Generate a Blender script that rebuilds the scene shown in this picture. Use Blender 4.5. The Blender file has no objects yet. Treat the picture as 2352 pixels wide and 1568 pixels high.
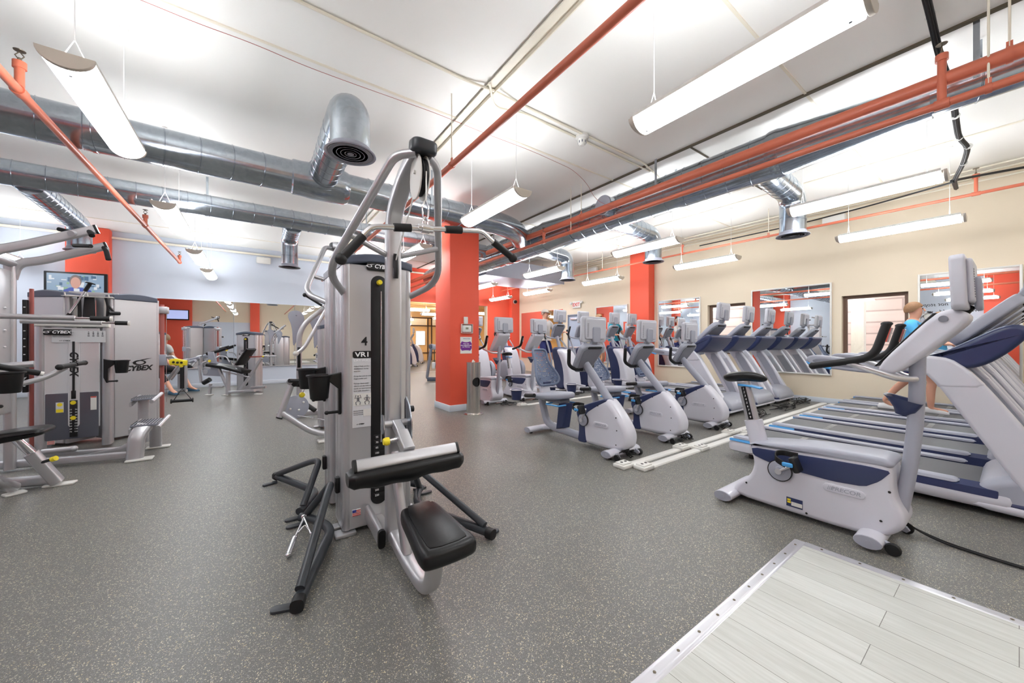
import bpy, bmesh, math, random
from mathutils import Vector as V, Matrix, Euler
random.seed(7)
PI = math.pi
SC = bpy.context.scene
COL = SC.collection
R = math.radians

# ------------------------------------------------------------------ materials
def lin(c):
    o = []
    for v in c:
        v /= 255.0
        o.append(v / 12.92 if v <= 0.04045 else ((v + 0.055) / 1.055) ** 2.4)
    return (*o, 1.0)

class NT:
    """tiny node helper"""
    def __init__(s, m):
        m.use_nodes = True
        s.t = m.node_tree
        s.b = s.t.nodes['Principled BSDF']
    def n(s, kind, **kw):
        nd = s.t.nodes.new(kind)
        for k, v in kw.items():
            if k[0] == '_':
                nd.inputs[k[1:].replace('_', ' ')].default_value = v
            else:
                setattr(nd, k, v)
        return nd
    def l(s, a, b): s.t.links.new(a, b)

def mat(name, c, rough=0.5, metal=0.0, bump=0.0, bscale=200.0, vary=0.0, vscale=3.0, coat=0.0, spec=0.5):
    m = bpy.data.materials.new(name)
    h = NT(m)
    b = h.b
    b.inputs['Base Color'].default_value = lin(c)
    b.inputs['Roughness'].default_value = rough
    b.inputs['Metallic'].default_value = metal
    b.inputs['Coat Weight'].default_value = coat
    b.inputs['Specular IOR Level'].default_value = spec
    tc = h.n('ShaderNodeTexCoord')
    if vary:
        nz = h.n('ShaderNodeTexNoise', _Scale=vscale, _Detail=4.0)
        h.l(tc.outputs['Object'], nz.inputs['Vector'])
        mx = h.n('ShaderNodeMix', data_type='RGBA')
        k = lin(c)
        mx.inputs[6].default_value = tuple(x * (1 - vary) for x in k[:3]) + (1,)
        mx.inputs[7].default_value = tuple(min(1, x * (1 + vary)) for x in k[:3]) + (1,)
        h.l(nz.outputs['Fac'], mx.inputs[0])
        h.l(mx.outputs[2], b.inputs['Base Color'])
    if bump:
        nb = h.n('ShaderNodeTexNoise', _Scale=bscale, _Detail=2.0)
        h.l(tc.outputs['Object'], nb.inputs['Vector'])
        bp = h.n('ShaderNodeBump', _Strength=bump, _Distance=0.002)
        h.l(nb.outputs['Fac'], bp.inputs['Height'])
        h.l(bp.outputs['Normal'], b.inputs['Normal'])
    return m

def emit(name, c, strength):
    m = bpy.data.materials.new(name)
    h = NT(m)
    h.b.inputs['Base Color'].default_value = lin(c)
    h.b.inputs['Emission Color'].default_value = lin(c)
    h.b.inputs['Emission Strength'].default_value = strength
    return m

m_seatslate = mat('slate_seat_frame', (104, 116, 140), 0.4)
m_silver = mat('silver_paint', (193, 193, 196), 0.34, 0.7, vary=0.03)
m_panel = mat('silver_panel', (204, 204, 206), 0.34, 0.6, vary=0.04, vscale=2)
m_dkpanel = mat('smoked_shield', (92, 94, 104), 0.22, 0.2, coat=0.4)
m_clearpanel = mat('clear_shield', (222, 223, 226), 0.2, 0.25, coat=0.4)
m_slate = mat('slate_cap', (80, 88, 104), 0.4)
m_black = mat('black_plastic', (10, 10, 12), 0.4)
m_rubber = mat('black_rubber', (13, 13, 15), 0.55, bump=0.15)
m_vinyl = mat('black_vinyl', (11, 11, 13), 0.36, bump=0.1, bscale=350, spec=0.4)
m_chrome = mat('chrome', (225, 225, 228), 0.12, 1.0)
m_leg = mat('charcoal_powder_coat', (48, 52, 57), 0.38, bump=0.05)
m_white = mat('white_plastic', (208, 208, 217), 0.33, coat=0.15)
m_lgrey = mat('light_grey_plastic', (163, 166, 178), 0.38)
m_grey = mat('grey_plastic', (128, 130, 140), 0.42)
m_navy = mat('navy_plastic', (44, 54, 92), 0.36, coat=0.1)
m_sky = mat('sky_blue_plastic', (74, 160, 224), 0.4)
m_belt = mat('treadmill_belt', (92, 92, 95), 0.5, bump=0.1, bscale=300, vary=0.1)
m_mark = mat('belt_print', (205, 205, 200), 0.6)
m_tvback = mat('screen_shell', (198, 199, 207), 0.4)
m_yellow = mat('yellow_plastic', (240, 218, 40), 0.4)
m_label = mat('placard', (214, 215, 217), 0.5)
m_labeldk = mat('placard_ink', (120, 121, 124), 0.6)
m_ink = mat('black_ink', (14, 14, 15), 0.5)
m_wink = mat('white_ink', (244, 244, 244), 0.5)
m_redink = mat('red_ink', (214, 60, 50), 0.5)
m_blueink = mat('blue_ink', (60, 78, 160), 0.5)
m_lens = emit('lamp_diffuser', (249, 251, 255), 10.0)
m_up = emit('lamp_uplight', (248, 250, 255), 9.0)
m_cap = mat('lamp_end_cap', (206, 198, 186), 0.4, 0.3)
m_cable = mat('white_cable', (232, 232, 228), 0.5)
m_pipe = mat('coral_pipe_paint', (206, 112, 84), 0.4, coat=0.1, vary=0.06)
m_red = mat('coral_red_wall_paint', (236, 92, 66), 0.6, bump=0.04, bscale=90)
m_cream = mat('cream_wall_paint', (228, 214, 190), 0.7, bump=0.04, bscale=90)
m_creamtrim = mat('cream_conduit_paint', (236, 230, 212), 0.5)
m_blue = mat('pale_blue_wall_paint', (206, 214, 226), 0.7, bump=0.04, bscale=90)
m_orange = mat('warm_orange_wall_paint', (255, 214, 150), 0.7)
m_ceil = mat('white_ceiling_paint', (242, 241, 235), 0.6, vary=0.015, vscale=0.7)
m_joint = mat('dark_joint', (92, 84, 68), 0.8)
m_base = mat('baseboard_grey', (206, 213, 222), 0.45)
m_alu = mat('ribbed_aluminium', (222, 222, 226), 0.3, 0.7)
m_screw = mat('screw_steel', (120, 112, 98), 0.4, 0.9)
m_steel = mat('brushed_stainless', (200, 196, 190), 0.26, 1.0, vary=0.1, vscale=4)
m_brown = mat('brown_window_frame', (108, 82, 66), 0.5)
m_doorp = mat('grey_blue_door_paint', (164, 178, 196), 0.5)
m_doorf = mat('door_frame_paint', (112, 122, 138), 0.5)
m_purple = mat('purple_poster', (116, 40, 140), 0.5)
m_plate = mat('off_white_plastic', (226, 225, 219), 0.45)
m_lcd = mat('lcd_olive', (150, 152, 130), 0.3)
m_wood = mat('rack_wood', (160, 120, 80), 0.5)
m_redpost = mat('red_brown_post', (168, 92, 84), 0.45)

def mirror_mat():
    m = bpy.data.materials.new('mirror_glass')
    h = NT(m)
    h.b.inputs['Base Color'].default_value = (0.90, 0.93, 0.93, 1)
    h.b.inputs['Metallic'].default_value = 1.0
    h.b.inputs['Roughness'].default_value = 0.0
    return m
m_mirror = mirror_mat()

def glass_mat():
    m = bpy.data.materials.new('window_glass')
    h = NT(m)
    t = h.n('ShaderNodeBsdfTransparent')
    g = h.n('ShaderNodeBsdfGlossy', _Roughness=0.02)
    f = h.n('ShaderNodeFresnel', _IOR=1.5)
    mx = h.n('ShaderNodeMixShader')
    h.l(f.outputs[0], mx.inputs[0]); h.l(t.outputs[0], mx.inputs[1]); h.l(g.outputs[0], mx.inputs[2])
    h.l(mx.outputs[0], h.t.nodes['Material Output'].inputs[0])
    return m
m_glass = glass_mat()

def galv_mat():
    m = bpy.data.materials.new('galvanised_sheet')
    h = NT(m); b = h.b
    tc = h.n('ShaderNodeTexCoord')
    vo = h.n('ShaderNodeTexVoronoi', _Scale=28.0)
    nz = h.n('ShaderNodeTexNoise', _Scale=3.0, _Detail=5.0)
    h.l(tc.outputs['Object'], vo.inputs['Vector']); h.l(tc.outputs['Object'], nz.inputs['Vector'])
    ad = h.n('ShaderNodeMix', data_type='RGBA', _Factor=0.6)
    h.l(vo.outputs['Color'], ad.inputs[6]); h.l(nz.outputs['Fac'], ad.inputs[7])
    cr = h.n('ShaderNodeValToRGB')
    cr.color_ramp.elements[0].position = 0.25; cr.color_ramp.elements[0].color = lin((168, 177, 186))
    cr.color_ramp.elements[1].position = 0.75; cr.color_ramp.elements[1].color = lin((188, 196, 204))
    h.l(ad.outputs[2], cr.inputs[0]); h.l(cr.outputs[0], b.inputs['Base Color'])
    b.inputs['Metallic'].default_value = 0.95
    mr = h.n('ShaderNodeMapRange', _To_Min=0.16, _To_Max=0.22)
    h.l(nz.outputs['Fac'], mr.inputs[0]); h.l(mr.outputs[0], b.inputs['Roughness'])
    return m
m_galv = galv_mat()

def floor_mat():
    m = bpy.data.materials.new('speckled_rubber_floor')
    h = NT(m); b = h.b
    tc = h.n('ShaderNodeTexCoord')
    wn = h.n('ShaderNodeTexNoise', _Scale=60.0, _Detail=2.0)
    h.l(tc.outputs['Object'], wn.inputs['Vector'])
    va = h.n('ShaderNodeVectorMath', operation='MULTIPLY_ADD')
    va.inputs[1].default_value = (0.02, 0.02, 0.0)
    h.l(wn.outputs['Color'], va.inputs[0]); h.l(tc.outputs['Object'], va.inputs[2])
    def chips(scale, lo, rmax, seed):
        mp = h.n('ShaderNodeMapping'); mp.inputs['Location'].default_value = (seed, seed * 2, 0)
        h.l(va.outputs[0], mp.inputs['Vector'])
        vo = h.n('ShaderNodeTexVoronoi', _Scale=scale)
        h.l(mp.outputs[0], vo.inputs['Vector'])
        sp = h.n('ShaderNodeSeparateColor'); h.l(vo.outputs['Color'], sp.inputs[0])
        a = h.n('ShaderNodeMath', operation='GREATER_THAN'); a.inputs[1].default_value = lo
        h.l(sp.outputs[0], a.inputs[0])
        c = h.n('ShaderNodeMath', operation='LESS_THAN'); c.inputs[1].default_value = rmax
        h.l(vo.outputs['Distance'], c.inputs[0])
        d = h.n('ShaderNodeMath', operation='MULTIPLY')
        h.l(a.outputs[0], d.inputs[0]); h.l(c.outputs[0], d.inputs[1])
        return d
    base = h.n('ShaderNodeTexNoise', _Scale=300.0, _Detail=2.0)
    h.l(tc.outputs['Object'], base.inputs['Vector'])
    cr = h.n('ShaderNodeValToRGB')
    cr.color_ramp.elements[0].position = 0.3; cr.color_ramp.elements[0].color = lin((80, 80, 77))
    cr.color_ramp.elements[1].position = 0.75; cr.color_ramp.elements[1].color = lin((126, 125, 120))
    h.l(base.outputs['Fac'], cr.inputs[0])
    cur = cr.outputs[0]
    for sc, lo, rm, col, sd in ((230, 0.84, 0.42, (206, 198, 172), 1.3), (330, 0.78, 0.45, (146, 146, 143), 5.1), (190, 0.92, 0.4, (186, 172, 138), 9.7)):
        ch = chips(sc, lo, rm, sd)
        mx = h.n('ShaderNodeMix', data_type='RGBA')
        h.l(ch.outputs[0], mx.inputs[0]); h.l(cur, mx.inputs[6]); mx.inputs[7].default_value = lin(col)
        cur = mx.outputs[2]
    h.l(cur, b.inputs['Base Color'])
    b.inputs['Roughness'].default_value = 0.37
    bp = h.n('ShaderNodeBump', _Strength=0.25, _Distance=0.002)
    h.l(base.outputs['Fac'], bp.inputs['Height']); h.l(bp.outputs['Normal'], b.inputs['Normal'])
    return m
m_floor = floor_mat()

def plank_mat():
    m = bpy.data.materials.new('pale_vinyl_planks')
    h = NT(m); b = h.b
    tc = h.n('ShaderNodeTexCoord')
    mp = h.n('ShaderNodeMapping'); mp.inputs['Rotation'].default_value = (0, 0, R(90))
    h.l(tc.outputs['Object'], mp.inputs['Vector'])
    br = h.n('ShaderNodeTexBrick', _Scale=1.0, _Mortar_Size=0.0012, _Brick_Width=0.92, _Row_Height=0.152)
    br.inputs['Color1'].default_value = lin((203, 205, 199)); br.inputs['Color2'].default_value = lin((214, 216, 211))
    br.inputs['Mortar'].default_value = lin((120, 118, 112))
    br.offset = 0.37
    h.l(mp.outputs[0], br.inputs['Vector'])
    m2 = h.n('ShaderNodeMapping'); m2.inputs['Scale'].default_value = (24, 1.6, 1)
    h.l(tc.outputs['Object'], m2.inputs['Vector'])
    nz = h.n('ShaderNodeTexNoise', _Scale=2.2, _Detail=6.0, _Roughness=0.65)
    h.l(m2.outputs[0], nz.inputs['Vector'])
    cr = h.n('ShaderNodeValToRGB')
    cr.color_ramp.elements[0].position = 0.3; cr.color_ramp.elements[0].color = (0.80, 0.80, 0.78, 1)
    cr.color_ramp.elements[1].position = 0.7; cr.color_ramp.elements[1].color = (1, 1, 1, 1)
    h.l(nz.outputs['Fac'], cr.inputs[0])
    mx = h.n('ShaderNodeMix', data_type='RGBA', blend_type='MULTIPLY', _Factor=1.0)
    h.l(br.outputs['Color'], mx.inputs[6]); h.l(cr.outputs[0], mx.inputs[7])
    h.l(mx.outputs[2], b.inputs['Base Color'])
    b.inputs['Roughness'].default_value = 0.45
    return m
m_plank = plank_mat()

def perforated_mat():
    """slotted mesh of the recumbent seat backs: real holes between slate webbing"""
    m = bpy.data.materials.new('slotted_seat_mesh')
    h = NT(m); b = h.b
    b.inputs['Base Color'].default_value = lin((92, 106, 134)); b.inputs['Roughness'].default_value = 0.4
    tc = h.n('ShaderNodeTexCoord')
    mp = h.n('ShaderNodeMapping'); mp.inputs['Scale'].default_value = (80, 34, 34)
    h.l(tc.outputs['Object'], mp.inputs['Vector'])
    vo = h.n('ShaderNodeTexVoronoi', _Scale=1.0, _Randomness=0.55)
    h.l(mp.outputs[0], vo.inputs['Vector'])
    lt = h.n('ShaderNodeMath', operation='LESS_THAN'); lt.inputs[1].default_value = 0.27
    h.l(vo.outputs['Distance'], lt.inputs[0])
    tr = h.n('ShaderNodeBsdfTransparent'); mx = h.n('ShaderNodeMixShader')
    h.l(lt.outputs[0], mx.inputs[0]); h.l(b.outputs[0], mx.inputs[1]); h.l(tr.outputs[0], mx.inputs[2])
    h.l(mx.outputs[0], h.t.nodes['Material Output'].inputs[0])
    return m
m_mesh = perforated_mat()

def brick_mat():
    m = bpy.data.materials.new('pinkish_block_wall')
    h = NT(m); b = h.b
    tc = h.n('ShaderNodeTexCoord')
    mp = h.n('ShaderNodeMapping'); mp.inputs['Rotation'].default_value = (R(90), 0, R(90))
    h.l(tc.outputs['Object'], mp.inputs['Vector'])
    br = h.n('ShaderNodeTexBrick', _Scale=1.0, _Mortar_Size=0.02, _Brick_Width=1.6, _Row_Height=0.28)
    br.inputs['Color1'].default_value = lin((226, 204, 200)); br.inputs['Color2'].default_value = lin((214, 192, 188)); br.inputs['Mortar'].default_value = lin((176, 156, 152))
    h.l(tc.outputs['Generated'], mp.inputs['Vector'])
    mp2 = h.n('ShaderNodeMapping'); mp2.inputs['Scale'].default_value = (1, 1, 1)
    sx = h.n('ShaderNodeSeparateXYZ'); cx = h.n('ShaderNodeCombineXYZ')
    h.l(tc.outputs['Object'], sx.inputs[0]); h.l(sx.outputs[1], cx.inputs[0]); h.l(sx.outputs[2], cx.inputs[1])
    h.l(cx.outputs[0], br.inputs['Vector'])
    h.l(br.outputs['Color'], b.inputs['Base Color'])
    b.inputs['Roughness'].default_value = 0.6
    return m
m_block = brick_mat()

# ------------------------------------------------------------------ mesh builder
def circ(r, n=12, ry=None):
    ry = r if ry is None else ry
    return [(r * math.cos(2 * PI * i / n), ry * math.sin(2 * PI * i / n)) for i in range(n)]

def rrect(w, h, c, n=3):
    c = min(c, w * 0.499, h * 0.499)
    o = []
    for cx, cy, a in ((w / 2 - c, h / 2 - c, 0), (-w / 2 + c, h / 2 - c, 90), (-w / 2 + c, -h / 2 + c, 180), (w / 2 - c, -h / 2 + c, 270)):
        for i in range(n + 1):
            t = R(a + 90 * i / n)
            o.append((cx + c * math.cos(t), cy + c * math.sin(t)))
    return o

def chaikin(p, it=2, q=0.25):
    for _ in range(it):
        o = []
        for i in range(len(p)):
            a, b = p[i], p[(i + 1) % len(p)]
            o.append((a[0] * (1 - q) + b[0] * q, a[1] * (1 - q) + b[1] * q))
            o.append((a[0] * q + b[0] * (1 - q), a[1] * q + b[1] * (1 - q)))
        p = o
    return p

def inset(p, d):
    if d == 0: return list(p)
    area = sum(p[i][0] * p[(i + 1) % len(p)][1] - p[(i + 1) % len(p)][0] * p[i][1] for i in range(len(p)))
    sg = 1 if area > 0 else -1
    o = []
    n = len(p)
    for i in range(n):
        a, b, c = V(p[i - 1]), V(p[i]), V(p[(i + 1) % n])
        e1, e2 = (b - a), (c - b)
        if e1.length < 1e-9 or e2.length < 1e-9:
            o.append(tuple(b)); continue
        e1.normalize(); e2.normalize()
        nn = V((-(e1.y + e2.y), e1.x + e2.x))
        if nn.length < 1e-6: o.append(tuple(b)); continue
        nn.normalize()
        cs = max(0.4, nn.dot(V((-e1.y, e1.x))))
        o.append(tuple(b + nn * (sg * d / cs)))
    for _ in range(24):                 # collapse edges that the offset turned round
        bad = False
        for i in range(n):
            j = (i + 1) % n
            ex, ey = p[j][0] - p[i][0], p[j][1] - p[i][1]
            fx, fy = o[j][0] - o[i][0], o[j][1] - o[i][1]
            if ex * fx + ey * fy < -1e-12:
                m = ((o[i][0] + o[j][0]) / 2, (o[i][1] + o[j][1]) / 2)
                o[i] = o[j] = m; bad = True
        if not bad: break
    return o

def fillet(pts, r, n=5):
    pts = [V(p) for p in pts]
    if not r: return pts
    o = [pts[0]]
    for i in range(1, len(pts) - 1):
        a, b, c = pts[i - 1], pts[i], pts[i + 1]
        d = min(r, (a - b).length * 0.48, (c - b).length * 0.48)
        p, q = b + (a - b).normalized() * d, b + (c - b).normalized() * d
        for k in range(n + 1):
            t = k / n
            o.append(p * (1 - t) ** 2 + b * 2 * t * (1 - t) + q * t * t)
    o.append(pts[-1])
    return o

AX = {'X': lambda u, v, w: (w, u, v), 'Y': lambda u, v, w: (u, w, v), 'Z': lambda u, v, w: (u, v, w)}

class B:
    def __init__(s): s.bm = bmesh.new()
    def loft(s, rings, cap=True, closed=False):
        bm = s.bm
        rs = [[bm.verts.new(p) for p in r] for r in rings]
        n = len(rs[0])
        for a, b in zip(rs, rs[1:] + ([rs[0]] if closed else [])):
            for i in range(n):
                j = (i + 1) % n
                try: bm.faces.new((a[i], a[j], b[j], b[i]))
                except ValueError: pass
        if cap and not closed:
            for r in (rs[0], rs[-1]):
                try: bm.faces.new(r)
                except ValueError: pass
        return s
    def shell(s, poly, w0, w1, bev=0.0, ax='X', seg=3, m=None):
        f = AX[ax]
        if bev:
            st = [(w0 + bev * (1 - math.cos(PI / 2 * i / seg)), bev * (1 - math.sin(PI / 2 * i / seg))) for i in range(seg + 1)]
            sp = 0.0025 if bev > 0.0035 else 0.0
            if sp: st = [(w0, bev + sp)] + st
            st += [(w1 - (a - w0), d) for a, d in reversed(st)]
        else:
            st = [(w0, 0), (w1, 0)]
        rings = [[f(u, v, w) for u, v in inset(poly, d)] for w, d in st]
        if m: rings = [[tuple(m @ V(p)) for p in r] for r in rings]
        return s.loft(rings)
    def box(s, c, z, bev=0.0, rot=None, seg=2):
        m = Matrix.Translation(c) @ (Euler(rot).to_matrix().to_4x4() if rot else Matrix())
        if bev:
            bev = min(bev, min(z) * 0.49)
            p = rrect(z[0], z[1], bev + 0.003, seg)
        else:
            p = [(z[0] / 2, z[1] / 2), (-z[0] / 2, z[1] / 2), (-z[0] / 2, -z[1] / 2), (z[0] / 2, -z[1] / 2)]
        return s.shell(p, -z[2] / 2, z[2] / 2, bev * 0.999, 'Z', seg, m)
    def tube(s, pts, r=0.02, fil=0.0, n=10, up=None, prof=None, cap=True, closed=False, fs=5, taper=None):
        P = fillet(pts, fil, fs) if fil else [V(p) for p in pts]
        prof = prof or circ(r, n)
        N = len(P)
        T = []
        for i in range(N):
            a = P[i - 1] if (i or closed) else P[0]
            b = P[(i + 1) % N] if (i < N - 1 or closed) else P[-1]
            t = (b - a)
            T.append(t.normalized() if t.length > 1e-9 else V((0, 0, 1)))
        if up is not None:
            U = []
            for t in T:
                u = V(up) - t * t.dot(V(up))
                U.append(u.normalized())
        else:
            u = V((0, 0, 1)) if abs(T[0].z) < 0.9 else V((1, 0, 0))
            U = []
            for t in T:
                u = (u - t * t.dot(u)).normalized()
                U.append(u.copy())
        rings = []
        for i in range(N):
            w = T[i].cross(U[i])
            k = taper(i / (N - 1)) if taper else 1.0
            rings.append([tuple(P[i] + U[i] * (a * k) + w * (b * k)) for a, b in prof])
        return s.loft(rings, cap, closed)
    def cyl(s, a, b, r, r2=None, n=16):
        a, b = V(a), V(b)
        r2 = r if r2 is None else r2
        return s.tube([a, b], r, n=n, taper=lambda t: 1 + (r2 / r - 1) * t)
    def lathe(s, prof, c=(0, 0, 0), axis='Z', n=24, rot=None):
        """prof: (radius, height) pairs"""
        M = Matrix.Translation(c)
        if rot: M = M @ Euler(rot).to_matrix().to_4x4()
        elif axis == 'X': M = M @ Matrix.Rotation(PI / 2, 4, 'Y')
        elif axis == 'Y': M = M @ Matrix.Rotation(-PI / 2, 4, 'X')
        rings = []
        for r, z in prof:
            r = max(r, 1e-4)
            rings.append([tuple(M @ V((r * math.cos(2 * PI * i / n), r * math.sin(2 * PI * i / n), z))) for i in range(n)])
        return s.loft(rings)
    def ball(s, c, r, n=12):
        r = (r, r, r) if not hasattr(r, '__len__') else r
        rings = []
        for i in range(1, n):
            t = PI * i / n
            rings.append([(c[0] + r[0] * math.sin(t) * math.cos(2 * PI * k / (n * 2)), c[1] + r[1] * math.sin(t) * math.sin(2 * PI * k / (n * 2)), c[2] + r[2] * math.cos(t)) for k in range(n * 2)])
        return s.loft(rings)
    def quad(s, *p):
        s.bm.faces.new([s.bm.verts.new(q) for q in p]); return s
    def out(s, name, material, parent=None, ang=38, **props):
        bm = s.bm
        bmesh.ops.remove_doubles(bm, verts=bm.verts, dist=2e-6)
        bmesh.ops.recalc_face_normals(bm, faces=bm.faces)
        me = bpy.data.meshes.new(name)
        bm.to_mesh(me); bm.free()
        me.materials.append(material)
        me.polygons.foreach_set('use_smooth', [True] * len(me.polygons))
        me.set_sharp_from_angle(angle=R(ang))
        o = bpy.data.objects.new(name, me)
        COL.objects.link(o)
        if parent is not None: o.parent = parent
        for k, v in props.items(): o[k] = v
        return o

def thing(name, label, cat, loc=(0, 0, 0), rz=0.0, group=None):
    o = bpy.data.objects.new(name, None)
    COL.objects.link(o)
    o.location = loc; o.rotation_euler = (0, 0, rz)
    o.empty_display_size = 0.1
    tag(o, label, cat, group)
    return o
def tag(o, label, cat, group=None):
    o['label'] = label; o['category'] = cat
    if group: o['group'] = group
    return o
KIDS = {}
def copy_tree(o, parent=None):
    c = o.copy(); COL.objects.link(c)
    c.parent = parent
    for ch in list(o.children): copy_tree(ch, c)
    return c
def clone(src, label, loc, rz=None, group=None):
    c = copy_tree(src)
    c.location = loc
    if rz is not None: c.rotation_euler = (0, 0, rz)
    c['label'] = label
    if group: c['group'] = group
    return c
def struct(name, b, m, parent=None):
    o = b.out(name, m, parent)
    if parent is None: o['kind'] = 'structure'
    return o

def text(s, size, loc, rot, m, parent, name='lettering', shear=0.0, align='CENTER', sx=1.0, ext=0.0006, bold=0.0):
    cu = bpy.data.curves.new('t', 'FONT')
    cu.body = s; cu.size = size; cu.align_x = align; cu.align_y = 'CENTER'
    cu.shear = shear; cu.extrude = ext; cu.resolution_u = 3; cu.offset = bold
    t = bpy.data.objects.new('t', cu); COL.objects.link(t)
    dg = bpy.context.evaluated_depsgraph_get()
    me = bpy.data.meshes.new_from_object(t.evaluated_get(dg))
    bpy.data.objects.remove(t); bpy.data.curves.remove(cu)
    M = Matrix.Translation(loc) @ Euler(rot).to_matrix().to_4x4() @ Matrix.Diagonal((sx, 1, 1, 1))
    me.transform(M)
    me.materials.clear(); me.materials.append(m)
    o = bpy.data.objects.new(name, me); COL.objects.link(o)
    me.name = name
    if parent is not None: o.parent = parent
    return o
FY = (R(90), 0, 0)            # reads facing -Y
FX = (R(90), 0, R(-90))       # reads facing -X
FXP = (R(90), 0, R(90))       # reads facing +X
FYP = (R(90), 0, R(180))      # reads facing +Y
# ------------------------------------------------------------------ the setting
XL, XR, YF, YB, ZC = -5.2, 9.1, -4.0, 12.4, 3.8

def holes(u0, u1, v0, v1, hs):
    """cells of a rectangle that are not inside any hole"""
    us = sorted({u0, u1, *[h[0] for h in hs], *[h[1] for h in hs]})
    vs = sorted({v0, v1, *[h[2] for h in hs], *[h[3] for h in hs]})
    for a, b in zip(us, us[1:]):
        run = None
        for c, d in zip(vs, vs[1:]):
            um, vm = (a + b) / 2, (c + d) / 2
            if any(h[0] < um < h[1] and h[2] < vm < h[3] for h in hs):
                if run: yield (a, b, *run); run = None
            else:
                run = (run[0], d) if run else (c, d)
        if run: yield (a, b, *run)

b = B(); b.box(((XL + 14) / 2, (YF + 22.5) / 2, -0.05), (14 - XL, 22.5 - YF, 0.1)); struct('floor', b, m_floor)
# laminate area the camera stands on, with its aluminium edging
b = B(); b.box((1.30, -0.22, 0.004), (2.66, 1.94, 0.008)); struct('floor_laminate', b, m_plank)
def edging(name, a, c, along):
    b = B()
    L = (V(c) - V(a)).length
    mid = (V(a) + V(c)) / 2
    pr = [(-0.032, 0), (-0.026, 0.008), (-0.012, 0.0115), (-0.008, 0.0105), (-0.004, 0.0115), (0, 0.0105), (0.004, 0.0115), (0.008, 0.0105), (0.014, 0.0115), (0.026, 0.011), (0.03, 0.008), (0.03, 0)]
    if along == 'X':
        b.shell([(mid.y - u, v) for u, v in pr], a[0], c[0], 0, 'X')
    else:
        b.shell([(mid.x + u, v) for u, v in pr], a[1], c[1], 0, 'Y')
    o = struct(name, b, m_alu)
    n = int(L / 0.155)
    for i in range(n):
        t = (i + 0.5) / n
        p = V(a) * (1 - t) + V(c) * t
        s = B(); s.lathe([(0, 0.0105), (0.0062, 0.0105), (0.0062, 0.0125), (0.004, 0.014), (0, 0.0142)], (p.x, p.y, 0), n=8)
        s.out('screw', m_screw, o)
    return o
edging('trim_1', (0.0, 0.762, 0), (2.66, 0.762, 0), 'X')
edging('trim_2', (2.642, -1.18, 0), (2.642, 0.735, 0), 'Y')

# ceiling slab, its panel joints and the steel angle
b = B(); b.box(((XL + XR) / 2 + 0.1, (YF + YB) / 2, ZC + 0.06), (XR - XL + 0.5, YB - YF + 0.5, 0.12))
struct('ceiling', b, m_ceil)
k = 3
for y in (-1.2, 1.3, 3.8, 6.3, 8.8, 11.3):
    b = B(); b.box(((XL + XR) / 2, y, ZC - 0.006), (XR - XL, 0.022, 0.012)); struct('trim_%d' % k, b, m_creamtrim); k += 1
for x in (7.35,):
    b = B(); b.box((x, (YF + YB) / 2, ZC - 0.006), (0.03, YB - YF, 0.012)); struct('trim_%d' % k, b, m_creamtrim); k += 1
b = B(); b.box((1.96, (YF + YB) / 2, ZC - 0.02), (0.10, YB - YF, 0.012)); b.box((2.005, (YF + YB) / 2, ZC - 0.035), (0.01, YB - YF, 0.05)); struct('trim_%d' % k, b, m_creamtrim); k += 1
b = B(); b.box((4.72, (YF + YB) / 2, ZC - 0.008), (0.045, YB - YF, 0.016)); struct('trim_%d' % k, b, m_joint); k += 1
b = B(); b.box((5.9, 2.55, ZC - 0.006), (2.35, 0.02, 0.012)); struct('trim_%d' % k, b, m_joint); k += 1

# right wall with two windows
W1, W2 = (3.62, 4.46, 0.9, 2.09), (1.10, 1.96, 0.9, 2.06)
b = B()
for y0, y1, z0, z1 in holes(YF, YB + 0.15, 0, ZC, [W1, W2]):
    b.box((XR + 0.1, (y0 + y1) / 2, (z0 + z1) / 2), (0.2, y1 - y0, z1 - z0))
struct('wall_right', b, m_cream)
for i, (y0, y1, z0, z1) in enumerate((W1, W2), 1):
    b = B(); t = 0.055; x = XR + 0.13
    b.box((x, (y0 + y1) / 2, z1 - t / 2), (0.06, y1 - y0, t)); b.box((x, (y0 + y1) / 2, z0 + t / 2), (0.06, y1 - y0, t))
    b.box((x, y0 + t / 2, (z0 + z1) / 2), (0.06, t, z1 - z0 - 2 * t)); b.box((x, y1 - t / 2, (z0 + z1) / 2), (0.06, t, z1 - z0 - 2 * t))
    w = struct('window_%d' % i, b, m_brown)
    g = B(); g.box((x, (y0 + y1) / 2, (z0 + z1) / 2), (0.006, y1 - y0 - 2 * t, z1 - z0 - 2 * t)); g.out('pane', m_glass, w)
b = B(); b.box((XR - 0.008, (8.47 + YF) / 2, 0.05), (0.016, 8.4 - YF, 0.1), 0.004); struct('baseboard_right', b, m_base)
# corridor seen through the windows
b = B(); b.box((12.6, 3.5, 1.5), (0.1, 9.0, 3.0)); struct('wall_corridor', b, m_block)
b = B(); b.box((11.0, 3.5, 3.05), (3.6, 9.0, 0.1)); struct('ceiling_corridor', b, m_creamtrim)

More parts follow.
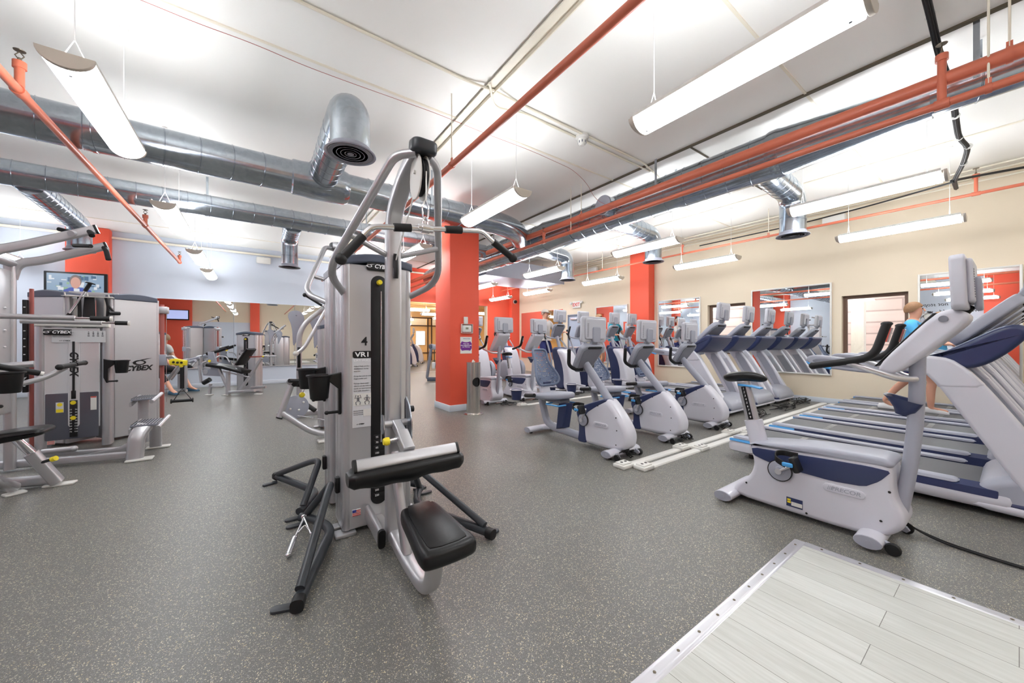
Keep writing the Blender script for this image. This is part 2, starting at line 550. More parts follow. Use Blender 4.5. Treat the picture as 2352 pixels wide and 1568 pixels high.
# back wall: blue part, red part over the opening
OP = (3.5, 7.62, 0.0, 2.62)
b = B(); b.box(((XL + 2.75) / 2, YB + 0.075, ZC / 2), (2.75 - XL, 0.15, ZC)); struct('wall_back', b, m_blue)
b = B()
for x0, x1, z0, z1 in holes(2.75, XR, 0, ZC, [OP]):
    b.box(((x0 + x1) / 2, YB + 0.075, (z0 + z1) / 2), (x1 - x0, 0.15, z1 - z0))
struct('wall_back_red', b, m_red)
b = B(); b.box((8.9, YB - 0.09, ZC / 2), (0.4, 0.18, ZC)); struct('column_corner', b, m_red)
b = B(); b.box((OP[1] - 0.012, YB + 0.08, OP[3] / 2), (0.024, 0.2, OP[3])); struct('trim_%d' % k, b, m_cream); k += 1
b = B(); b.box(((XL + 3.5) / 2, YB - 0.01, 0.055), (3.5 - XL, 0.02, 0.11), 0.005); struct('baseboard_back', b, m_base)
b = B(); b.box((-3.05, YB - 0.11, ZC / 2), (0.68, 0.22, ZC), 0.03); struct('column_back', b, m_red)
# left and front walls (they show in the mirrors)
b = B(); b.box((XL - 0.075, (YF + YB) / 2, ZC / 2), (0.15, YB - YF, ZC)); struct('wall_left', b, m_blue)
b = B(); b.box(((XL + XR) / 2, YF - 0.075, ZC / 2), (XR - XL, 0.15, ZC)); struct('wall_front', b, m_cream)
for nm, y0, y1 in (('column_left', 7.1, 7.8), ('column_left_front', -0.6, 0.8)):
    b = B(); b.box((XL + 0.13, (y0 + y1) / 2, ZC / 2), (0.26, y1 - y0, ZC), 0.01); struct(nm, b, m_red)
for nm, x0, x1 in (('column_front', -4.5, -3.0), ('column_front_narrow', -0.2, 0.3)):
    b = B(); b.box(((x0 + x1) / 2, YF + 0.13, ZC / 2), (x1 - x0, 0.26, ZC), 0.01); struct(nm, b, m_red)
b = B(); b.box((-1.6, YF + 0.02, 1.2), (2.8, 0.04, 2.4)); struct('wall_front_lower', b, m_blue)
t = thing('television', 'black television on red front pilaster, seen only in the mirrors', 'television', (-3.6, YF + 0.4, 2.75), PI)
b = B(); b.box((0, 0, 0), (1.0, 0.06, 0.6), 0.012); b.out('casing', m_black, t)
b = B(); b.box((0, -0.032, 0.01), (0.9, 0.004, 0.5)); b.out('screen', emit('mirror_screen', (170, 180, 225), 0.4), t)
b = B(); b.box((0, 0.08, 0), (0.2, 0.12, 0.2), 0.01); b.out('wall_mount', m_black, t)
wl = bpy.data.objects['wall_left']
for i, s in enumerate(('We do not stop exercising because', 'we grow old - we grow old because we', 'stop exercising.  Kenneth Cooper')):
    text(s, 0.2, (XL + 0.004, 2.5, 2.75 - i * 0.3), FXP, m_ink, wl, 'lettering', shear=0.25)
# the square column
b = B(); b.box((3.005, 5.935, 1.685), (0.57, 0.61, 3.37), 0.008)
col = struct('column', b, m_red)
b = B(); b.box((3.005, 5.935, 0.055), (0.605, 0.645, 0.11), 0.006); b.out('baseboard', m_base, col)
# pilaster on the right wall
b = B(); b.box((8.965, 6.215, ZC / 2), (0.27, 0.61, ZC), 0.008); struct('column_right', b, m_red)

# room beyond the opening
b = B()
b.box((1.9, 17.3, 1.6), (0.15, 9.4, 3.2)); struct('wall_studio_left', b, m_orange)
b = B(); b.box((11.5, 17.3, 1.6), (0.15, 9.4, 3.2)); struct('wall_studio_right', b, m_orange)
b = B()
for x0, x1, z0, z1 in holes(1.9, 11.5, 0, 3.2, [(6.2, 9.0, 2.2, 2.65), (9.3, 10.6, 2.2, 2.65)]):
    b.box(((x0 + x1) / 2, 22.05, (z0 + z1) / 2), (x1 - x0, 0.15, z1 - z0))
struct('wall_studio_back', b, m_orange)
b = B(); b.box((6.7, 17.3, 3.2), (9.8, 9.6, 0.12))
for i in range(9): b.box((6.7, 13.2 + i * 1.0, 3.08), (9.6, 0.14, 0.14))
struct('ceiling_studio', b, m_orange)
b = B()
for x0, x1, z in ((6.0, 10.8, 2.69), (6.0, 10.8, 2.2), (6.0, 10.8, 0.48)): b.box(((x0 + x1) / 2, 21.95, z), (x1 - x0, 0.08, 0.07))
for x in (6.02, 9.05, 9.3, 10.78): b.box((x, 21.95, 1.35), (0.07, 0.08, 2.75))
w = struct('window_3', b, m_brown)
b = B(); b.box((8.4, 22.0, 1.35), (4.7, 0.01, 2.1)); b.out('pane', m_glass, w)
b = B(); b.box((8.4, 23.4, 1.5), (8, 0.1, 3.4)); struct('wall_studio_outer', b, m_cream)
m_day = emit('daylit_pane', (244, 248, 255), 2.5)
b = B(); b.box((8.55, 21.95, 1.42), (0.62, 0.06, 0.9)); b.box((8.55, 21.93, 1.42), (0.02, 0.04, 0.9)); w4 = struct('window_4', b, m_plate)
b = B(); b.box((8.55, 21.915, 1.42), (0.54, 0.01, 0.82)); b.out('pane', m_day, w4)
b = B(); b.box((5.2, 13.6, 0.004), (6.2, 0.09, 0.008)); struct('trim_%d' % k, b, m_alu); k += 1

# door and exit sign on the right wall
b = B(); b.box((XR - 0.02, 8.86, 1.035), (0.05, 0.74, 2.07), 0.004)
d = struct('door_1', b, m_doorp)
b = B()
for y in (8.46, 9.26): b.box((XR - 0.025, y, 1.06), (0.07, 0.06, 2.12), 0.004)
b.box((XR - 0.025, 8.86, 2.11), (0.07, 0.86, 0.06), 0.004); b.out('frame', m_doorf, d)
b = B(); b.box((XR - 0.08, 8.86, 1.0), (0.05, 0.6, 0.05), 0.01); b.out('push_bar', m_alu, d)
b = B(); b.box((XR - 0.08, 8.95, 1.98), (0.06, 0.3, 0.07), 0.01); b.out('closer', m_alu, d)
t = thing('exit_sign', 'white exit sign with red letters above the grey-blue door', 'sign', (XR - 0.01, 8.86, 2.47))
b = B(); b.box((-0.03, 0, 0), (0.05, 0.36, 0.24), 0.01); b.out('housing', m_plate, t)
text('EXIT', 0.16, (-0.057, 0, -0.005), FX, m_redink, t, bold=0.004)
for s in (-1, 1):
    b = B(); b.lathe([(0, 0), (0.045, 0.0), (0.055, 0.05), (0.0, 0.055)], (-0.03, s * 0.25, 0.05), rot=(0, R(-60), 0), n=12); b.box((-0.02, s * 0.21, 0.04), (0.03, 0.06, 0.03)); b.out('lamp_head', m_plate, t)

# mirrors
def mirror(label, x, y0, y1, z0, z1, frame=True):
    t = thing('wall_mirror', label, 'mirror', (x, (y0 + y1) / 2, (z0 + z1) / 2), 0, 'mirrors on the cream wall')
    w, h = y1 - y0, z1 - z0
    b = B(); b.box((0, 0, 0), (0.014, w - 0.02, h - 0.02)); b.out('glass', m_mirror, t)
    if frame:
        b = B(); f = 0.028
        for s in (-1, 1):
            b.box((-0.004, s * (w / 2 - f / 2), 0), (0.03, f, h), 0.004); b.box((-0.004, 0, s * (h / 2 - f / 2)), (0.03, w - 2 * f, f), 0.004)
        b.out('frame', m_plate, t)
    return t
xm = XR - 0.02
mirror('wide unframed mirror on cream wall between corner and exit door', xm, 9.55, 12.05, 0.53, 2.38, False)
mirror('white framed mirror on cream wall between exit door and red pilaster', xm, 6.78, 8.02, 0.53, 2.32)
mirror('white framed mirror between red pilaster and the brown window beside it', xm, 4.62, 5.79, 0.53, 2.32)
mirror('wide framed mirror between the two brown framed windows', xm, 2.1, 3.49, 0.54, 2.34)
mirror('white framed mirror nearest the camera, behind the nearest bike screen', xm, -0.03, 0.99, 0.53, 2.32)
for i, (x0, x1) in enumerate(((-2.6, -0.45), (-0.44, 0.97), (0.98, 2.6))):
    t = thing('wall_mirror', ('mirror panel on blue wall behind the functional trainer', 'middle mirror panel on blue wall behind machine number ten', 'mirror panel on blue wall hidden partly by the lat pulldown')[i], 'mirror', ((x0 + x1) / 2, YB - 0.015, 1.39), 0, 'mirrors along the blue back wall')
    b = B(); b.box((0, 0, 0), (x1 - x0, 0.02, 1.76)); b.out('glass', m_mirror, t)
    b = B(); b.box((0, -0.008, -0.885), (x1 - x0, 0.03, 0.02)); b.out('channel', m_alu, t)

# things on the red column
t = thing('wall_box', 'small blank white box on red column above the thermostat', 'sensor', (3.01, 5.63, 1.57))
b = B(); b.box((0, -0.02, 0), (0.075, 0.04, 0.12), 0.008); b.out('cover', m_plate, t)
t = thing('thermostat', 'white thermostat in clear guard on red column', 'thermostat', (3.03, 5.63, 1.425))
b = B(); b.box((0, -0.02, 0), (0.175, 0.04, 0.12), 0.012); b.out('body', m_plate, t)
b = B(); b.box((-0.005, -0.042, 0.005), (0.055, 0.006, 0.035), 0.002); b.out('display', m_lcd, t)
b = B()
for s in (-1, 1): b.box((s * 0.105, -0.025, 0), (0.007, 0.05, 0.16), 0.003); b.box((0, -0.025, s * 0.077), (0.21, 0.05, 0.007), 0.003)
b.out('guard', m_plate, t)
t = thing('poster', 'purple and white notice poster on red column above the bin', 'poster', (3.025, 5.63, 1.135))
b = B(); b.box((0, -0.003, 0), (0.225, 0.006, 0.29)); b.out('sheet', m_plate, t)
b = B(); b.shell(chaikin([(-0.11, 0.075), (0, 0.045), (0.11, 0.075), (0.11, -0.1), (0, -0.085), (-0.11, -0.1)], 1), -0.0075, -0.0055, 0, 'Y'); b.out('purple_field', m_purple, t)
for i, s in enumerate(('Please wipe', 'down equipment after', 'use. Thank you.')): text(s, 0.024, (0, -0.0082, 0.025 - i * 0.027), FY, m_wink, t, bold=0.0006)
text('Wellness Center', 0.021, (0.01, -0.0075, 0.115), FY, m_blueink, t, shear=0.2)

t = thing('waste_bin', 'stainless steel cylinder bin with round side opening at red column', 'bin', (2.97, 5.27, 0))
b = B()
n = 88; r = 0.115
zz = [0.02] + [0.44 + 0.19 * i / 44 for i in range(45)] + [0.85]
vs = [[b.bm.verts.new((r * math.sin(2 * PI * i / n), -r * math.cos(2 * PI * i / n), z)) for i in range(n)] for z in zz]
for j in range(len(zz) - 1):
    for i in range(n):
        a = 2 * PI * (i + 0.5) / n; a = a - 2 * PI if a > PI else a
        if (a * r) ** 2 + ((zz[j] + zz[j + 1]) / 2 - 0.535) ** 2 < 0.0056: continue
        b.bm.faces.new((vs[j][i], vs[j][(i + 1) % n], vs[j + 1][(i + 1) % n], vs[j + 1][i]))
b.out('shell', m_steel, t)
b = B(); b.lathe([(0.1, 0.02), (0.1, 0.84), (0.098, 0.84), (0.098, 0.03)], n=24); b.out('liner', m_black, t)
b = B(); b.lathe([(0, 0), (0.165, 0), (0.165, 0.008), (0.12, 0.016), (0.116, 0.03), (0, 0.03)], n=36); b.out('base', m_steel, t)
b = B(); b.lathe([(0.118, 0.84), (0.118, 0.856), (0.03, 0.862), (0.028, 0.85), (0, 0.85)], n=36); b.out('lid', m_steel, t)
b = B(); b.shell(chaikin([(-0.03, 0.855), (-0.015, 0.895), (0.0, 0.9), (0.012, 0.88), (0.035, 0.87), (0.02, 0.855)], 1), -0.006, 0.006, 0.002, 'Y'); b.out('wipe', m_plate, t)

# ------------------------------------------------------------------ ceiling services
def duct(b, pts, r, rings=0.3, rr=0.007, fil=0.25, n=28, radii=None, spiral=0.22):
    P = fillet(pts, fil, 9) if fil and len(pts) > 2 else [V(p) for p in pts]
    if radii:
        P = [V(p) for p in pts]
        b.tube(P, 1.0, prof=circ(1.0, n), taper=lambda t: radii[min(len(radii) - 1, int(round(t * (len(P) - 1))))])
    else: b.tube(P, r, n=n)
    if rings:
        for i, (p, q) in enumerate(zip(P, P[1:])):
            L = (q - p).length
            if L < rings * 0.6: continue
            d = (q - p) / L
            u = V((0, 0, 1)) if abs(d.z) < 0.9 else V((1, 0, 0))
            u = (u - d * u.dot(d)).normalized(); w = d.cross(u)
            ra, rb = (radii[i], radii[i + 1]) if radii else (r, r)
            for j in range(1, int(L / rings)):
                s = j * rings; rad = ra + (rb - ra) * s / L
                ring = []
                for kx, (off, ad) in enumerate(((-0.006, -0.002), (-0.002, rr), (0.002, rr), (0.006, -0.002))):
                    ring.append([tuple(p + d * (s + off + spiral * rad * math.sin(2 * PI * m / n)) + u * ((rad + ad) * math.cos(2 * PI * m / n)) + w * ((rad + ad) * math.sin(2 * PI * m / n))) for m in range(n)])
                b.loft(ring, cap=False)
    return b
def diffuser(t, c, r, name='diffuser'):
    x, y, z = c
    b = B(); b.lathe([(r * 1.0, 0.06), (r * 1.03, 0.025), (r * 1.22, 0.014), (r * 1.26, 0.004), (r * 1.24, 0.0), (r * 1.12, 0.004), (r * 1.02, 0.02), (r * 0.95, 0.05)], c, n=32)
    o = b.out(name, m_lgrey, t)
    b = B()
    for i in range(5):
        q = r * (1.05 - 0.2 * i)
        b.lathe([(q, 0.004), (q + 0.008, 0.002), (q * 0.93, 0.04), (q * 0.93 - 0.006, 0.04), (q, 0.004)], c, n=28)
    b.box((x, y, z + 0.02), (r * 2, 0.006, 0.02))
    b.lathe([(0, 0.0), (0.03, 0.0), (0.03, 0.02), (0, 0.02)], c, n=14)
    b.out('louvre', m_grey, o)
    b = B(); b.lathe([(0, 0.045), (r * 0.98, 0.045), (r * 0.98, 0.055), (0, 0.055)], c, n=28); b.out('throat', m_black, o)

t = thing('air_duct', 'thick galvanised spiral duct crossing the ceiling behind the lat pulldown', 'duct', (0, 0, 0))
b = B(); duct(b, [(XL + 0.05, 5.38, 3.3), (0.42, 5.38, 3.3)], 0.195, 0.29); duct(b, [(1.0, 5.38, 3.3), (3.9, 5.38, 3.3), (4.72, 6.25, 3.32)], 0.195, 0.29, fil=0.7)
b.out('main_run', m_galv, t)
b = B(); b.lathe([(0.19, 0.38), (0.212, 0.40), (0.214, 0.5), (0.225, 0.62), (0.225, 0.98), (0.205, 1.04), (0.19, 1.06)], (0.0, 5.38, 3.3), 'X', 30); b.out('tee_collar', m_galv, t)
b = B(); duct(b, [(0.74, 5.3, 3.35), (0.74, 3.66, 3.40), (0.74, 3.66, 3.02)], 0.175, 0.17, fil=0.22, rr=0.004)
b.lathe([(0.205, 0.0), (0.19, 0.02), (0.178, 0.08)], (0.74, 5.2, 3.352), 'Y', 26)
br = b.out('branch', m_galv, t); diffuser(br, (0.74, 3.65, 2.955), 0.18)
for x in (-3.2, -1.3, 2.2):
    b = B(); b.box((x, 5.38 + 0.2, 3.55), (0.03, 0.004, 0.5)); b.box((x, 5.38 - 0.2, 3.55), (0.03, 0.004, 0.5)); b.lathe([(0.2, -0.016), (0.203, -0.016), (0.203, 0.016), (0.2, 0.016)], (x, 5.38, 3.3), 'X', 28); b.out('hanger_strap', m_galv, t)

t = thing('air_duct', 'thinner galvanised spiral duct nearer the blue wall crossing the ceiling', 'duct', (0, 0, 0))
b = B(); duct(b, [(XL + 0.05, 7.29, 3.3), (4.4, 7.29, 3.3)], 0.158, 0.27); b.out('main_run', m_galv, t)
for x, y in ((-2.34, 9.0), (0.56, 8.15)):
    b = B(); duct(b, [(x, 7.35, 3.22), (x, y, 3.12 if x < 0 else 3.2), (x, y, 2.74 if x < 0 else 2.68)], 0.14, 0.14, fil=0.2, rr=0.004)
    br = b.out('branch', m_galv, t); diffuser(br, (x, y, 2.69 if x < 0 else 2.62), 0.145)
for x in (-2.9, -0.6, 1.8):
    b = B(); b.box((x, 7.29 + 0.16, 3.55), (0.03, 0.004, 0.5)); b.lathe([(0.163, -0.016), (0.166, -0.016), (0.166, 0.016), (0.163, 0.016)], (x, 7.29, 3.3), 'X', 28); b.out('hanger_strap', m_galv, t)

t = thing('air_duct', 'long galvanised spiral duct beside the coral pipes, tapering toward the camera', 'duct', (0, 0, 0))
b = B()
duct(b, [(4.91, 11.6, 3.33), (4.91, 5.55, 3.33)], 0.3, 0.3); duct(b, [(4.91, 4.85, 3.35), (4.91, 1.55, 3.35)], 0.257, 0.27); duct(b, [(4.91, 0.5, 3.37), (4.91, YF + 0.05, 3.37)], 0.165, 0.3)
b.out('main_run', m_galv, t)
b = B(); b.lathe([(0.304, -0.06), (0.308, -0.04), (0.304, 0.0), (0.262, 0.68), (0.265, 0.72), (0.26, 0.76)], (4.91, 5.57, 3.34), n=30, rot=(R(90), 0, 0)); b.out('reducer', m_galv, t)
b = B(); b.lathe([(0.26, -0.12), (0.266, -0.1), (0.266, -0.02), (0.258, 0.0), (0.172, 0.95), (0.178, 1.0), (0.17, 1.1)], (4.91, 1.55, 3.36), n=30, rot=(R(90), 0, 0)); b.out('reducer', m_galv, t)
for y, x, z in ((1.8, 6.0, 2.64), (4.0, 6.12, 2.69), (6.22, 6.05, 2.65)):
    b = B(); duct(b, [(5.0, y, 3.27), (x, y, 3.2), (x, y, z + 0.06)], 0.15, 0.13, fil=0.2, rr=0.004)
    br = b.out('branch', m_galv, t); diffuser(br, (x, y, z), 0.152)
b = B(); b.lathe([(0.148, 0.01), (0.15, 0.3)], (4.5, 3.83, 3.36), 'X', 28); cs = b.out('capped_stub', m_galv, t)
b = B(); b.shell(circ(0.152, 28), 4.49, 4.52, 0.006, 'X', 2, Matrix.Translation((0, 3.83, 3.36))); b.out('stub_cap', m_lgrey, cs)
for y in (0.2, 3.0, 7.2):
    r = 0.165 if y < 1 else (0.257 if y < 5 else 0.3)
    for s in (-1, 1):
        b = B(); b.box((4.91 + s * (r + 0.004), y, 3.56), (0.004, 0.035, 0.46)); b.out('hanger_strap', m_galv, t)

t = thing('duct_plenum', 'boxy grey rectangular duct under ceiling near red back corner', 'duct', (0, 0, 0))
b = B(); b.box((6.65, 9.3, 3.27), (2.9, 1.6, 0.44), 0.01); b.out('box', m_lgrey, t)
b = B(); b.box((6.65, 8.5, 3.27), (2.94, 0.03, 0.48), 0.004); b.out('flange', m_lgrey, t)
b = B()
for x in (5.4, 7.9):
    b = B(); b.cyl((x, 9.3, 3.45), (x, 9.3, ZC), 0.008); b.out('hanger_rod', m_galv, t)

def pipe(label, x, z, r, y0, y1, hangers, sprinklers=(), group='coral sprinkler pipes'):
    t = thing('sprinkler_pipe', label, 'pipe', (0, 0, 0), 0, group)
    b = B(); b.cyl((x, y0, z), (x, y1, z), r, n=14); b.out('run', m_pipe, t)
    for y in hangers:
        b = B(); b.lathe([(r, -0.016), (r + 0.006, -0.016), (r + 0.006, 0.016), (r, 0.016)], (x, y, z), 'Y', 16); b.box((x, y, z + r + 0.02), (0.012, 0.03, 0.05)); b.out('clamp', m_pipe, t)
        b = B(); b.cyl((x, y, z + r), (x, y, ZC), 0.007, n=8); b.out('hanger_rod', m_creamtrim, t)
    for y, zt in sprinklers:
        b = B(); b.cyl((x, y, z), (x, y, zt - 0.09), r * 0.85 if r < 0.04 else 0.028, n=12); b.lathe([(r * 1.3, -0.04), (r * 1.3, 0.04), (0, 0.04)], (x, y, z), 'Y', 14); b.lathe([(0.0, -0.05), (0.036, -0.05), (0.036, 0.0), (0, 0.0)], (x, y, zt - 0.09), n=12)
        rs = b.out('riser', m_pipe, t)
        b = B(); b.lathe([(0, -0.09), (0.012, -0.09), (0.012, -0.07), (0.008, -0.06), (0, -0.06)], (x, y, zt), n=10)
        for s in (-1, 1): b.tube([(x + s * 0.006, y, zt - 0.07), (x + s * 0.022, y, zt - 0.045), (x, y, zt - 0.015)], 0.004, n=6)
        b.lathe([(0, -0.012), (0.03, -0.01), (0.032, -0.006), (0, -0.004)], (x, y, zt), n=14)
        b.out('sprinkler_head', m_screw, rs)
    return t
pipe('thin coral pipe above the left gym stations running to blue wall', -1.42, 3.06, 0.03, YF, 11.46, (1.0,), ((4.32, 3.37), (8.15, 3.32), (11.44, 3.31)))
pipe('coral pipe running overhead between the steel angle and lat pulldown', 1.69, 3.05, 0.03, YF, 12.3, (3.46, 7.6), ((8.6, 3.35),))
pipe('thickest coral pipe, above the thinner pipe beside the spiral duct', 4.4, 3.25, 0.052, YF, 12.3, (0.04, 4.2, 8.3))
pipe('thin coral pipe hung directly below the thickest coral pipe', 4.36, 3.045, 0.03, YF, 12.3, (0.13, 4.4, 8.6), ((0.35, 3.52), (5.1, 3.3)))
pipe('thin coral pipe along the cream wall above the treadmills', 8.2, 3.26, 0.022, YF, 12.3, (2.85, 7.0), ((0.35, 3.62), (4.6, 3.56), (8.8, 3.5)))

def conduit(label, pts, r=0.012, m=None, name='conduit', cat='conduit', group='cream ceiling conduits', fil=0.1):
    b = B(); b.tube(pts, r, fil, n=8)
    return tag(b.out(name, m or m_creamtrim), label, cat, group)
conduit('cream conduit crossing the ceiling past the smoke detector', [(-0.6, 3.18, 3.785), (1.75, 3.18, 3.785), (2.0, 3.1, 3.75), (2.3, 3.16, 3.785), (4.6, 3.16, 3.785), (5.2, 3.3, 3.785)], 0.013)
conduit('second cream conduit bending round the steel angle to smoke detector', [(1.9, 3.05, 3.76), (2.1, 3.28, 3.72), (2.5, 3.26, 3.785), (4.9, 3.26, 3.785)], 0.013)
for i in range(4):
    conduit('%s of four cream conduits along cream wall under ceiling' % ('lowest', 'second lowest', 'second highest', 'highest')[i], [(8.92 - 0.07 * i, YF, 3.62 + i * 0.045), (8.92 - 0.07 * i, 12.3, 3.62 + i * 0.045)], 0.012)
    conduit('%s of four cream conduits at upper left edge of the ceiling' % ('outermost', 'second outermost', 'second innermost', 'innermost')[i], [(-4.95 + 0.14 * i, 2.0, 3.7), (-4.95 + 0.14 * i, 12.3, 3.7)], 0.02)
b = B(); b.tube([(XL, 12.36, 3.63), (8.7, 12.36, 3.63)], 0.03, prof=rrect(0.05, 0.06, 0.008)); tag(b.out('cable_trunking', m_creamtrim), 'cream cable trunking along the top of blue back wall', 'conduit')
b = B(); b.tube([(XL, 6.6, 3.77), (4.6, 6.6, 3.77)], 0.012, n=8); tag(b.out('conduit', m_creamtrim), 'cream conduit above and behind the thick spiral duct', 'conduit')
rw = [(-3.0, 3.86, 3.775), (-0.68, 3.84, 3.77), (-0.38, 3.82, 3.745), (0.0, 3.80, 3.745), (0.35, 3.84, 3.75), (0.72, 3.87, 3.775), (1.14, 3.81, 3.75), (1.68, 3.83, 3.78), (2.33, 3.81, 3.755), (3.06, 3.82, 3.77), (3.9, 3.9, 3.785), (4.1, 3.8, 3.6), (4.12, 3.62, 3.25), (4.36, 3.3, 3.1)]
b = B(); b.tube(rw, 0.0028, 0.2, n=6); tag(b.out('alarm_wire', m_redpost), 'thin red wire sagging along a ceiling joint to the coral pipes', 'wire')

t = thing('cable_bundle', 'black cable bundle tied with white ties crossing the ceiling top right', 'cables', (0, 0, 0))
path = [(3.7, 0.4, 3.76), (4.3, 0.4, 3.74), (4.75, 0.39, 3.6), (5.2, 0.36, 3.55), (5.7, 0.37, 3.45), (6.2, 0.38, 3.4), (6.5, 0.33, 3.38), (7.0, 0.39, 3.36), (7.5, 0.5, 3.32), (8.6, 0.55, 3.5)]
for i, (dy, dz) in enumerate(((0, 0.014), (0.013, -0.004), (-0.013, -0.004), (0.0, -0.016))):
    b = B(); b.tube([(x + 0.01 * math.sin(3 * j + i), y + dy, z + dz) for j, (x, y, z) in enumerate(path)], 0.011, 0.3, n=8); b.out('cable', m_rubber, t)
for x, y, z in path[1:8]:
    b = B(); b.lathe([(0.03, -0.006), (0.034, 0), (0.03, 0.006)], (x, y, z), 'X', 12); b.out('cable_tie', m_plate, t)
b = B(); b.tube([(7.5, 0.5, 3.3), (8.2, 1.4, 3.42), (8.7, 2.5, 3.5), (8.8, 4.5, 3.52)], 0.012, 0.4, n=8); tag(b.out('cable', m_rubber), 'black cable leaving the bundle along cream wall conduits', 'cable')
b = B(); b.tube([(7.5, 0.52, 3.32), (8.2, 0.25, 3.5), (8.8, -0.6, 3.6), (8.85, -3, 3.6)], 0.016, 0.4, n=8); tag(b.out('cable', m_rubber), 'black cable running right from the bundle under cream conduits', 'cable')

t = thing('smoke_detector', 'white smoke detector on ceiling conduit right of middle coral pipe', 'detector', (3.38, 3.21, ZC))
b = B(); b.lathe([(0, 0), (0.085, 0), (0.085, -0.03), (0.06, -0.045), (0.055, -0.05), (0.05, -0.1), (0.03, -0.125), (0, -0.128)], n=24); b.out('base', m_plate, t)
b = B()
for i in range(8):
    a = 2 * PI * i / 8
    b.box((0.051 * math.cos(a), 0.051 * math.sin(a), -0.085), (0.006, 0.014, 0.028), rot=(0, 0, a))
b.out('sensor_slot', m_grey, t)
for lab, c, rz, ht in (('white wall speaker on cream wall beside the right branch duct', (9.02, 2.03, 3.5), R(-90), 0.16), ('white wall speaker on blue wall beside the far branch duct', (0.22, 12.34, 3.46), 0, 0.18), ('white wall speaker on cream wall near the red pilaster top', (9.02, 8.0, 3.5), R(-90), 0.18)):
    t = thing('wall_speaker', lab, 'speaker', c, rz, 'white wall speakers')
    b = B(); b.box((0, -0.09, 0), (0.34, 0.14, ht), 0.03, rot=(R(12), 0, 0)); b.out('cabinet', m_plate, t)
    b = B(); b.box((0, 0.02, 0.03), (0.06, 0.09, 0.06), 0.01); b.out('bracket', m_plate, t)
t = thing('security_camera', 'black dome security camera on red corner pilaster', 'camera', (8.86, 12.2, 2.85))
b = B(); b.lathe([(0, 0), (0.07, 0), (0.07, 0.04), (0.05, 0.08), (0, 0.1)], rot=(R(90), 0, 0), n=18); b.out('dome', m_black, t)
b = B(); b.lathe([(0, -0.02), (0.085, -0.02), (0.085, 0.008), (0, 0.008)], rot=(R(90), 0, 0), n=18); b.out('base', m_plate, t)

# ------------------------------------------------------------------ pendant lights
def pendant(label):
    t = thing('pendant_light', label, 'light', (0, 0, 0), 0, 'fluorescent pendant lights')
    L, w, h = 1.25, 0.110, 0.085
    half = [(-w, 0.0)] + [(-w * math.cos(PI * i / 14), -h * math.sin(PI * i / 14)) for i in range(1, 14)] + [(w, 0.0)]
    b = B(); b.shell(half, -L / 2 + 0.02, L / 2 - 0.02, 0, 'Y'); b.out('diffuser', m_lens, t, ang=50)
    for s in (-1, 1):
        b = B(); b.shell([(x * 1.06, z * 1.06 + 0.006) for x, z in half], s * L / 2 - 0.022, s * L / 2 + 0.004, 0.004, 'Y')
        b.shell([(x * 1.0, z * 0.82 + 0.004) for x, z in half], s * L / 2 - 0.002, s * L / 2 + 0.022, 0.004, 'Y'); b.out('end_cap', m_cap, t)
        b = B(); b.cyl((0, s * (L / 2 - 0.12), 0.16), (0, s * (L / 2 - 0.12), 0.95), 0.003, n=6)
        for q in (-1, 1): b.cyl((q * 0.06, s * (L / 2 - 0.12), 0.02), (0, s * (L / 2 - 0.12), 0.17), 0.003, n=6)
        b.lathe([(0, 0.935), (0.03, 0.935), (0.03, 0.95), (0, 0.95)], (0, s * (L / 2 - 0.12), 0), n=12); b.out('hanger_cable', m_cable, t)
        b = B(); b.lathe([(0, 0), (0.008, 0), (0.008, 0.006), (0, 0.006)], (0, s * (L / 2 - 0.06), -0.088), n=8); b.out('latch', m_grey, t)
    b = B()
    for s in (-1, 1): b.box((s * (w - 0.006), 0, 0.014), (0.012, L - 0.04, 0.028), 0.003)
    b.out('reflector_rim', m_plate, t)
    b = B(); b.cyl((0, -L / 2 + 0.06, 0.02), (0, L / 2 - 0.06, 0.02), 0.019, n=10); b.out('tube_lamp', m_up, t)
    return t
rows = ((-0.88, 'over the left gym stations'), (2.38, 'beside the middle coral pipe'), (5.51, 'between spiral duct and cream wall'), (7.57, 'nearest the cream wall'), (-3.9, 'by the left wall'))
ordn = ('behind the camera', 'nearest the camera', 'second from camera', 'third from camera', 'fourth from camera', 'fifth from camera')
P0 = None
for x, rl in rows:
    for n in range(-1, 5):
        if x == -3.9 and n not in (0, 2, 4): continue
        Y = (0.42 if x != -0.88 else 0.47) + 2.72 * n + 0.625
        if n == 4: Y = 11.38
        lab = 'white half-round pendant light in row %s, %s' % (rl, ordn[n + 1])
        if P0 is None: P0 = pendant(lab); P0.location = (x, Y, 2.85)
        else:
            q = clone(P0, lab, (x, Y, 2.85))
            if n == 3 and x > 5:
                for ch in q.children:
                    if ch.name.startswith('hanger_cable'): ch.scale = (1, 1, 0.19)
for i, (x, y) in enumerate(((5.2, 14.0), (5.6, 18.0), (8.6, 14.2), (8.6, 18.6), (6.9, 16.0), (6.9, 20.4))):
    clone(P0, 'pendant light in room beyond the red opening, %s' % ('front left', 'back left', 'front right', 'back right', 'added fill in the middle', 'added fill farthest by the glazing')[i], (x, y, 2.5), R(90))  # the last two pendants are added only to brighten this room
clone(P0, 'pendant light in the corridor behind the windows, near', (10.8, 2.3, 2.55), 0)
clone(P0, 'pendant light in the corridor behind the windows, far', (10.8, 5.0, 2.55), 0)
clone(P0, 'added fill pendant in the corridor behind the windows, outer near', (11.9, 2.9, 2.55), 0)  # this and the next two pendants are extras that brighten the corridor
clone(P0, 'added fill pendant in the corridor behind the windows, outer far', (11.9, 5.8, 2.55), 0)
clone(P0, 'added fill pendant in the corridor behind the windows, at its near end', (11.3, 0.6, 2.55), 0)
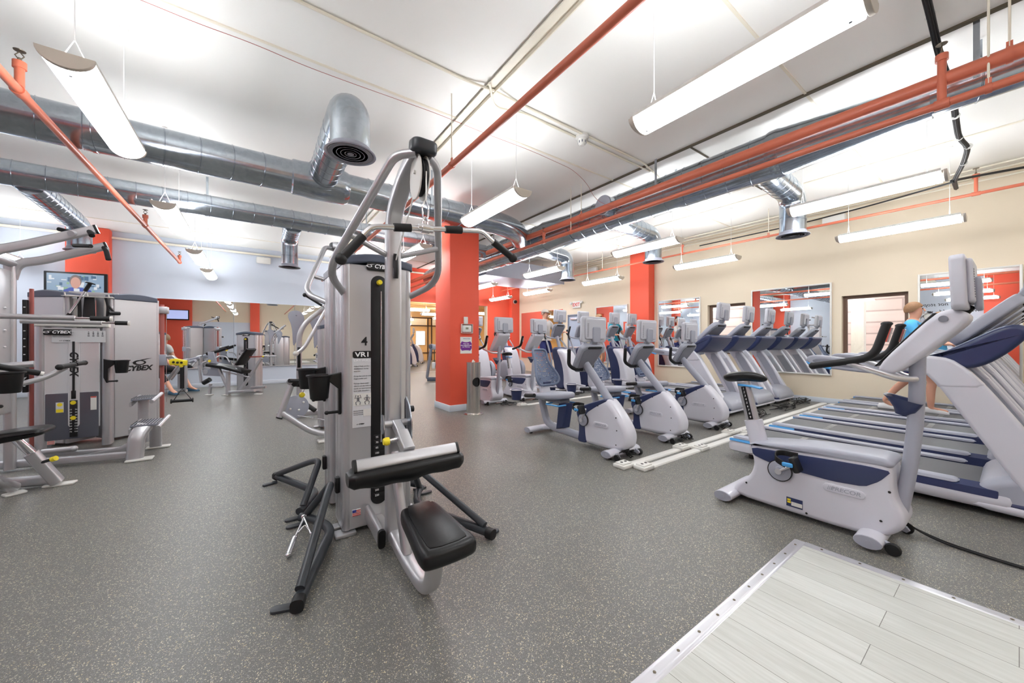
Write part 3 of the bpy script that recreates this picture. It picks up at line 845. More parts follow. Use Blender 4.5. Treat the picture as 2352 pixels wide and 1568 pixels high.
clone(P0, 'added fill pendant behind the glazed band of the far room', (7.6, 22.75, 2.3), R(90))  # added to light the otherwise dark space behind the glazing
b = B(); b.box((11.6, 2.2, 1.5), (0.22, 0.22, 3.0)); struct('column_corridor', b, m_ceil)
# ------------------------------------------------------------------ strength machines
def emblem(parent, c, s, m, rot, name='emblem'):
    """swoosh with an eye-shaped ring: crescent polygons"""
    M = Matrix.Translation(c) @ Euler(rot).to_matrix().to_4x4() @ Matrix.Scale(s, 4)
    b = B()
    def strip(outer, inner):
        n = len(outer)
        for i in range(n - 1):
            b.quad(*[tuple(M @ V((p[0], p[1], 0))) for p in (outer[i], outer[i + 1], inner[i + 1], inner[i])])
    N = 22
    o1, i1 = [], []
    for k in range(N + 1):      # ring
        a = 2 * PI * k / N
        o1.append((0.42 * math.cos(a), 0.20 * math.sin(a) - 0.02)); i1.append((0.25 * math.cos(a) + 0.03, 0.125 * math.sin(a) - 0.015))
    strip(o1, i1)
    o2, i2 = [], []
    for k in range(N + 1):      # swoosh
        t = k / N
        o2.append((-0.55 + 1.35 * t, -0.02 + 0.33 * math.sin(t * PI * 0.5))); i2.append((-0.55 + 1.35 * t, -0.02 + 0.33 * math.sin(t * PI * 0.5) - 0.075 * math.sin(PI * t) - 0.004))
    strip(o2, i2)
    b.out(name, m, parent)

def logo(parent, c, s, m, rot, off=(1, 0, 0)):
    """emblem followed by the maker's lettering on one line"""
    o = V(off)
    emblem(parent, tuple(V(c) - o * s * 1.45), s * 0.95, m, rot)
    text('CYBEX', s * 0.78, tuple(V(c) + o * s * 0.45), rot, m, parent, shear=0.2, bold=s * 0.022)

def tower(t, cx, y, w, dep, h, num=None, plate=True, slot=True, back=False, z0=0.03, slx=0.0, sz=(0.15, None)):
    """weight-stack tower, front face at local y, facing -Y"""
    b = B(); b.shell(rrect(w - 0.07, h - z0 - 0.04, 0.006).copy() and [(cx + u, z0 + (h - z0 - 0.04) / 2 + v) for u, v in rrect(w - 0.07, h - z0 - 0.04, 0.006)], y + 0.004, y + 0.03, 0.004, 'Y'); b.out('front_panel', m_panel, t)
    b = B(); b.box((cx, y + dep - 0.02, (z0 + h) / 2), (w - 0.07, 0.02, h - z0 - 0.05), 0.004); b.out('rear_panel', m_panel, t)
    for s in (-1, 1):
        b = B()
        x = cx + s * (w / 2 - 0.024)
        b.tube([(x, y + dep / 2, z0), (x, y + dep / 2, h - 0.03)], prof=rrect(0.048, dep, 0.022, 4), up=(1, 0, 0))
        for q in (0.28, 0.72): b.box((x + s * 0.022, y + dep * q, (z0 + h) / 2), (0.008, 0.03, h - z0 - 0.05), 0.003)
        b.out('side_post', m_silver, t)
        b = B(); b.box((x + s * 0.03, y + dep * 0.5, 0.012), (0.12, 0.07, 0.02), 0.006); b.cyl((x, y + dep / 2, 0.01), (x, y + dep / 2, z0 + 0.02), 0.02); b.out('foot', m_silver, t)
    arch = [(-w / 2 - 0.004, h - 0.05), (-w / 2 - 0.004, h)] + [(w * (i / 10 - 0.5), h + 0.036 * math.sin(PI * i / 10)) for i in range(1, 10)] + [(w / 2 + 0.004, h), (w / 2 + 0.004, h - 0.05)] + [(w * (0.5 - i / 10) * 0.98, h - 0.05 + 0.03 * math.sin(PI * i / 10)) for i in range(1, 10)]
    b = B(); b.shell([(cx + u, v) for u, v in arch], y - 0.014, y + dep + 0.012, 0.012, 'Y'); b.out('top_cap', m_slate, t)
    if plate:
        b = B(); b.shell([(cx + u, h - 0.045 + v) for u, v in rrect(w * 0.36, 0.05, 0.014)], y - 0.018, y + 0.004, 0.004, 'Y'); pl = b.out('name_plate', m_black, t)
        logo(pl, (cx, y - 0.0195, h - 0.045), 0.045, m_wink, FY)
    if slot:
        zt = sz[1] or h - 0.1
        sw = 0.10
        b = B(); b.shell([(cx + slx + u, (sz[0] + zt) / 2 + v) for u, v in rrect(sw, zt - sz[0], sw * 0.48, 6)], y - 0.003, y + 0.01, 0.003, 'Y'); sl = b.out('weight_slot', m_black, t)
        b = B(); b.cyl((cx + slx + 0.012, y - 0.006, sz[0] + 0.4), (cx + slx + 0.012, y - 0.006, zt - 0.1), 0.004); b.out('guide_rod', m_chrome, sl)
        b = B(); b.lathe([(0, 0), (0.017, 0), (0.017, 0.02), (0.013, 0.03), (0, 0.03)], (cx + slx, y - 0.002, zt - 0.045), rot=(R(90), 0, 0), n=16); b.out('latch_knob', m_yellow, sl)
        n = 12
        for i in range(n):
            b = B(); b.box((cx + slx, y - 0.003, sz[0] + 0.06 + i * 0.034), (0.07, 0.006, 0.03), 0.002); wp = b.out('weight_plate', m_rubber, sl)
            text(str(220 - 15 * i), 0.017, (cx + slx - 0.014, y - 0.0068, sz[0] + 0.06 + i * 0.034), FY, m_wink, wp)
    if num:
        xx = cx - w * 0.235
        text(num, 0.075, (xx + 0.012, y + 0.0025, h * 0.695), FY, m_ink, t, bold=0.0015)
        zc = h * 0.648
        b = B(); b.shell([(xx + u, zc + v) for u, v in rrect(0.115, 0.045, 0.012)], y - 0.001, y + 0.005, 0, 'Y'); p2 = b.out('number_plate', m_black, t)
        text('VR1', 0.042, (xx, y - 0.002, zc - 0.001), FY, m_wink, p2, sx=1.25, bold=0.001)
        zc = h * 0.51
        b = B(); b.shell([(xx + u, zc + v) for u, v in rrect(0.12, 0.44, 0.004)], y + 0.001, y + 0.006, 0, 'Y'); p3 = b.out('placard', m_label, t)
        if num == '4': text('LAT PULL', 0.019, (xx, y, zc + 0.2), FY, m_wink, p3, sx=1.3)
        lines = (('Adjust thigh pad for', 'stabilization during', 'exercise.', '', 'Grasp bar and sit with', 'thighs under pad.', '', 'Pull bar down until', 'elbows are by sides and', 'hands are approximately', 'level with shoulders.') if num == '4' else ('Adjust back pad and', 'lower roller pad.', '', 'Sit with knees at', 'the machine pivot.', '', 'Press down slowly', 'and return.'))
        for i, s in enumerate(lines):
            if s: text(s, 0.0115, (xx - 0.052, y, zc + 0.165 - i * 0.0155), FY, m_labeldk, p3, align='LEFT')
        b = B(); b.box((xx, y, zc - 0.045), (0.11, 0.002, 0.075)); pic = b.out('picture', m_plate, p3)
        b = B()
        for s, up in ((-0.027, 0.03), (0.027, -0.004)):
            c = (xx + s, y - 0.0015, zc - 0.045)
            b.ball((c[0], c[1], c[2] + 0.022), (0.005, 0.0006, 0.006), 5)
            b.box((c[0], c[1], c[2] + 0.003), (0.014, 0.001, 0.024))
            for q in (-1, 1):
                b.tube([(c[0] + q * 0.006, c[1], c[2] + 0.012), (c[0] + q * 0.018, c[1], c[2] + 0.008), (c[0] + q * 0.012, c[1], c[2] + up)], 0.0022, n=5)
                b.tube([(c[0] + q * 0.004, c[1], c[2] - 0.01), (c[0] + q * 0.014, c[1], c[2] - 0.016), (c[0] + q * 0.01, c[1], c[2] - 0.032)], 0.0026, n=5)
        b.out('figure', m_labeldk, p3)
        b = B(); b.box((xx + 0.03, y, zc - 0.13), (0.05, 0.0015, 0.045)); b.out('picture', m_plate, p3)
        for i in range(3): text('Warning notice text', 0.007, (xx - 0.054, y, zc - 0.115 - i * 0.012), FY, m_labeldk, p3, align='LEFT')
        logo(p3, (xx - 0.012, y, zc - 0.2), 0.013, m_ink, FY)

def cup_holder(t, c, s=-1, name='cup_holder'):
    """deep black plastic cup on a bracket; c = top centre, s = side the bracket is NOT on"""
    x, y, z = c
    b = B(); b.lathe([(0.001, -0.135), (0.046, -0.135), (0.05, -0.13), (0.062, 0.0), (0.072, 0.004), (0.072, 0.012), (0.060, 0.012), (0.058, 0.0), (0.046, -0.125), (0.001, -0.125)], c, n=24)
    o = b.out(name, m_black, t)
    b = B(); b.shell([(x - s * 0.05, z - 0.03), (x - s * 0.05, z + 0.01), (x - s * 0.11, z + 0.02), (x - s * 0.14, z + 0.03), (x - s * 0.14, z - 0.18), (x - s * 0.118, z - 0.24), (x - s * 0.105, z - 0.24), (x - s * 0.105, z - 0.08)], y - 0.022, y + 0.022, 0.006, 'Y')
    b.cyl((x - s * 0.108, y, z - 0.225), (x - s * 0.04, y, z - 0.225), 0.009, n=10); b.ball((x - s * 0.04, y, z - 0.225), 0.013, 6)
    b.out('bracket', m_black, o)

def lat_pull(label, loc, rz, cup_side, num='4', full=True):
    t = thing('lat_pulldown', label, 'gym machine', loc, rz, 'lat pulldown stations standing back to back')
    y0 = -0.31
    tower(t, 0, y0, 0.43, 0.27, 1.725, num=num)
    cup_holder(t, (cup_side * 0.335, y0 + 0.07, 0.985), cup_side)
    # flag sticker low on the panel
    b = B(); b.box((-0.137, y0 + 0.002, 0.13), (0.05, 0.004, 0.038)); f = b.out('flag_sticker', m_plate, t)
    b = B()
    for i in range(4): b.box((-0.137, y0 - 0.0006, 0.113 + i * 0.0095), (0.048, 0.001, 0.0045))
    b.out('stripes', m_redink, f)
    b = B(); b.box((-0.15, y0 - 0.001, 0.14), (0.022, 0.0015, 0.017)); b.out('canton', m_blueink, f)
    # post that bends forward over the seat
    b = B(); b.tube([(0, -0.60, 0.06), (0, -0.60, 1.93), (0, -0.82, 2.085), (0, -1.02, 2.13)], prof=rrect(0.085, 0.07, 0.018), up=(1, 0, 0), fil=0.12, fs=7); b.out('post', m_silver, t)
    b = B(); b.shell(rrect(0.125, 0.10, 0.035, 5), -0.028, 0.032, 0.014, 'Z', m=Matrix.Translation((0, -1.06, 2.125)) @ Euler((R(8), 0, 0)).to_matrix().to_4x4()); b.out('head_cap', m_leg, t)
    # guard tubes
    for s in (-1, 1):
        b = B(); b.tube([(s * 0.03, -1.05, 2.10), (s * 0.11, -0.98, 2.095), (s * 0.33, -0.50, 1.59), (s * 0.20, -0.26, 1.50)], 0.021, 0.13, n=14, fs=8); b.out('guard_tube', m_grey if False else m_silver, t)
        b = B(); b.cyl((s * 0.04, -0.60, 1.70), (s * 0.245, -0.68, 1.76), 0.016); b.out('cross_brace', m_silver, t)
    # pulley
    b = B(); b.lathe([(0, -0.012), (0.088, -0.012), (0.08, -0.004), (0.08, 0.004), (0.088, 0.012), (0, 0.012)], (0.0, -1.02, 2.0), 'X', 28); b.out('pulley', m_rubber, t)
    for s in (-1, 1):
        b = B(); b.shell([(-1.02 + 0.075 * math.cos(2 * PI * i / 20), 2.0 + 0.11 * math.sin(2 * PI * i / 20)) for i in range(20)], s * 0.02 - 0.004, s * 0.02 + 0.004, 0.002, 'X')
        b.lathe([(0, 0), (0.01, 0), (0.01, 0.012), (0, 0.012)], (s * 0.022 if s > 0 else -0.034, -1.02, 2.02), 'X', 8); b.out('pulley_cover', m_plate, t)
    b = B(); b.cyl((0, -1.10, 2.0), (0, -1.10, 1.86), 0.004, n=6); b.cyl((0.0, -0.96, 1.96), (0, -0.65, 1.66), 0.004, n=6); b.out('pull_cable', m_cable, t)
    b = B(); b.tube([(0, -0.648, 1.62), (0, -0.652, 1.70)], prof=rrect(0.028, 0.012, 0.005), up=(1, 0, 0)); b.tube([(0, -0.655, 1.66), (0, -0.66, 1.60), (0, -0.655, 1.56)], 0.014, 0.02, n=10); b.out('cable_grommet', m_black, t)
    if not full:
        lat_legs(t); return t
    # thigh pad on its adjustable arm
    b = B(); b.cyl((-0.075, -0.655, 0.735), (0.075, -0.655, 0.735), 0.02, n=12); b.tube([(0, -0.66, 0.735), (0, -0.79, 0.675)], prof=rrect(0.05, 0.05, 0.008), up=(1, 0, 0)); b.out('pad_arm', m_silver, t)
    b = B(); b.tube([(0, -0.75, 0.695), (0, -0.86, 0.625)], prof=rrect(0.062, 0.062, 0.008), up=(1, 0, 0)); b.out('arm_sleeve', m_silver, t)
    b = B(); b.cyl((-0.03, -0.78, 0.675), (-0.085, -0.79, 0.675), 0.011); kn = b.out('pin_stem', m_chrome, t)
    b = B(); b.lathe([(0, 0), (0.02, 0), (0.022, 0.015), (0.016, 0.03), (0, 0.03)], (-0.08, -0.79, 0.675), rot=(0, R(-90), 0), n=16); b.out('pin_knob', m_yellow, kn)
    b = B(); b.shell([(-0.62, 0.66), (-0.62, 0.86), (-0.645, 0.88), (-0.70, 0.83), (-0.74, 0.74), (-0.73, 0.65), (-0.66, 0.62)], 0.06, 0.068, 0.002, 'X'); b.out('index_plate', m_galv, t)
    b = B(); b.shell([(-0.62, 0.70), (-0.63, 0.79), (-0.67, 0.79), (-0.69, 0.71), (-0.65, 0.68)], -0.078, -0.07, 0.002, 'X'); b.out('pivot_plate', m_galv, t)
    b = B(); b.lathe([(0, 0), (0.018, 0), (0.018, 0.03), (0, 0.03)], (0.066, -0.67, 0.81), 'X', 14); b.out('index_bumper', m_black, t)
    b = B(); b.tube([(-0.265, -0.875, 0.60), (0.265, -0.875, 0.60)], prof=rrect(0.06, 0.04, 0.012), up=(0, 0.5, 0.9)); bar = b.out('pad_bracket', m_silver, t)
    for s in (-1, 1):
        b = B(); b.tube([(s * 0.262, -0.875, 0.60), (s * 0.276, -0.875, 0.60)], prof=rrect(0.064, 0.044, 0.014), up=(0, 0.5, 0.9)); b.out('end_plug', m_black, bar)
    b = B()
    N = 24
    prof = chaikin([(-0.055, 0.035), (0.055, 0.045), (0.065, -0.02), (0.03, -0.06), (-0.04, -0.06), (-0.065, -0.01)], 2)
    rings = []
    for i in range(N + 1):
        x = -0.30 + 0.60 * i / N
        e = 1 - 0.35 * max(0, (abs(x) - 0.27) / 0.03) ** 2
        wv = 0.004 * math.sin(i * 0.9) + 0.006 * math.sin(i * 0.37 + 1)
        rings.append([(x, -0.868 + u * e, 0.545 + v * e + (wv if v < 0 else 0)) for u, v in prof])
    b.loft(rings); b.out('thigh_pad', m_vinyl, t)
    # seat and its bent tube
    b = B(); b.tube([(0, -0.56, 0.10), (0, -0.85, 0.045), (0, -1.17, 0.045), (0, -1.21, 0.33)], prof=rrect(0.075, 0.06, 0.022), up=(1, 0, 0), fil=0.13, fs=7); b.out('seat_tube', m_silver, t)
    b = B(); b.tube([(0.0, -0.62, 0.56), (0.0, -0.83, 0.07)], prof=rrect(0.045, 0.065, 0.015), up=(1, 0, 0)); b.out('seat_strut', m_silver, t)
    out = [(-0.095, -0.04), (-0.11, 0.13), (-0.13, 0.31), (-0.105, 0.345), (0.105, 0.345), (0.13, 0.31), (0.11, 0.13), (0.095, -0.04), (0.07, -0.06), (-0.07, -0.06)]
    M = Matrix.Translation((0.0, -1.06, 0.36)) @ Euler((R(-6), 0, R(180))).to_matrix().to_4x4()
    pl = chaikin(out, 2)
    b = B(); b.shell([(u, v - 0.02) for u, v in pl], -0.045, 0.035, 0.03, 'Z', 4, M); seat = b.out('seat', m_vinyl, t)
    b = B(); b.shell(chaikin([(-0.072, -0.06), (-0.09, 0.25), (-0.08, 0.29), (0.08, 0.29), (0.09, 0.25), (0.072, -0.06), (0.0, -0.07)], 1), 0.033, 0.038, 0.003, 'Z', 2, M); b.out('seat_top', m_vinyl, seat)
    b = B(); b.box((0, -1.17, 0.305), (0.12, 0.2, 0.012), 0.003); b.out('seat_mount', m_silver, t)
    # base stub with pulley housing beside the post
    b = B(); b.tube([(-0.075, -0.33, 0.12), (-0.075, -0.63, 0.09)], prof=rrect(0.035, 0.10, 0.016), up=(1, 0, 0)); st = b.out('base_stub', m_silver, t)
    b = B(); b.tube([(-0.075, -0.625, 0.09), (-0.075, -0.645, 0.088)], prof=rrect(0.04, 0.108, 0.018), up=(1, 0, 0)); b.out('end_plug', m_black, st)
    b = B(); b.box((-0.03, -0.45, 0.06), (0.10, 0.28, 0.05), 0.01); b.out('base_bracket', m_silver, t)
    lat_legs(t)
    # light pad under the tower
    b = B(); b.box((-0.2, -0.29, 0.012), (0.12, 0.09, 0.022), 0.006); b.out('base_pad', m_silver, t)
    return t
def lat_legs(t):
    for s in (-1, 1):
        b = B()
        b.tube([(s * 0.41, 0.015, 0.05), (s * 0.36, -0.05, 0.055), (s * 0.265, -0.27, 0.055), (s * 0.50, -0.86, 0.045)], 0.027, 0.16, n=12)
        b.tube([(s * 0.385, -0.02, 0.07), (s * 0.26, -0.20, 0.31), (s * 0.30, -0.30, 0.285), (s * 0.49, -0.82, 0.075)], 0.022, 0.07, n=12)
        lg = b.out('leg', m_leg, t)
        b = B(); b.tube([(s * 0.494, -0.845, 0.043), (s * 0.508, -0.89, 0.042)], prof=rrect(0.06, 0.055, 0.02), up=(0, 0, 1)); b.out('rubber_foot', m_rubber, lg)
        b = B(); b.shell(rrect(0.11, 0.045, 0.02), 0.0, 0.014, 0.003, 'Z', m=Matrix.Translation((s * 0.55, -0.81, 0)) @ Matrix.Rotation(s * 0.3, 4, 'Z')); b.out('floor_tab', m_leg, lg)
        b = B(); b.shell(rrect(0.11, 0.045, 0.02), 0.0, 0.014, 0.003, 'Z', m=Matrix.Translation((s * 0.44, 0.005, 0))); b.out('floor_tab', m_leg, lg)
        b = B(); b.box((s * 0.228, -0.20, 0.29), (0.028, 0.05, 0.10), 0.008); b.out('mount_plate', m_black, lg)
lat_pull('silver lat pulldown with black seat facing the camera, number four', (0.66, 2.72, 0), 0, -1)
lat_pull('silver lat pulldown standing behind and back to back with number four', (0.66, 2.84, 0), PI, 1, num='5', full=False)

# lat bar hanging from the front cable
t = thing('lat_bar', 'chrome lat pull bar with black grips hanging above the black seat', 'exercise bar', (0.655, 1.62, 1.73), R(-4))
rl = R(-7)
Mx = Matrix.Rotation(rl, 3, 'Y')
def rp(*p): return [tuple(Mx @ V(q)) for q in p]
b = B(); b.tube(rp((-0.37, 0, -0.13), (-0.285, 0, -0.045), (-0.24, 0, 0), (0.3, 0, 0), (0.345, 0, -0.045), (0.46, 0, -0.13)), 0.0125, 0.06, n=12); b.out('bar', m_chrome, t)
for p, q in (((-0.38, 0, -0.14), (-0.28, 0, -0.042)), ((-0.145, 0, 0), (-0.068, 0, 0)), ((0.1, 0, 0), (0.185, 0, 0)), ((0.36, 0, -0.055), (0.47, 0, -0.138))):
    b = B(); p_, q_ = rp(p, q); b.tube([p_, q_], 0.0185, n=14)
    if abs(p[2]) > 0.03 or abs(q[2]) > 0.03:
        e = p_ if p[0] < 0 else q_
        b.ball(e, 0.025, 8)
    b.out('grip', m_rubber, t)
b = B(); b.lathe([(0, -0.035), (0.017, -0.035), (0.017, -0.02), (0.022, -0.018), (0.022, 0.018), (0.017, 0.02), (0.017, 0.035), (0, 0.035)], (0, 0, 0), 'X', 16); b.tube([(-0.012, 0, 0.01), (-0.012, 0, 0.04), (0, 0, 0.055), (0.012, 0, 0.04), (0.012, 0, 0.01)], 0.006, 0.01, n=8); b.out('swivel', m_chrome, t)
b = B(); b.tube([(-0.012, 0, 0.05), (-0.016, 0, 0.1), (0, 0, 0.135), (0.016, 0, 0.1), (0.012, 0, 0.05), (0, 0, 0.042)], 0.0042, 0.012, n=8, closed=True); b.out('carabiner', m_chrome, t)

# double handle hung on the charcoal leg
t = thing('double_row_bar', 'chrome double row handle hanging on the charcoal leg', 'handle', (0.255, 2.60, 0.0))
b = B(); b.tube([(0, 0, 0.10), (-0.075, -0.16, 0.03)], 0.006); b.tube([(0, 0, 0.10), (0.03, -0.17, 0.03)], 0.006); b.tube([(-0.04, -0.10, 0.06), (0.0, -0.06, 0.08), (0.015, -0.1, 0.06)], 0.005, 0.02); b.lathe([(0.012, -0.004), (0.016, 0), (0.012, 0.004)], (0, 0.005, 0.10), 'Y', 12); b.out('yoke', m_chrome, t)
for p, q in (((-0.062, -0.15, 0.06), (-0.10, -0.245, 0.017)), ((0.03, -0.16, 0.055), (0.0, -0.265, 0.017))):
    b = B(); b.tube([p, q], 0.014, n=12); b.ball(q, 0.016, 6); b.ball(p, 0.015, 6); b.out('grip', m_chrome, t)

# ------------------------------------------------------------------ functional trainer at the left
t = thing('functional_trainer', 'twin tower functional trainer with black maker lettering, left of the blue mirrors', 'gym machine', (-1.57, 6.7, 0))
org = V((-1.57, 6.7, 0))
def side_tower(px, py, ang, lettering):
    M = Matrix.Translation((px, py, 0)) @ Matrix.Rotation(ang, 4, 'Z')
    w, dep, h = 0.42, 0.3, 1.74
    b = B(); b.shell([(u, 0.03 + (h - 0.03) / 2 + v) for u, v in rrect(w, h - 0.03, 0.02)], 0.0, dep, 0.012, 'Y', 3, M); tw = b.out('tower', m_panel, t)
    arch = [(-w / 2 - 0.005, h - 0.03), (-w / 2 - 0.005, h + 0.025)] + [(w * (i / 10 - 0.5), h + 0.025 + 0.03 * math.sin(PI * i / 10)) for i in range(1, 10)] + [(w / 2 + 0.005, h + 0.025), (w / 2 + 0.005, h - 0.03)]
    b = B(); b.shell(arch, -0.012, dep + 0.012, 0.012, 'Y', 3, M); b.out('top_cap', m_slate, tw)
    for s in (-1, 1):
        b = B(); b.tube([tuple(M @ V((s * (w / 2 + 0.01), dep / 2, 0.03))), tuple(M @ V((s * (w / 2 + 0.01), dep / 2, h)))], prof=rrect(0.05, dep * 0.95, 0.022), up=tuple(M.to_3x3() @ V((1, 0, 0)))); b.out('side_post', m_silver, tw)
    if lettering:
        e = M.to_euler(); rot = (R(90), 0, e.z)
        text('CYBEX', 0.088, tuple(M @ V((0.015, -0.003, 0.86))), rot, m_ink, tw, shear=0.22, bold=0.004)
        emblem(tw, tuple(M @ V((0.03, -0.003, 0.935))), 0.16, m_ink, rot)
    return tw
side_tower(0.36, -0.22, R(37), True)
side_tower(-0.37, -0.22, R(-37), False)
b = B(); b.box((-0.44, -0.46, 1.15), (0.035, 0.05, 1.0), 0.004); sc_ = b.out('selector_column', m_black, t)
b = B()
for i in range(11): b.box((-0.44, -0.4865, 0.72 + i * 0.085), (0.014, 0.003, 0.01))
b.out('hole_print', m_wink, sc_)
b = B(); b.box((-0.405, -0.44, 0.9), (0.03, 0.03, 1.75), 0.004); b.out('guide_post', m_redpost, t)
b = B(); b.tube([(-0.2, -0.2, 1.765), (0.2, -0.2, 1.765)], prof=rrect(0.06, 0.05, 0.015), up=(0, 0, 1)); b.out('crossbar', m_silver, t)
for s in (-1, 1):
    x = s * 0.47
    b = B(); b.tube([(x, 0.62, 0.05), (x, 0.62, 1.74)], 0.025, n=14); b.out('guide_post', m_redpost if s > 0 else m_chrome, t)
    b = B(); b.cyl((x - 0.05 * s, 0.64, 0.05), (x - 0.05 * s, 0.64, 1.7), 0.008); b.cyl((x + 0.04 * s, 0.66, 0.3), (x + 0.04 * s, 0.66, 1.66), 0.003); b.out('guide_rod', m_chrome, t)
    b = B(); b.box((x, 0.62, 1.66), (0.14, 0.12, 0.1), 0.01); b.out('upper_bracket', m_silver, t)
    b = B(); b.box((s * 0.40, 0.3, 0.05), (0.12, 0.8, 0.06), 0.012); b.out('base_rail', m_silver, t)
    b = B(); b.box((s * 0.38, 0.35, 1.70), (0.06, 0.6, 0.05), 0.01); b.out('top_rail', m_silver, t)
    b = B(); b.box((x, 0.62, 0.93), (0.1, 0.11, 0.16), 0.012); cg = b.out('carriage', m_lgrey, t)
    b = B(); b.tube([(x + 0.03, 0.62, 0.97), (x + 0.12, 0.6, 0.98), (x + 0.16, 0.58, 0.93)], 0.02, 0.04, n=12); b.cyl((x + 0.16, 0.58, 0.94), (x + 0.16, 0.58, 0.84), 0.024); b.out('carriage_arm', m_silver, cg)
b = B(); b.tube([(0.56, 0.56, 0.89), (0.61, 0.55, 0.90), (0.70, 0.53, 0.885), (0.76, 0.52, 0.88)], prof=rrect(0.1, 0.035, 0.016), up=(0, 0, 1), fil=0.04, taper=lambda q: 1.05 - 0.5 * abs(q - 0.45)); sw = b.out('swivel_pulley', m_yellow, t)
b = B()
for x, z, y in ((0.605, 0.895, 0.551), (0.65, 0.888, 0.541), (0.695, 0.886, 0.532)): b.lathe([(0, -0.024), (0.016, -0.024), (0.016, 0.024), (0, 0.024)], (x, y, z), 'Y', 14)
b.out('pulley_opening', m_black, sw)
b = B(); b.box((0.69, 0.535, 0.835), (0.045, 0.03, 0.04), 0.01); b.out('pulley_nose', m_yellow, sw)
t = thing('stirrup_strap', 'black stirrup handle hanging from the yellow swivel pulley', 'handle', (-0.87, 7.235, 0.34))
b = B(); b.cyl((0, 0, 0.56), (0, 0, 0.48), 0.012, n=10); b.lathe([(0.016, -0.004), (0.021, 0), (0.016, 0.004)], (0, 0, 0.52), 'Y', 12); b.out('clip', m_chrome, t)
b = B(); b.tube([(0, 0, 0.47), (0, 0, 0.16)], prof=rrect(0.05, 0.014, 0.005), up=(1, 0, 0)); b.tube([(-0.09, 0, 0.0), (0, 0, 0.16), (0.1, 0, 0.0)], prof=rrect(0.03, 0.01, 0.004), up=(0, 1, 0)); b.out('strap', m_rubber, t)
b = B(); b.tube([(-0.12, 0, -0.02), (0.12, 0, -0.02)], 0.022, n=14); b.lathe([(0, -0.006), (0.034, -0.006), (0.034, 0.006), (0, 0.006)], (0.12, 0, -0.02), 'X', 14); b.lathe([(0, -0.006), (0.034, -0.006), (0.034, 0.006), (0, 0.006)], (-0.12, 0, -0.02), 'X', 14); b.out('grip', m_rubber, t)
# straps and handles hanging on the trainer's crossbar
t = thing('accessory_rack', 'white hook rack with hanging black straps between the trainer towers', 'rack', (-1.57, 6.36, 1.68))
b = B(); b.box((0, 0, 0.045), (0.4, 0.03, 0.012), 0.003); b.box((0, -0.05, 0.04), (0.4, 0.1, 0.006), 0.002)
for x in (-0.17, 0, 0.17): b.tube([(x, -0.09, 0.04), (x, -0.1, 0.075)], 0.006)
b.out('rack_plate', m_plate, t)
b = B()
for x in (-0.12, 0.12): b.cyl((x, 0.02, 0.02), (x, 0.02, -0.42), 0.018)
b.out('rack_post', m_plate, t)
for lab, pts, r in (('black braided triceps rope hanging left on the hook rack', [(-0.08, -0.03, 0.04), (-0.075, -0.03, -0.15), (-0.085, -0.03, -0.36)], 0.016), ('wide black belt strap hanging in the middle of the rack', [(0.0, -0.03, 0.04), (0.0, -0.04, -0.12), (0.0, -0.035, -0.33)], 0.05), ('black strap with ring handle hanging right on the rack', [(0.13, -0.03, 0.04), (0.15, -0.03, -0.06), (0.135, -0.03, -0.3)], 0.012)):
    b = B()
    w_ = thing('hanging_strap', lab, 'strap', (-1.57, 6.36, 1.68), 0, 'straps hanging on the hook rack')
    if r == 0.05: b.tube(pts, prof=rrect(0.1, 0.02, 0.008), up=(1, 0, 0), taper=lambda q: 0.8 + 0.3 * q)
    else: b.tube(pts, r, 0.05, n=10)
    if r == 0.012: b.tube([(0.15, -0.03, -0.05), (0.2, -0.03, -0.13)], 0.01); b.tube([(0.16, -0.06, -0.14), (0.24, 0.0, -0.14)], 0.022)
    b.out('strap', m_rubber, w_)
t = thing('chrome_row_bar', 'straight chrome handle with black ends leaning across the hook rack', 'handle', (-1.57, 6.3, 1.68))
b = B(); b.tube([(-0.19, 0, -0.26), (-0.01, -0.03, 0.12)], 0.013); b.out('shaft', m_chrome, t)
b = B(); b.tube([(-0.02, -0.03, 0.1), (0.02, -0.035, 0.19)], 0.019); b.lathe([(0, 0), (0.04, 0), (0.042, 0.01), (0, 0.02)], (0.022, -0.035, 0.19), rot=(0, R(15), 0), n=16); b.out('grip', m_rubber, t)
b = B(); b.tube([(-0.2, 0, -0.29), (-0.14, -0.005, -0.16)], 0.02); b.out('grip', m_rubber, t)

# ------------------------------------------------------------------ assisted chin and dip machine
t = thing('chin_dip_machine', 'assisted chin and dip machine with clear shield and steps, far left', 'gym machine', (-1.5, 5.5, 0))
def W(*p): return [(x + 1.5, y - 5.5, z) for x, y, z in p]
b = B(); b.shell([(-1.61 + 1.5 + u, 0.80 + v) for u, v in rrect(0.40, 1.10, 0.01)], 0.50, 0.53, 0.006, 'Y'); b.out('shield', m_clearpanel, t)
b = B(); b.shell([(-0.11 + u, 0.39 + v) for u, v in rrect(0.385, 0.50, 0.01)], 0.493, 0.50, 0.002, 'Y'); b.out('smoked_panel', m_dkpanel, t)
for x in (-0.335, 0.135):
    b = B(); b.tube([(x, 0.58, 0.03), (x, 0.58, 1.42)], prof=rrect(0.075, 0.16, 0.03), up=(1, 0, 0)); b.out('side_post', m_silver, t)
arch = [(-0.37, 1.36), (-0.37, 1.41)] + [(-0.37 + 0.54 * i / 10, 1.41 + 0.05 * math.sin(PI * i / 10)) for i in range(1, 10)] + [(0.17, 1.41), (0.17, 1.36)]
b = B(); b.shell(arch, 0.46, 0.68, 0.015, 'Y'); b.out('top_cap', m_plate, t)
b = B(); b.shell([(-0.06 + u, 1.255 + v) for u, v in rrect(0.39, 0.13, 0.006)], 0.485, 0.50, 0.002, 'Y'); pc = b.out('placard', m_label, t)
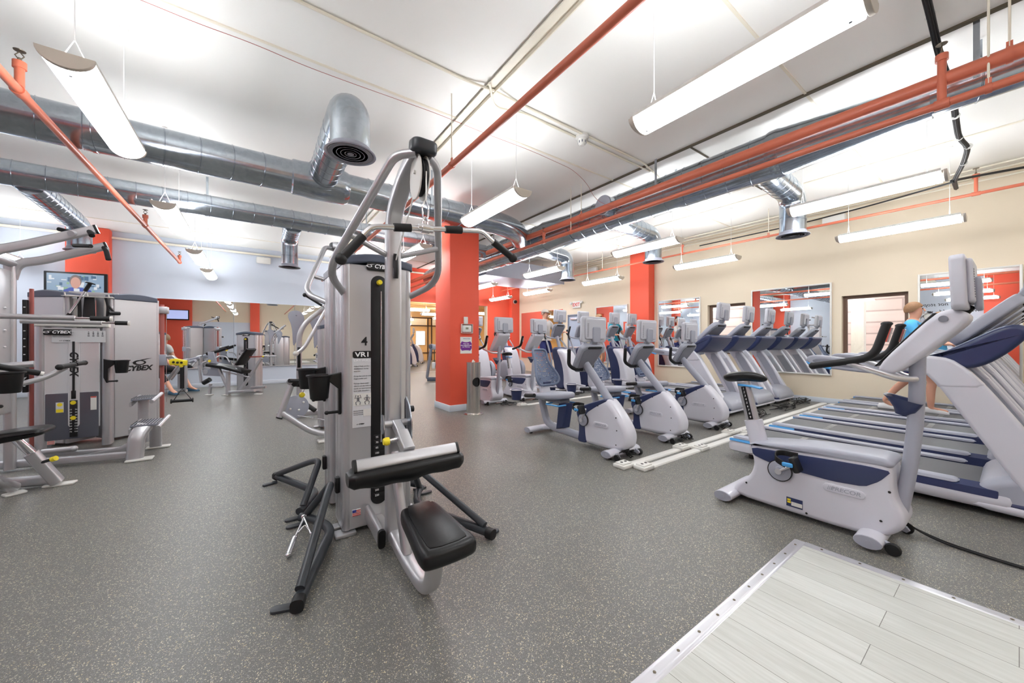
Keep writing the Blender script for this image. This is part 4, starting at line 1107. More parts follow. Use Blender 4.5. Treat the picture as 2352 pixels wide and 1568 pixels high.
for i, s in enumerate(('Select weight for assistance.', 'Step up and grasp handles.', 'Lower knee pad and kneel.', 'Pull or press smoothly.')): text(s, 0.013, (-0.245, 0.484, 1.30 - i * 0.017), FY, m_labeldk, pc, align='LEFT')
b = B()
for i in range(4):
    x = 0.01 + i * 0.035
    b.ball((x, 0.483, 1.305), (0.005, 0.001, 0.006), 5); b.box((x, 0.483, 1.285), (0.012, 0.001, 0.02)); b.box((x, 0.483, 1.262), (0.016, 0.001, 0.012))
b.out('figure', m_labeldk, pc)
logo(pc, (-0.16, 0.484, 1.208), 0.022, m_ink, FY)
b = B(); b.tube([(-0.30, 0.47, 1.30), (-0.115, 0.47, 1.30)], prof=rrect(0.062, 0.05, 0.015), up=(0, 0, 1)); npl = b.out('name_bar', m_black, t)
logo(npl, (-0.2, 0.4435, 1.30), 0.055, m_wink, FY)
b = B(); b.shell([(-0.10 + u, 0.75 + v) for u, v in rrect(0.085, 0.98, 0.04, 6)], 0.488, 0.50, 0.004, 'Y'); sl = b.out('slot_frame', m_clearpanel, t)
b = B(); b.cyl((-0.10, 0.482, 0.6), (-0.10, 0.482, 1.2), 0.009); b.box((-0.10, 0.482, 0.62), (0.035, 0.012, 0.09), 0.004); b.out('selector_rod', m_black, t)
b = B(); b.box((-0.10, 0.484, 0.36), (0.058, 0.012, 0.40), 0.004); stk = b.out('weight_stack', m_black, t)
for i in range(9):
    text('%d' % (12 + 8 * i), 0.018, (-0.118, 0.4765, 0.46 - i * 0.03), FY, m_wink, stk); text('%d' % (26 + 16 * i), 0.018, (-0.08, 0.4765, 0.46 - i * 0.03), FY, m_wink, stk)
for z in (0.535, 0.37):
    b = B(); b.lathe([(0, 0), (0.021, 0), (0.021, 0.008), (0, 0.01)], (-0.1, 0.476, z), rot=(R(90), 0, 0), n=16); b.out('warning_disc', m_yellow, stk)
text('CYBEX', 0.085, (-0.10, 0.4865, 0.96), tuple(Matrix(((0, 1, 0), (0, 0, -1), (-1, 0, 0))).to_euler()), m_ink, t, shear=0.2, bold=0.003)
b = B(); b.box((-0.2, 0.491, 0.49), (0.055, 0.004, 0.11)); ws = b.out('warning_sticker', m_label, t)
b = B(); b.box((-0.2, 0.488, 0.455), (0.05, 0.002, 0.035)); b.lathe([(0, 0), (0.02, 0), (0, 0.002)], (-0.2, 0.489, 0.52), rot=(R(90), 0, 0), n=14); b.out('yellow_panel', m_yellow, ws)
b = B(); b.box((0.045, 0.491, 0.515), (0.045, 0.004, 0.15)); ns = b.out('notice_sticker', m_plate, t)
b = B(); b.box((0.045, 0.488, 0.583), (0.042, 0.002, 0.012)); b.out('red_band', m_redink, ns)
b = B(); b.box((-0.26, 0.491, 0.12), (0.055, 0.004, 0.04)); fl = b.out('flag_sticker', m_plate, t)
b = B()
for i in range(3): b.box((-0.26, 0.488, 0.108 + i * 0.013), (0.05, 0.001, 0.006))
b.out('stripes', m_redink, fl)
# base rails and steps
b = B(); b.tube([(-0.45, -0.02, 0.055), (0.50, -0.29, 0.055)], prof=rrect(0.07, 0.055, 0.012), up=(0, 0, 1)); b.out('base_rail', m_silver, t)
b = B(); b.tube([(-0.30, 0.20, 0.06), (0.46, -0.02, 0.06)], prof=rrect(0.055, 0.05, 0.012), up=(0, 0, 1)); b.shell([(0.0, 0.05), (0.40, 0.05), (0.50, 0.16), (0.42, 0.14), (0.36, 0.1)], -0.06, -0.05, 0.002, 'Y'); b.out('base_rail', m_silver, t)
b = B(); b.tube([(-0.2, 0.1, 0.11), (0.02, 0.04, 0.12)], 0.028, n=12); b.ball((0.02, 0.04, 0.12), 0.03, 8); b.out('bumper_tube', m_silver, t)
b = B(); b.tube([(0.52, -0.31, 0.015), (0.53, -0.29, 0.24), (0.58, -0.22, 0.33)], prof=rrect(0.13, 0.075, 0.03), up=(1, 0, 0), fil=0.12); b.out('step_leg', m_silver, t)
b = B(); b.tube([(0.60, 0.15, 0.015), (0.60, 0.13, 0.3)], prof=rrect(0.1, 0.06, 0.02), up=(1, 0, 0)); b.out('step_leg', m_silver, t)
b = B(); b.box((0.56, -0.33, 0.01), (0.2, 0.12, 0.018), 0.006); b.out('step_foot', m_plate, t)
b = B(); b.box((0.62, 0.16, 0.01), (0.2, 0.1, 0.018), 0.006); b.out('step_foot', m_plate, t)
def step(x, y, z, w, d):
    b = B(); b.box((x, y, z), (w, d, 0.022), 0.006); st = b.out('step', m_grey, t)
    b = B()
    for i in range(9): b.box((x + w * (0.46 - i * 0.115), y, z + 0.012), (0.006, d * 0.96, 0.006))
    b.out('tread', m_rubber, st)
    b = B(); b.tube([(x + w / 2, y - d / 2 - 0.02, z - 0.03), (x + w / 2 + 0.03, y + d / 2 + 0.02, z + 0.02)], 0.02, n=12); b.tube([(x - w / 2, y - d / 2, z - 0.05), (x - w / 2 + 0.02, y + d / 2, z)], prof=rrect(0.05, 0.02, 0.006), up=(0, 0, 1)); b.out('step_nose', m_silver, st)
step(0.58, -0.1, 0.335, 0.21, 0.34)
step(0.48, 0.32, 0.555, 0.17, 0.30)
b = B(); b.tube([(0.47, 0.33, 0.05), (0.47, 0.33, 0.56)], prof=rrect(0.09, 0.06, 0.02), up=(1, 0, 0)); b.out('step_post', m_silver, t)
# uprights, chin arms
for y in (-0.5, -0.1):
    b = B(); b.tube([(-0.33, y, 0.02), (-0.33, y, 1.9)], prof=rrect(0.07, 0.06, 0.018), up=(1, 0, 0)); b.out('upright', m_silver, t)
b = B(); b.box((-0.33, -0.3, 1.2), (0.03, 0.36, 1.3), 0.006)
for z in (1.5, 1.3, 1.15): 
    for y in (-0.36, -0.24): b.ball((-0.312, y, z), 0.012, 5)
b.out('upright_web', m_panel, t)
def arm(pts):
    b = B(); b.tube(W(*pts), prof=rrect(0.075, 0.05, 0.014), up=(0, 0, 1), fil=0.25, fs=7); a = b.out('chin_arm', m_silver, t)
    e = W(pts[-1])[0]
    b = B(); b.tube([(e[0] - 0.005, e[1], e[2] - 0.002), (e[0] + 0.012, e[1], e[2] + 0.004)], prof=rrect(0.08, 0.055, 0.016), up=(0, 0, 1)); b.out('end_plug', m_black, a)
    return a, e
a1, e1 = arm([(-1.83, 4.98, 1.78), (-1.80, 4.98, 1.95), (-1.62, 4.99, 2.03), (-1.2, 5.0, 2.245)])
a2, e2 = arm([(-1.83, 5.42, 1.78), (-1.80, 5.42, 1.93), (-1.66, 5.43, 1.97), (-1.24, 5.45, 2.18)])
b = B(); b.cyl((-0.32, -0.52, 1.92), (-0.32, -0.02, 1.92), 0.035); b.out('arm_pivot', m_silver, t)
b = B(); b.cyl(W((-1.34, 4.95, 2.17))[0], W((-1.28, 5.16, 2.24))[0], 0.026, n=14); b.out('grip_socket', m_silver, a1)
for p, q, par in (((-1.33, 5.02, 2.19), (-1.45, 5.09, 2.225), a1), ((-1.28, 5.2, 2.12), (-1.42, 5.32, 2.13), a2)):
    b = B(); p_, q_ = W(p, q); b.tube([p_, q_], 0.018, n=12); b.out('grip', m_rubber, par)
b = B(); b.tube(W((-1.25, 5.44, 2.16), (-1.225, 5.40, 2.13), (-1.20, 5.36, 2.03)), 0.021, 0.03, n=12); b.out('grip', m_rubber, a2)
b = B(); b.tube(W((-1.25, 5.01, 2.225), (-1.225, 4.97, 2.205), (-1.21, 4.94, 2.17)), 0.021, 0.03, n=12); b.out('grip', m_rubber, a1)
# mid-height dip handles
for y, x0, x1, xg, z in ((4.78, -1.72, -1.27, -1.06, 1.405), (5.25, -1.72, -1.22, -1.04, 1.385)):
    b = B(); p, q = W((x0, y, z), (x1, y, z)); b.cyl(p, q, 0.022); dh = b.out('dip_arm', m_silver, t)
    p, q = W((x1, y, z), (x1 + 0.1, y, z)); b = B(); b.cyl(p, q, 0.01); b.out('arm_pin', m_chrome, dh)
    p, q = W((x1 + 0.09, y, z), (xg, y, z)); b = B(); b.cyl(p, q, 0.021, n=14); b.out('grip', m_rubber, dh)
    b = B(); p2 = W((xg, y, z), (xg + 0.014, y, z)); b.cyl(p2[0], p2[1], 0.022); b.out('end_plug', m_plate, dh)
cup_holder(t, tuple(W((-1.235, 5.98, 0.975))[0]), 1)

# ------------------------------------------------------------------ press bench at the far left edge
t = thing('chest_press', 'seated press machine with long black pad and cup holder, left photo edge', 'gym machine', (-1.56, 4.6, 0))
def W(*p): return [(x + 1.5, y - 4.6, z) for x, y, z in p]
b = B(); b.tube(W((-1.52, 4.0, 0.03), (-1.52, 4.0, 1.42)), prof=rrect(0.12, 0.1, 0.02), up=(1, 0, 0)); b.out('upright', m_silver, t)
b = B(); b.shell(chaikin([(-0.26, 0.02), (-0.26, -0.03), (0.12, -0.03), (0.16, 0.0), (0.12, 0.04), (-0.2, 0.05)], 2), -0.13, 0.13, 0.03, 'Y', 3, Matrix.Translation(W((-1.42, 4.52, 0.475))[0]) @ Euler((0, R(-8), 0)).to_matrix().to_4x4()); b.out('seat', m_vinyl, t)
b = B(); b.shell(chaikin([(-0.05, -0.1), (0.05, -0.1), (0.02, 0.32), (-0.06, 0.32)], 2), -0.12, 0.12, 0.025, 'Y', 3, Matrix.Translation(W((-1.64, 4.52, 0.63))[0]) @ Euler((0, R(-10), 0)).to_matrix().to_4x4()); b.out('backrest', m_vinyl, t)
b = B(); b.tube(W((-1.47, 4.60, 0.43), (-1.38, 4.63, 0.27)), prof=rrect(0.05, 0.05, 0.008), up=(0, 1, 0)); b.out('seat_post', m_chrome, t)
b = B(); b.tube(W((-1.40, 4.62, 0.30), (-1.27, 4.65, 0.03)), prof=rrect(0.085, 0.07, 0.012), up=(0, 1, 0)); sv = b.out('post_sleeve', m_silver, t)
b = B(); p, q = W((-1.34, 4.6, 0.22), (-1.27, 4.56, 0.245)); b.cyl(p, q, 0.012); b.out('pin_stem', m_rubber, sv)
b = B(); p, q = W((-1.275, 4.562, 0.243), (-1.25, 4.55, 0.252)); b.cyl(p, q, 0.02); b.out('pin_knob', m_yellow, sv)
b = B(); b.tube(W((-1.85, 4.83, 0.06), (-1.30, 4.68, 0.05)), prof=rrect(0.08, 0.06, 0.014), up=(0, 0, 1)); b.tube(W((-1.62, 4.1, 0.42), (-1.48, 4.6, 0.05)), prof=rrect(0.075, 0.075, 0.03), up=(1, 0, 0)); b.out('base_frame', m_silver, t)
for c_, z_, a_ in (((-1.26, 4.66, 0.009), (0.18, 0.08, 0.018), -8), ((-1.47, 4.58, 0.009), (0.11, 0.08, 0.018), 35), ((-1.5, 3.97, 0.009), (0.18, 0.12, 0.018), 0)):
    b = B(); b.box(W(c_)[0], z_, 0.006, rot=(0, 0, R(a_))); b.out('floor_plate', m_plate, t)
cup_holder(t, tuple(W((-1.33, 4.1, 0.975))[0]), 1)
b = B(); b.tube(W((-1.62, 4.5, 0.80), (-1.32, 4.6, 0.905), (-1.22, 4.63, 0.985)), 0.02, 0.1, n=12); b.shell([(u + W((-1.42, 4.55, 0))[0][0], v) for u, v in ((-0.12, 0.8), (0.0, 0.89), (0.02, 0.92), (-0.1, 0.89))], -0.06, -0.04, 0.004, 'Y'); pa = b.out('press_arm', m_silver, t)
for p, q in (((-1.235, 4.56, 0.99), (-1.2, 4.72, 1.0)),):
    b = B(); p, q = W(p, q); b.tube([p, q], 0.021, n=14); b.ball(p, 0.025, 7); b.out('grip', m_rubber, pa)
b = B(); p, q = W((-1.195, 4.73, 1.005), (-1.17, 4.84, 1.01)); b.tube([p, q], 0.019, n=14); b.ball(q, 0.022, 7); b.out('grip', m_rubber, pa)
for p, q in (((-1.44, 4.2, 1.03), (-1.26, 4.3, 0.96)), ((-1.6, 4.1, 0.985), (-1.40, 4.2, 0.935))):
    b = B(); p, q = W(p, q); b.tube([p, q], 0.021, n=14); b.ball(p, 0.022, 7); hd = b.out('handle', m_rubber, t)
    b = B(); d_ = (V(q) - V(p)).normalized() * 0.02; b.tube([q, tuple(V(q) + d_)], 0.016, n=12); b.out('end_plug', m_plate, hd)
b = B(); p, q = W((-1.64, 4.3, 1.0), (-1.3, 4.35, 1.03)); b.cyl(p, q, 0.024); b.out('handle_bar', m_silver, t)

# ------------------------------------------------------------------ seated row behind the pulldowns
t = thing('seated_row', 'silver seated row frame with black handles and yellow ball, behind cup holders', 'gym machine', (0.6, 5.0, 0))
def W(*p): return [(x - 0.6, y - 5.0, z) for x, y, z in p]
b = B(); b.tube(W((1.25, 4.80, 0.075), (0.62, 4.83, 0.075), (0.26, 4.92, 0.38)), prof=rrect(0.08, 0.065, 0.025), up=(0, 1, 0), fil=0.22, fs=7); b.out('base_tube', m_silver, t)
b = B(); b.tube(W((0.235, 4.91, 0.33), (0.36, 4.92, 0.71)), 0.032, n=14); b.out('foot_post', m_silver, t)
b = B(); b.tube(W((0.232, 4.91, 0.32), (0.238, 4.91, 0.335)), 0.034, n=14); b.out('end_plug', m_black, t)
b = B(); b.tube(W((0.32, 4.75, 0.76), (0.45, 4.84, 0.745), (0.75, 4.9, 0.655)), 0.022, 0.08, n=12); b.tube(W((0.40, 4.92, 0.70), (0.85, 4.95, 0.60)), 0.028, n=12); b.ball(W((0.385, 4.915, 0.715))[0], 0.045, 8); b.out('handle', m_rubber, t)
b = B(); b.ball(W((0.345, 4.91, 0.735))[0], 0.04, 8); b.out('joint_cap', m_silver, t)
b = B(); b.shell([(0.14 * math.cos(2 * PI * i / 28), 0.14 * math.sin(2 * PI * i / 28)) for i in range(28)], -0.006, 0.006, 0.002, 'Y', 2, Matrix.Translation(W((0.42, 5.15, 0.40))[0])); cam_ = b.out('cam_plate', m_lgrey, t)
b = B()
for x, z in ((0.36, 0.38), (0.45, 0.36), (0.5, 0.45)): b.ball(W((x, 5.14, z))[0], 0.014, 5)
b.out('cam_bolt', m_plate, cam_)
b = B(); b.ball(W((0.47, 5.0, 0.56))[0], 0.033, 8); b.out('cable_ball', m_yellow, t)
b = B(); b.tube(W((0.47, 5.0, 0.57), (0.52, 5.0, 0.68)), 0.006); b.tube(W((0.43, 5.1, 0.3), (1.1, 4.95, 0.12)), 0.006); b.out('pull_cable', m_chrome, t)
b = B(); b.box(W((0.66, 4.83, 0.014))[0], (0.09, 0.12, 0.026), 0.01); b.out('floor_foot', m_plate, t)
tower(t, 0.55, 0.1, 0.36, 0.3, 1.42, plate=False, slot=False)

t = thing('overhead_press', 'silver overhead press with angled arms and black ball grips, at mirrors', 'gym machine', (0.8, 6.5, 0))
def W(*p): return [(x - 0.8, y - 6.5, z) for x, y, z in p]
b = B(); b.tube(W((0.58, 6.6, 0.05), (0.58, 6.6, 1.42), (1.1, 6.6, 1.9)), prof=rrect(0.08, 0.075, 0.03), up=(0, 1, 0), fil=0.22, fs=7); b.out('upright', m_silver, t)
b = B(); b.tube(W((0.50, 6.3, 1.0), (0.62, 6.3, 1.1), (1.0, 6.35, 1.85)), prof=rrect(0.07, 0.05, 0.02), up=(0, 1, 0), fil=0.1); pa = b.out('press_arm', m_silver, t)
b = B(); b.ball(W((0.51, 6.28, 1.02))[0], 0.04, 7); b.out('arm_pivot', m_plate, pa)
b = B(); b.tube(W((0.64, 6.3, 1.90), (0.86, 6.3, 1.76)), 0.019, n=12); b.ball(W((0.63, 6.3, 1.905))[0], 0.032, 8); b.out('grip', m_rubber, pa)
b = B(); b.tube(W((0.86, 6.3, 1.76), (0.95, 6.3, 1.71), (1.05, 6.3, 1.76)), 0.014, 0.05, n=10); b.out('grip_stem', m_chrome, pa)
b = B(); b.box(W((0.575, 6.555, 0.95))[0], (0.045, 0.01, 0.32), 0.004); b.out('range_label', m_black, t)
for x, z in ((0.56, 1.55), (0.86, 1.5)):
    b = B(); b.shell(chaikin([(-0.13, 0.06), (-0.08, 0.15), (0.06, 0.15), (0.12, 0.04), (0.1, -0.06), (0.02, -0.30), (-0.03, -0.42), (-0.05, -0.40), (-0.06, -0.1)], 2), -0.006, 0.006, 0.002, 'Y', 2, Matrix.Translation(W((x, 6.8, z))[0])); cp = b.out('cam_plate', m_lgrey, t)
    b = B(); b.ball(W((x - 0.0, 6.79, z + 0.07))[0], 0.012, 5); b.out('cam_bolt', m_grey, cp)
b = B(); b.tube(W((0.30, 6.75, 0.05), (1.2, 6.45, 0.06)), prof=rrect(0.08, 0.08, 0.014), up=(0, 0, 1)); b.out('base_frame', m_silver, t)
b = B(); b.tube(W((0.66, 6.5, 0.22), (0.78, 6.4, 0.12)), 0.035, n=12); b.out('roller_pad', m_rubber, t)
tower(t, 0.12, -0.95, 0.36, 0.3, 1.42, plate=False, slot=False)

# ------------------------------------------------------------------ machines at the mirror wall
def seg_ring(z0): pass
t = thing('leg_curl', 'seated leg machine number ten standing before the mirror panels', 'gym machine', (-0.13, 10.55, 0), R(-35.5))
tower(t, -0.03, 0, 0.45, 0.26, 1.40, num='10', sz=(0.16, 1.30))
def Q(x, y): return (x - 760) * 0.00122, (1400 - y) * 0.00122
def T3(pts, d): return [(Q(*p)[0], d, Q(*p)[1]) for p in pts]
b = B(); b.tube(T3([(680, 1395), (680, 960)], -0.45), prof=rrect(0.07, 0.07, 0.012), up=(0, 1, 0)); b.tube(T3([(700, 1345), (1170, 1310)], -0.45), prof=rrect(0.07, 0.06, 0.012), up=(0, 1, 0)); b.tube(T3([(900, 1300), (1180, 1280)], -0.1), prof=rrect(0.06, 0.06, 0.012), up=(0, 1, 0)); b.tube(T3([(870, 1320), (1270, 720)], -0.4), prof=rrect(0.065, 0.05, 0.012), up=(0, 1, 0)); b.tube(T3([(500, 920), (660, 1280)], -0.42), prof=rrect(0.06, 0.05, 0.012), up=(0, 1, 0)); b.tube(T3([(310, 1380), (330, 1190)], -0.4), prof=rrect(0.05, 0.05, 0.012), up=(0, 1, 0)); b.tube(T3([(330, 1250), (560, 1245)], -0.4), prof=rrect(0.04, 0.04, 0.012), up=(0, 1, 0)); b.out('frame', m_silver, t)
for x, y, d in ((300, 1395, -0.4), (650, 1398, -0.45), (1150, 1398, -0.3)):
    b = B(); b.box((Q(x, y)[0], d, 0.009), (0.14, 0.1, 0.018), 0.005); b.out('floor_plate', m_plate, t)
b = B(); b.shell([Q(*p) for p in ((270, 610), (375, 605), (420, 760), (500, 900), (535, 1060), (190, 1040), (185, 960), (330, 920), (285, 780))], -0.40, -0.37, 0.006, 'Y'); hs = b.out('pivot_housing', m_lgrey, t)
b = B(); b.lathe([(0, 0), (0.06, 0), (0.06, 0.012), (0, 0.012)], (Q(235, 970)[0], -0.40, Q(235, 970)[1]), rot=(R(90), 0, 0), n=20); b.out('cam_disc', m_silver, hs)
b = B(); b.lathe([(0, 0), (0.03, 0), (0.03, 0.015), (0, 0.015)], (Q(320, 775)[0], -0.41, Q(320, 775)[1]), rot=(R(90), 0, 0), n=16); b.out('pivot_knob', m_yellow, hs)
b = B(); b.tube(T3([(280, 780), (200, 810), (185, 900), (190, 940)], -0.43), 0.022, 0.06, n=12); b.tube(T3([(140, 850), (180, 1170)], -0.43), prof=rrect(0.06, 0.03, 0.01), up=(0, 1, 0)); b.out('lever_arm', m_silver, t)
b = B(); b.tube(T3([(430, 690), (560, 700), (610, 800)], -0.3), 0.014, 0.1, n=10); b.out('grab_handle', m_silver, t)
b = B(); b.tube(T3([(235, 1175), (350, 1110)], -0.45), 0.05, n=16); b.out('roller_pad', m_vinyl, t)
b = B(); b.tube(T3([(190, 645), (420, 590), (540, 550)], -0.3), 0.034, n=14); b.tube(T3([(370, 560), (530, 515)], -0.2), 0.03, n=14); b.out('thigh_roller', m_vinyl, t)
b = B(); b.tube([(Q(350, 840)[0], -0.4, Q(350, 840)[1]), (Q(640, 885)[0], -0.4, Q(640, 885)[1]), (Q(990, 975)[0], -0.4, Q(990, 975)[1])], prof=rrect(0.34, 0.07, 0.03), up=(0, 1, 0)); b.out('seat', m_vinyl, t)
b = B(); b.tube(T3([(860, 840), (1065, 555)], -0.38), prof=rrect(0.3, 0.055, 0.025), up=(0, 1, 0)); b.out('backrest', m_vinyl, t)
b = B(); b.tube(T3([(850, 900), (960, 1005)], -0.5), 0.012, n=8); b.tube(T3([(620, 960), (1105, 1065)], -0.5), 0.016, n=10); b.out('grab_bar', m_silver, t)
b = B(); b.tube(T3([(990, 705), (1230, 695)], -0.3), prof=rrect(0.04, 0.03, 0.006), up=(0, 1, 0)); b.out('adjust_arm', m_redpost, t)
b = B(); b.tube(T3([(1230, 695), (1330, 690)], -0.3), prof=rrect(0.05, 0.05, 0.01), up=(0, 1, 0)); b.tube(T3([(1330, 690), (1485, 690)], -0.3), 0.014); b.out('adjust_handle', m_silver, t)
b = B(); b.ball((Q(1255, 695)[0], -0.335, Q(1255, 695)[1]), 0.02, 6); b.out('adjust_knob', m_yellow, t)

t = thing('hip_machine', 'silver thigh machine frame at mirror behind the yellow pulley', 'gym machine', (-1.35, 11.2, 0), R(-35.5))
def Q(x, y): return (x - 470) * 0.00155 , (1465 - y) * 0.00155
b = B(); b.tube(T3([(90, 1440), (540, 1420)], 0.0), prof=rrect(0.06, 0.06, 0.014), up=(0, 1, 0)); b.tube(T3([(555, 1000), (560, 1330), (530, 1400), (440, 1430)], -0.05), 0.03, 0.12, n=12); b.tube(T3([(250, 1270), (490, 970), (570, 960)], 0.0), 0.032, 0.06, n=12); b.tube(T3([(370, 1250), (550, 1010)], -0.1), 0.024, n=12); b.out('frame', m_silver, t)
b = B(); b.tube(T3([(430, 1440), (430, 1180)], 0.05), prof=rrect(0.12, 0.1, 0.03), up=(0, 1, 0)); b.out('column_tube', m_silver, t)
b = B(); b.shell(chaikin([Q(*p) for p in ((460, 1350), (520, 1250), (550, 1290), (550, 1370), (500, 1390))], 2), 0.0, 0.02, 0.004, 'Y'); b.out('cam_plate', m_lgrey, t)
b = B(); b.tube(T3([(620, 990), (700, 970)], -0.05), 0.035, n=12); b.tube(T3([(570, 960), (700, 930)], 0.05), 0.03, n=12); b.out('roller_pad', m_lgrey, t)
b = B(); b.ball((Q(555, 1030)[0], -0.1, Q(555, 1030)[1]), 0.035, 7); b.out('joint_cap', m_black, t)
b = B(); b.shell(chaikin([(-0.3, 0), (0.2, 0), (0.2, 0.07), (-0.3, 0.07)], 2), -0.2, 0.2, 0.02, 'Y', 3, Matrix.Translation((-0.65, 0.05, 0.42))); b.out('seat', m_vinyl, t)
b = B(); b.tube([(-0.7, 0.05, 0.03), (-0.7, 0.05, 0.42)], prof=rrect(0.08, 0.08, 0.02), up=(1, 0, 0)); b.out('seat_post', m_silver, t)
tower(t, -1.05, 0.0, 0.45, 0.3, 1.42, num=None, slot=True)

# television on the red back pilaster
t = thing('television', 'black television showing a newsreader in blue suit, on red pilaster', 'television', (-3.2, 12.14, 2.43), R(-11))
b = B(); b.box((0, 0, 0), (1.0, 0.05, 0.60), 0.012); tv = b.out('casing', m_black, t)
m_scr, m_sk, m_su, m_hr, m_sw, m_st, m_sg = [emit('screen_' + n_, c_, 0.34) for n_, c_ in (('backdrop', (150, 178, 205)), ('skin', (226, 165, 145)), ('suit', (52, 84, 186)), ('hair', (120, 104, 100)), ('white', (240, 244, 250)), ('teal', (50, 100, 140)), ('green', (150, 190, 150)))]
for m_ in (m_scr, m_sk, m_su, m_hr, m_sw, m_st, m_sg): m_.node_tree.nodes['Principled BSDF'].inputs['Base Color'].default_value = (0.02, 0.02, 0.02, 1)
b = B(); b.box((0, -0.027, 0.01), (0.9, 0.004, 0.5)); sc = b.out('screen', m_scr, t)
def flat(poly, d, m, n):
    b = B(); b.shell(poly, d - 0.0008, d, 0, 'Y'); b.out(n, m, sc)
rr = random.Random(3)
for nm, m, cnt in (('picture_print', m_st, 16), ('picture_print', m_sw, 16), ('picture_print', m_sg, 8)):
    b = B()
    for i in range(cnt):
        x = rr.uniform(-0.43, 0.40); z = rr.uniform(-0.2, 0.22); w_, h_ = rr.uniform(0.02, 0.09), rr.uniform(0.015, 0.1)
        b.box((min(max(x, -0.44 + w_ / 2), 0.44 - w_ / 2), -0.0298 - 0.0002 * i, min(max(z, -0.23 + h_ / 2), 0.25 - h_ / 2)), (w_, 0.0004, h_))
    b.out(nm, m, sc)
flat([(-0.20, -0.24), (-0.19, -0.10), (-0.08, -0.04), (0.10, -0.04), (0.24, -0.09), (0.30, -0.24)], -0.035, m_su, 'picture_suit')
flat([(-0.02, -0.24), (-0.03, -0.06), (0.06, -0.06), (0.07, -0.24)], -0.036, m_sw, 'picture_shirt')
flat([(0.0 + 0.095 * math.cos(2 * PI * i / 24), 0.105 + 0.135 * math.sin(2 * PI * i / 24)) for i in range(24)], -0.0365, m_hr, 'picture_hair')
flat([(0.0 + 0.078 * math.cos(2 * PI * i / 24), 0.065 + 0.125 * math.sin(2 * PI * i / 24)) for i in range(24)], -0.0375, m_sk, 'picture_face')
b = B(); b.box((0, 0.06, 0.0), (0.2, 0.09, 0.2), 0.01); b.out('wall_mount', m_black, t)
# ------------------------------------------------------------------ cardio machines (all face -Y)
def plate_logo(parent, c, w, rot=FX, side=-1, s=None):
    """raised pill-shaped badge with embossed maker's lettering, on a face turned to side*X"""
    x, y, z = c
    b = B(); b.shell([(y + u, z + v) for u, v in rrect(w, w * 0.25, w * 0.124, 6)], x - 0.004, x + 0.004, 0.003, 'X'); o = b.out('badge', m_white, parent)
    text('PRECOR', w * 0.17, (x + side * 0.0045, y - w * 0.05 * (-side if side > 0 else 1), z), rot if side < 0 else FXP, m_lgrey, o, shear=0.15, sx=1.1, bold=0.0006)
    b = B()
    for i in range(4): b.box((x + side * 0.0043, y + (0.36 - i * 0.04) * w * (-side), z), (0.0012, w * 0.018, w * 0.13), rot=(R(12), 0, 0))
    b.out('badge_bar', m_lgrey, o)

def screen(t, y, z, w, h, tilt=0.0, th=0.045, bulge=True):
    """personal viewing screen: faces +Y, shell seen from -Y; pivot at its bottom centre"""
    M = Matrix.Translation((0, y, z)) @ Matrix.Rotation(tilt, 4, 'X')
    b = B(); b.shell([(u, h / 2 + v) for u, v in rrect(w, h, 0.03, 4)], 0.0, th, 0.012, 'Y', 3, M); sc = b.out('screen_shell', m_tvback, t)
    b = B(); b.shell([(u, h / 2 + v) for u, v in rrect(w - 0.05, h - 0.06, 0.01)], th - 0.004, th + 0.001, 0, 'Y', 2, M); b.out('screen_glass', m_black, sc)
    b = B(); b.shell([(u, h * 0.52 + v) for u, v in rrect(w * 0.80, h * 0.80, 0.02, 3)], -0.022, 0.004, 0.012, 'Y', 3, M); b.out('rear_housing', m_tvback, sc)
    b = B(); b.shell([(u, h * 0.30 + v) for u, v in rrect(w * 0.3, h * 0.62, 0.025, 3)], -0.042, -0.015, 0.01, 'Y', 3, M); b.out('mount_cover', m_lgrey, sc)
    b = B()
    for i in range(12): b.box(tuple(M @ V((-w * 0.33, -0.0225, h * 0.22 + i * h * 0.045))), (w * 0.07, 0.003, h * 0.02))
    b.out('vent', m_grey, sc)
    return sc

def console(t, pb, pt, wb, wt, th=0.06, m=None):
    """tilted console housing from bottom edge pb=(y,z) to top edge pt=(y,z); trapezoid seen from the front"""
    d = V((0, pt[0] - pb[0], pt[1] - pb[1])); L = d.length
    ang = math.atan2(d.z, d.y)
    M = Matrix.Translation((0, pb[0], pb[1])) @ Matrix.Rotation(ang, 4, 'X')     # local y along the slope, local z normal
    poly = chaikin([(-wb / 2, 0), (-wt / 2, L), (wt / 2, L), (wb / 2, 0)], 3, 0.14)
    b = B(); b.shell(poly, -th / 2, th / 2, 0.018, 'Z', 3, M); c = b.out('console', m or m_lgrey, t)
    sgn = 1
    poly2 = chaikin([(-wb * 0.40, L * 0.08), (-wt * 0.40, L * 0.90), (wt * 0.40, L * 0.90), (wb * 0.40, L * 0.08)], 2, 0.14)
    b = B(); b.shell(poly2, th / 2 - 0.01, th / 2 + 0.006, 0.006, 'Z', 2, M); b.out('console_back', m_grey, c)
    b = B(); b.shell(poly2, -th / 2 - 0.002, -th / 2 + 0.004, 0, 'Z', 2, M); b.out('console_face', m_black, c)
    b = B(); b.shell([(u, L * 0.93 + v) for u, v in rrect(wt * 0.55, 0.03, 0.012)], th / 2 - 0.004, th / 2 + 0.009, 0.003, 'Z', 2, M); b.out('handle_slot', m_black, c)
    return c

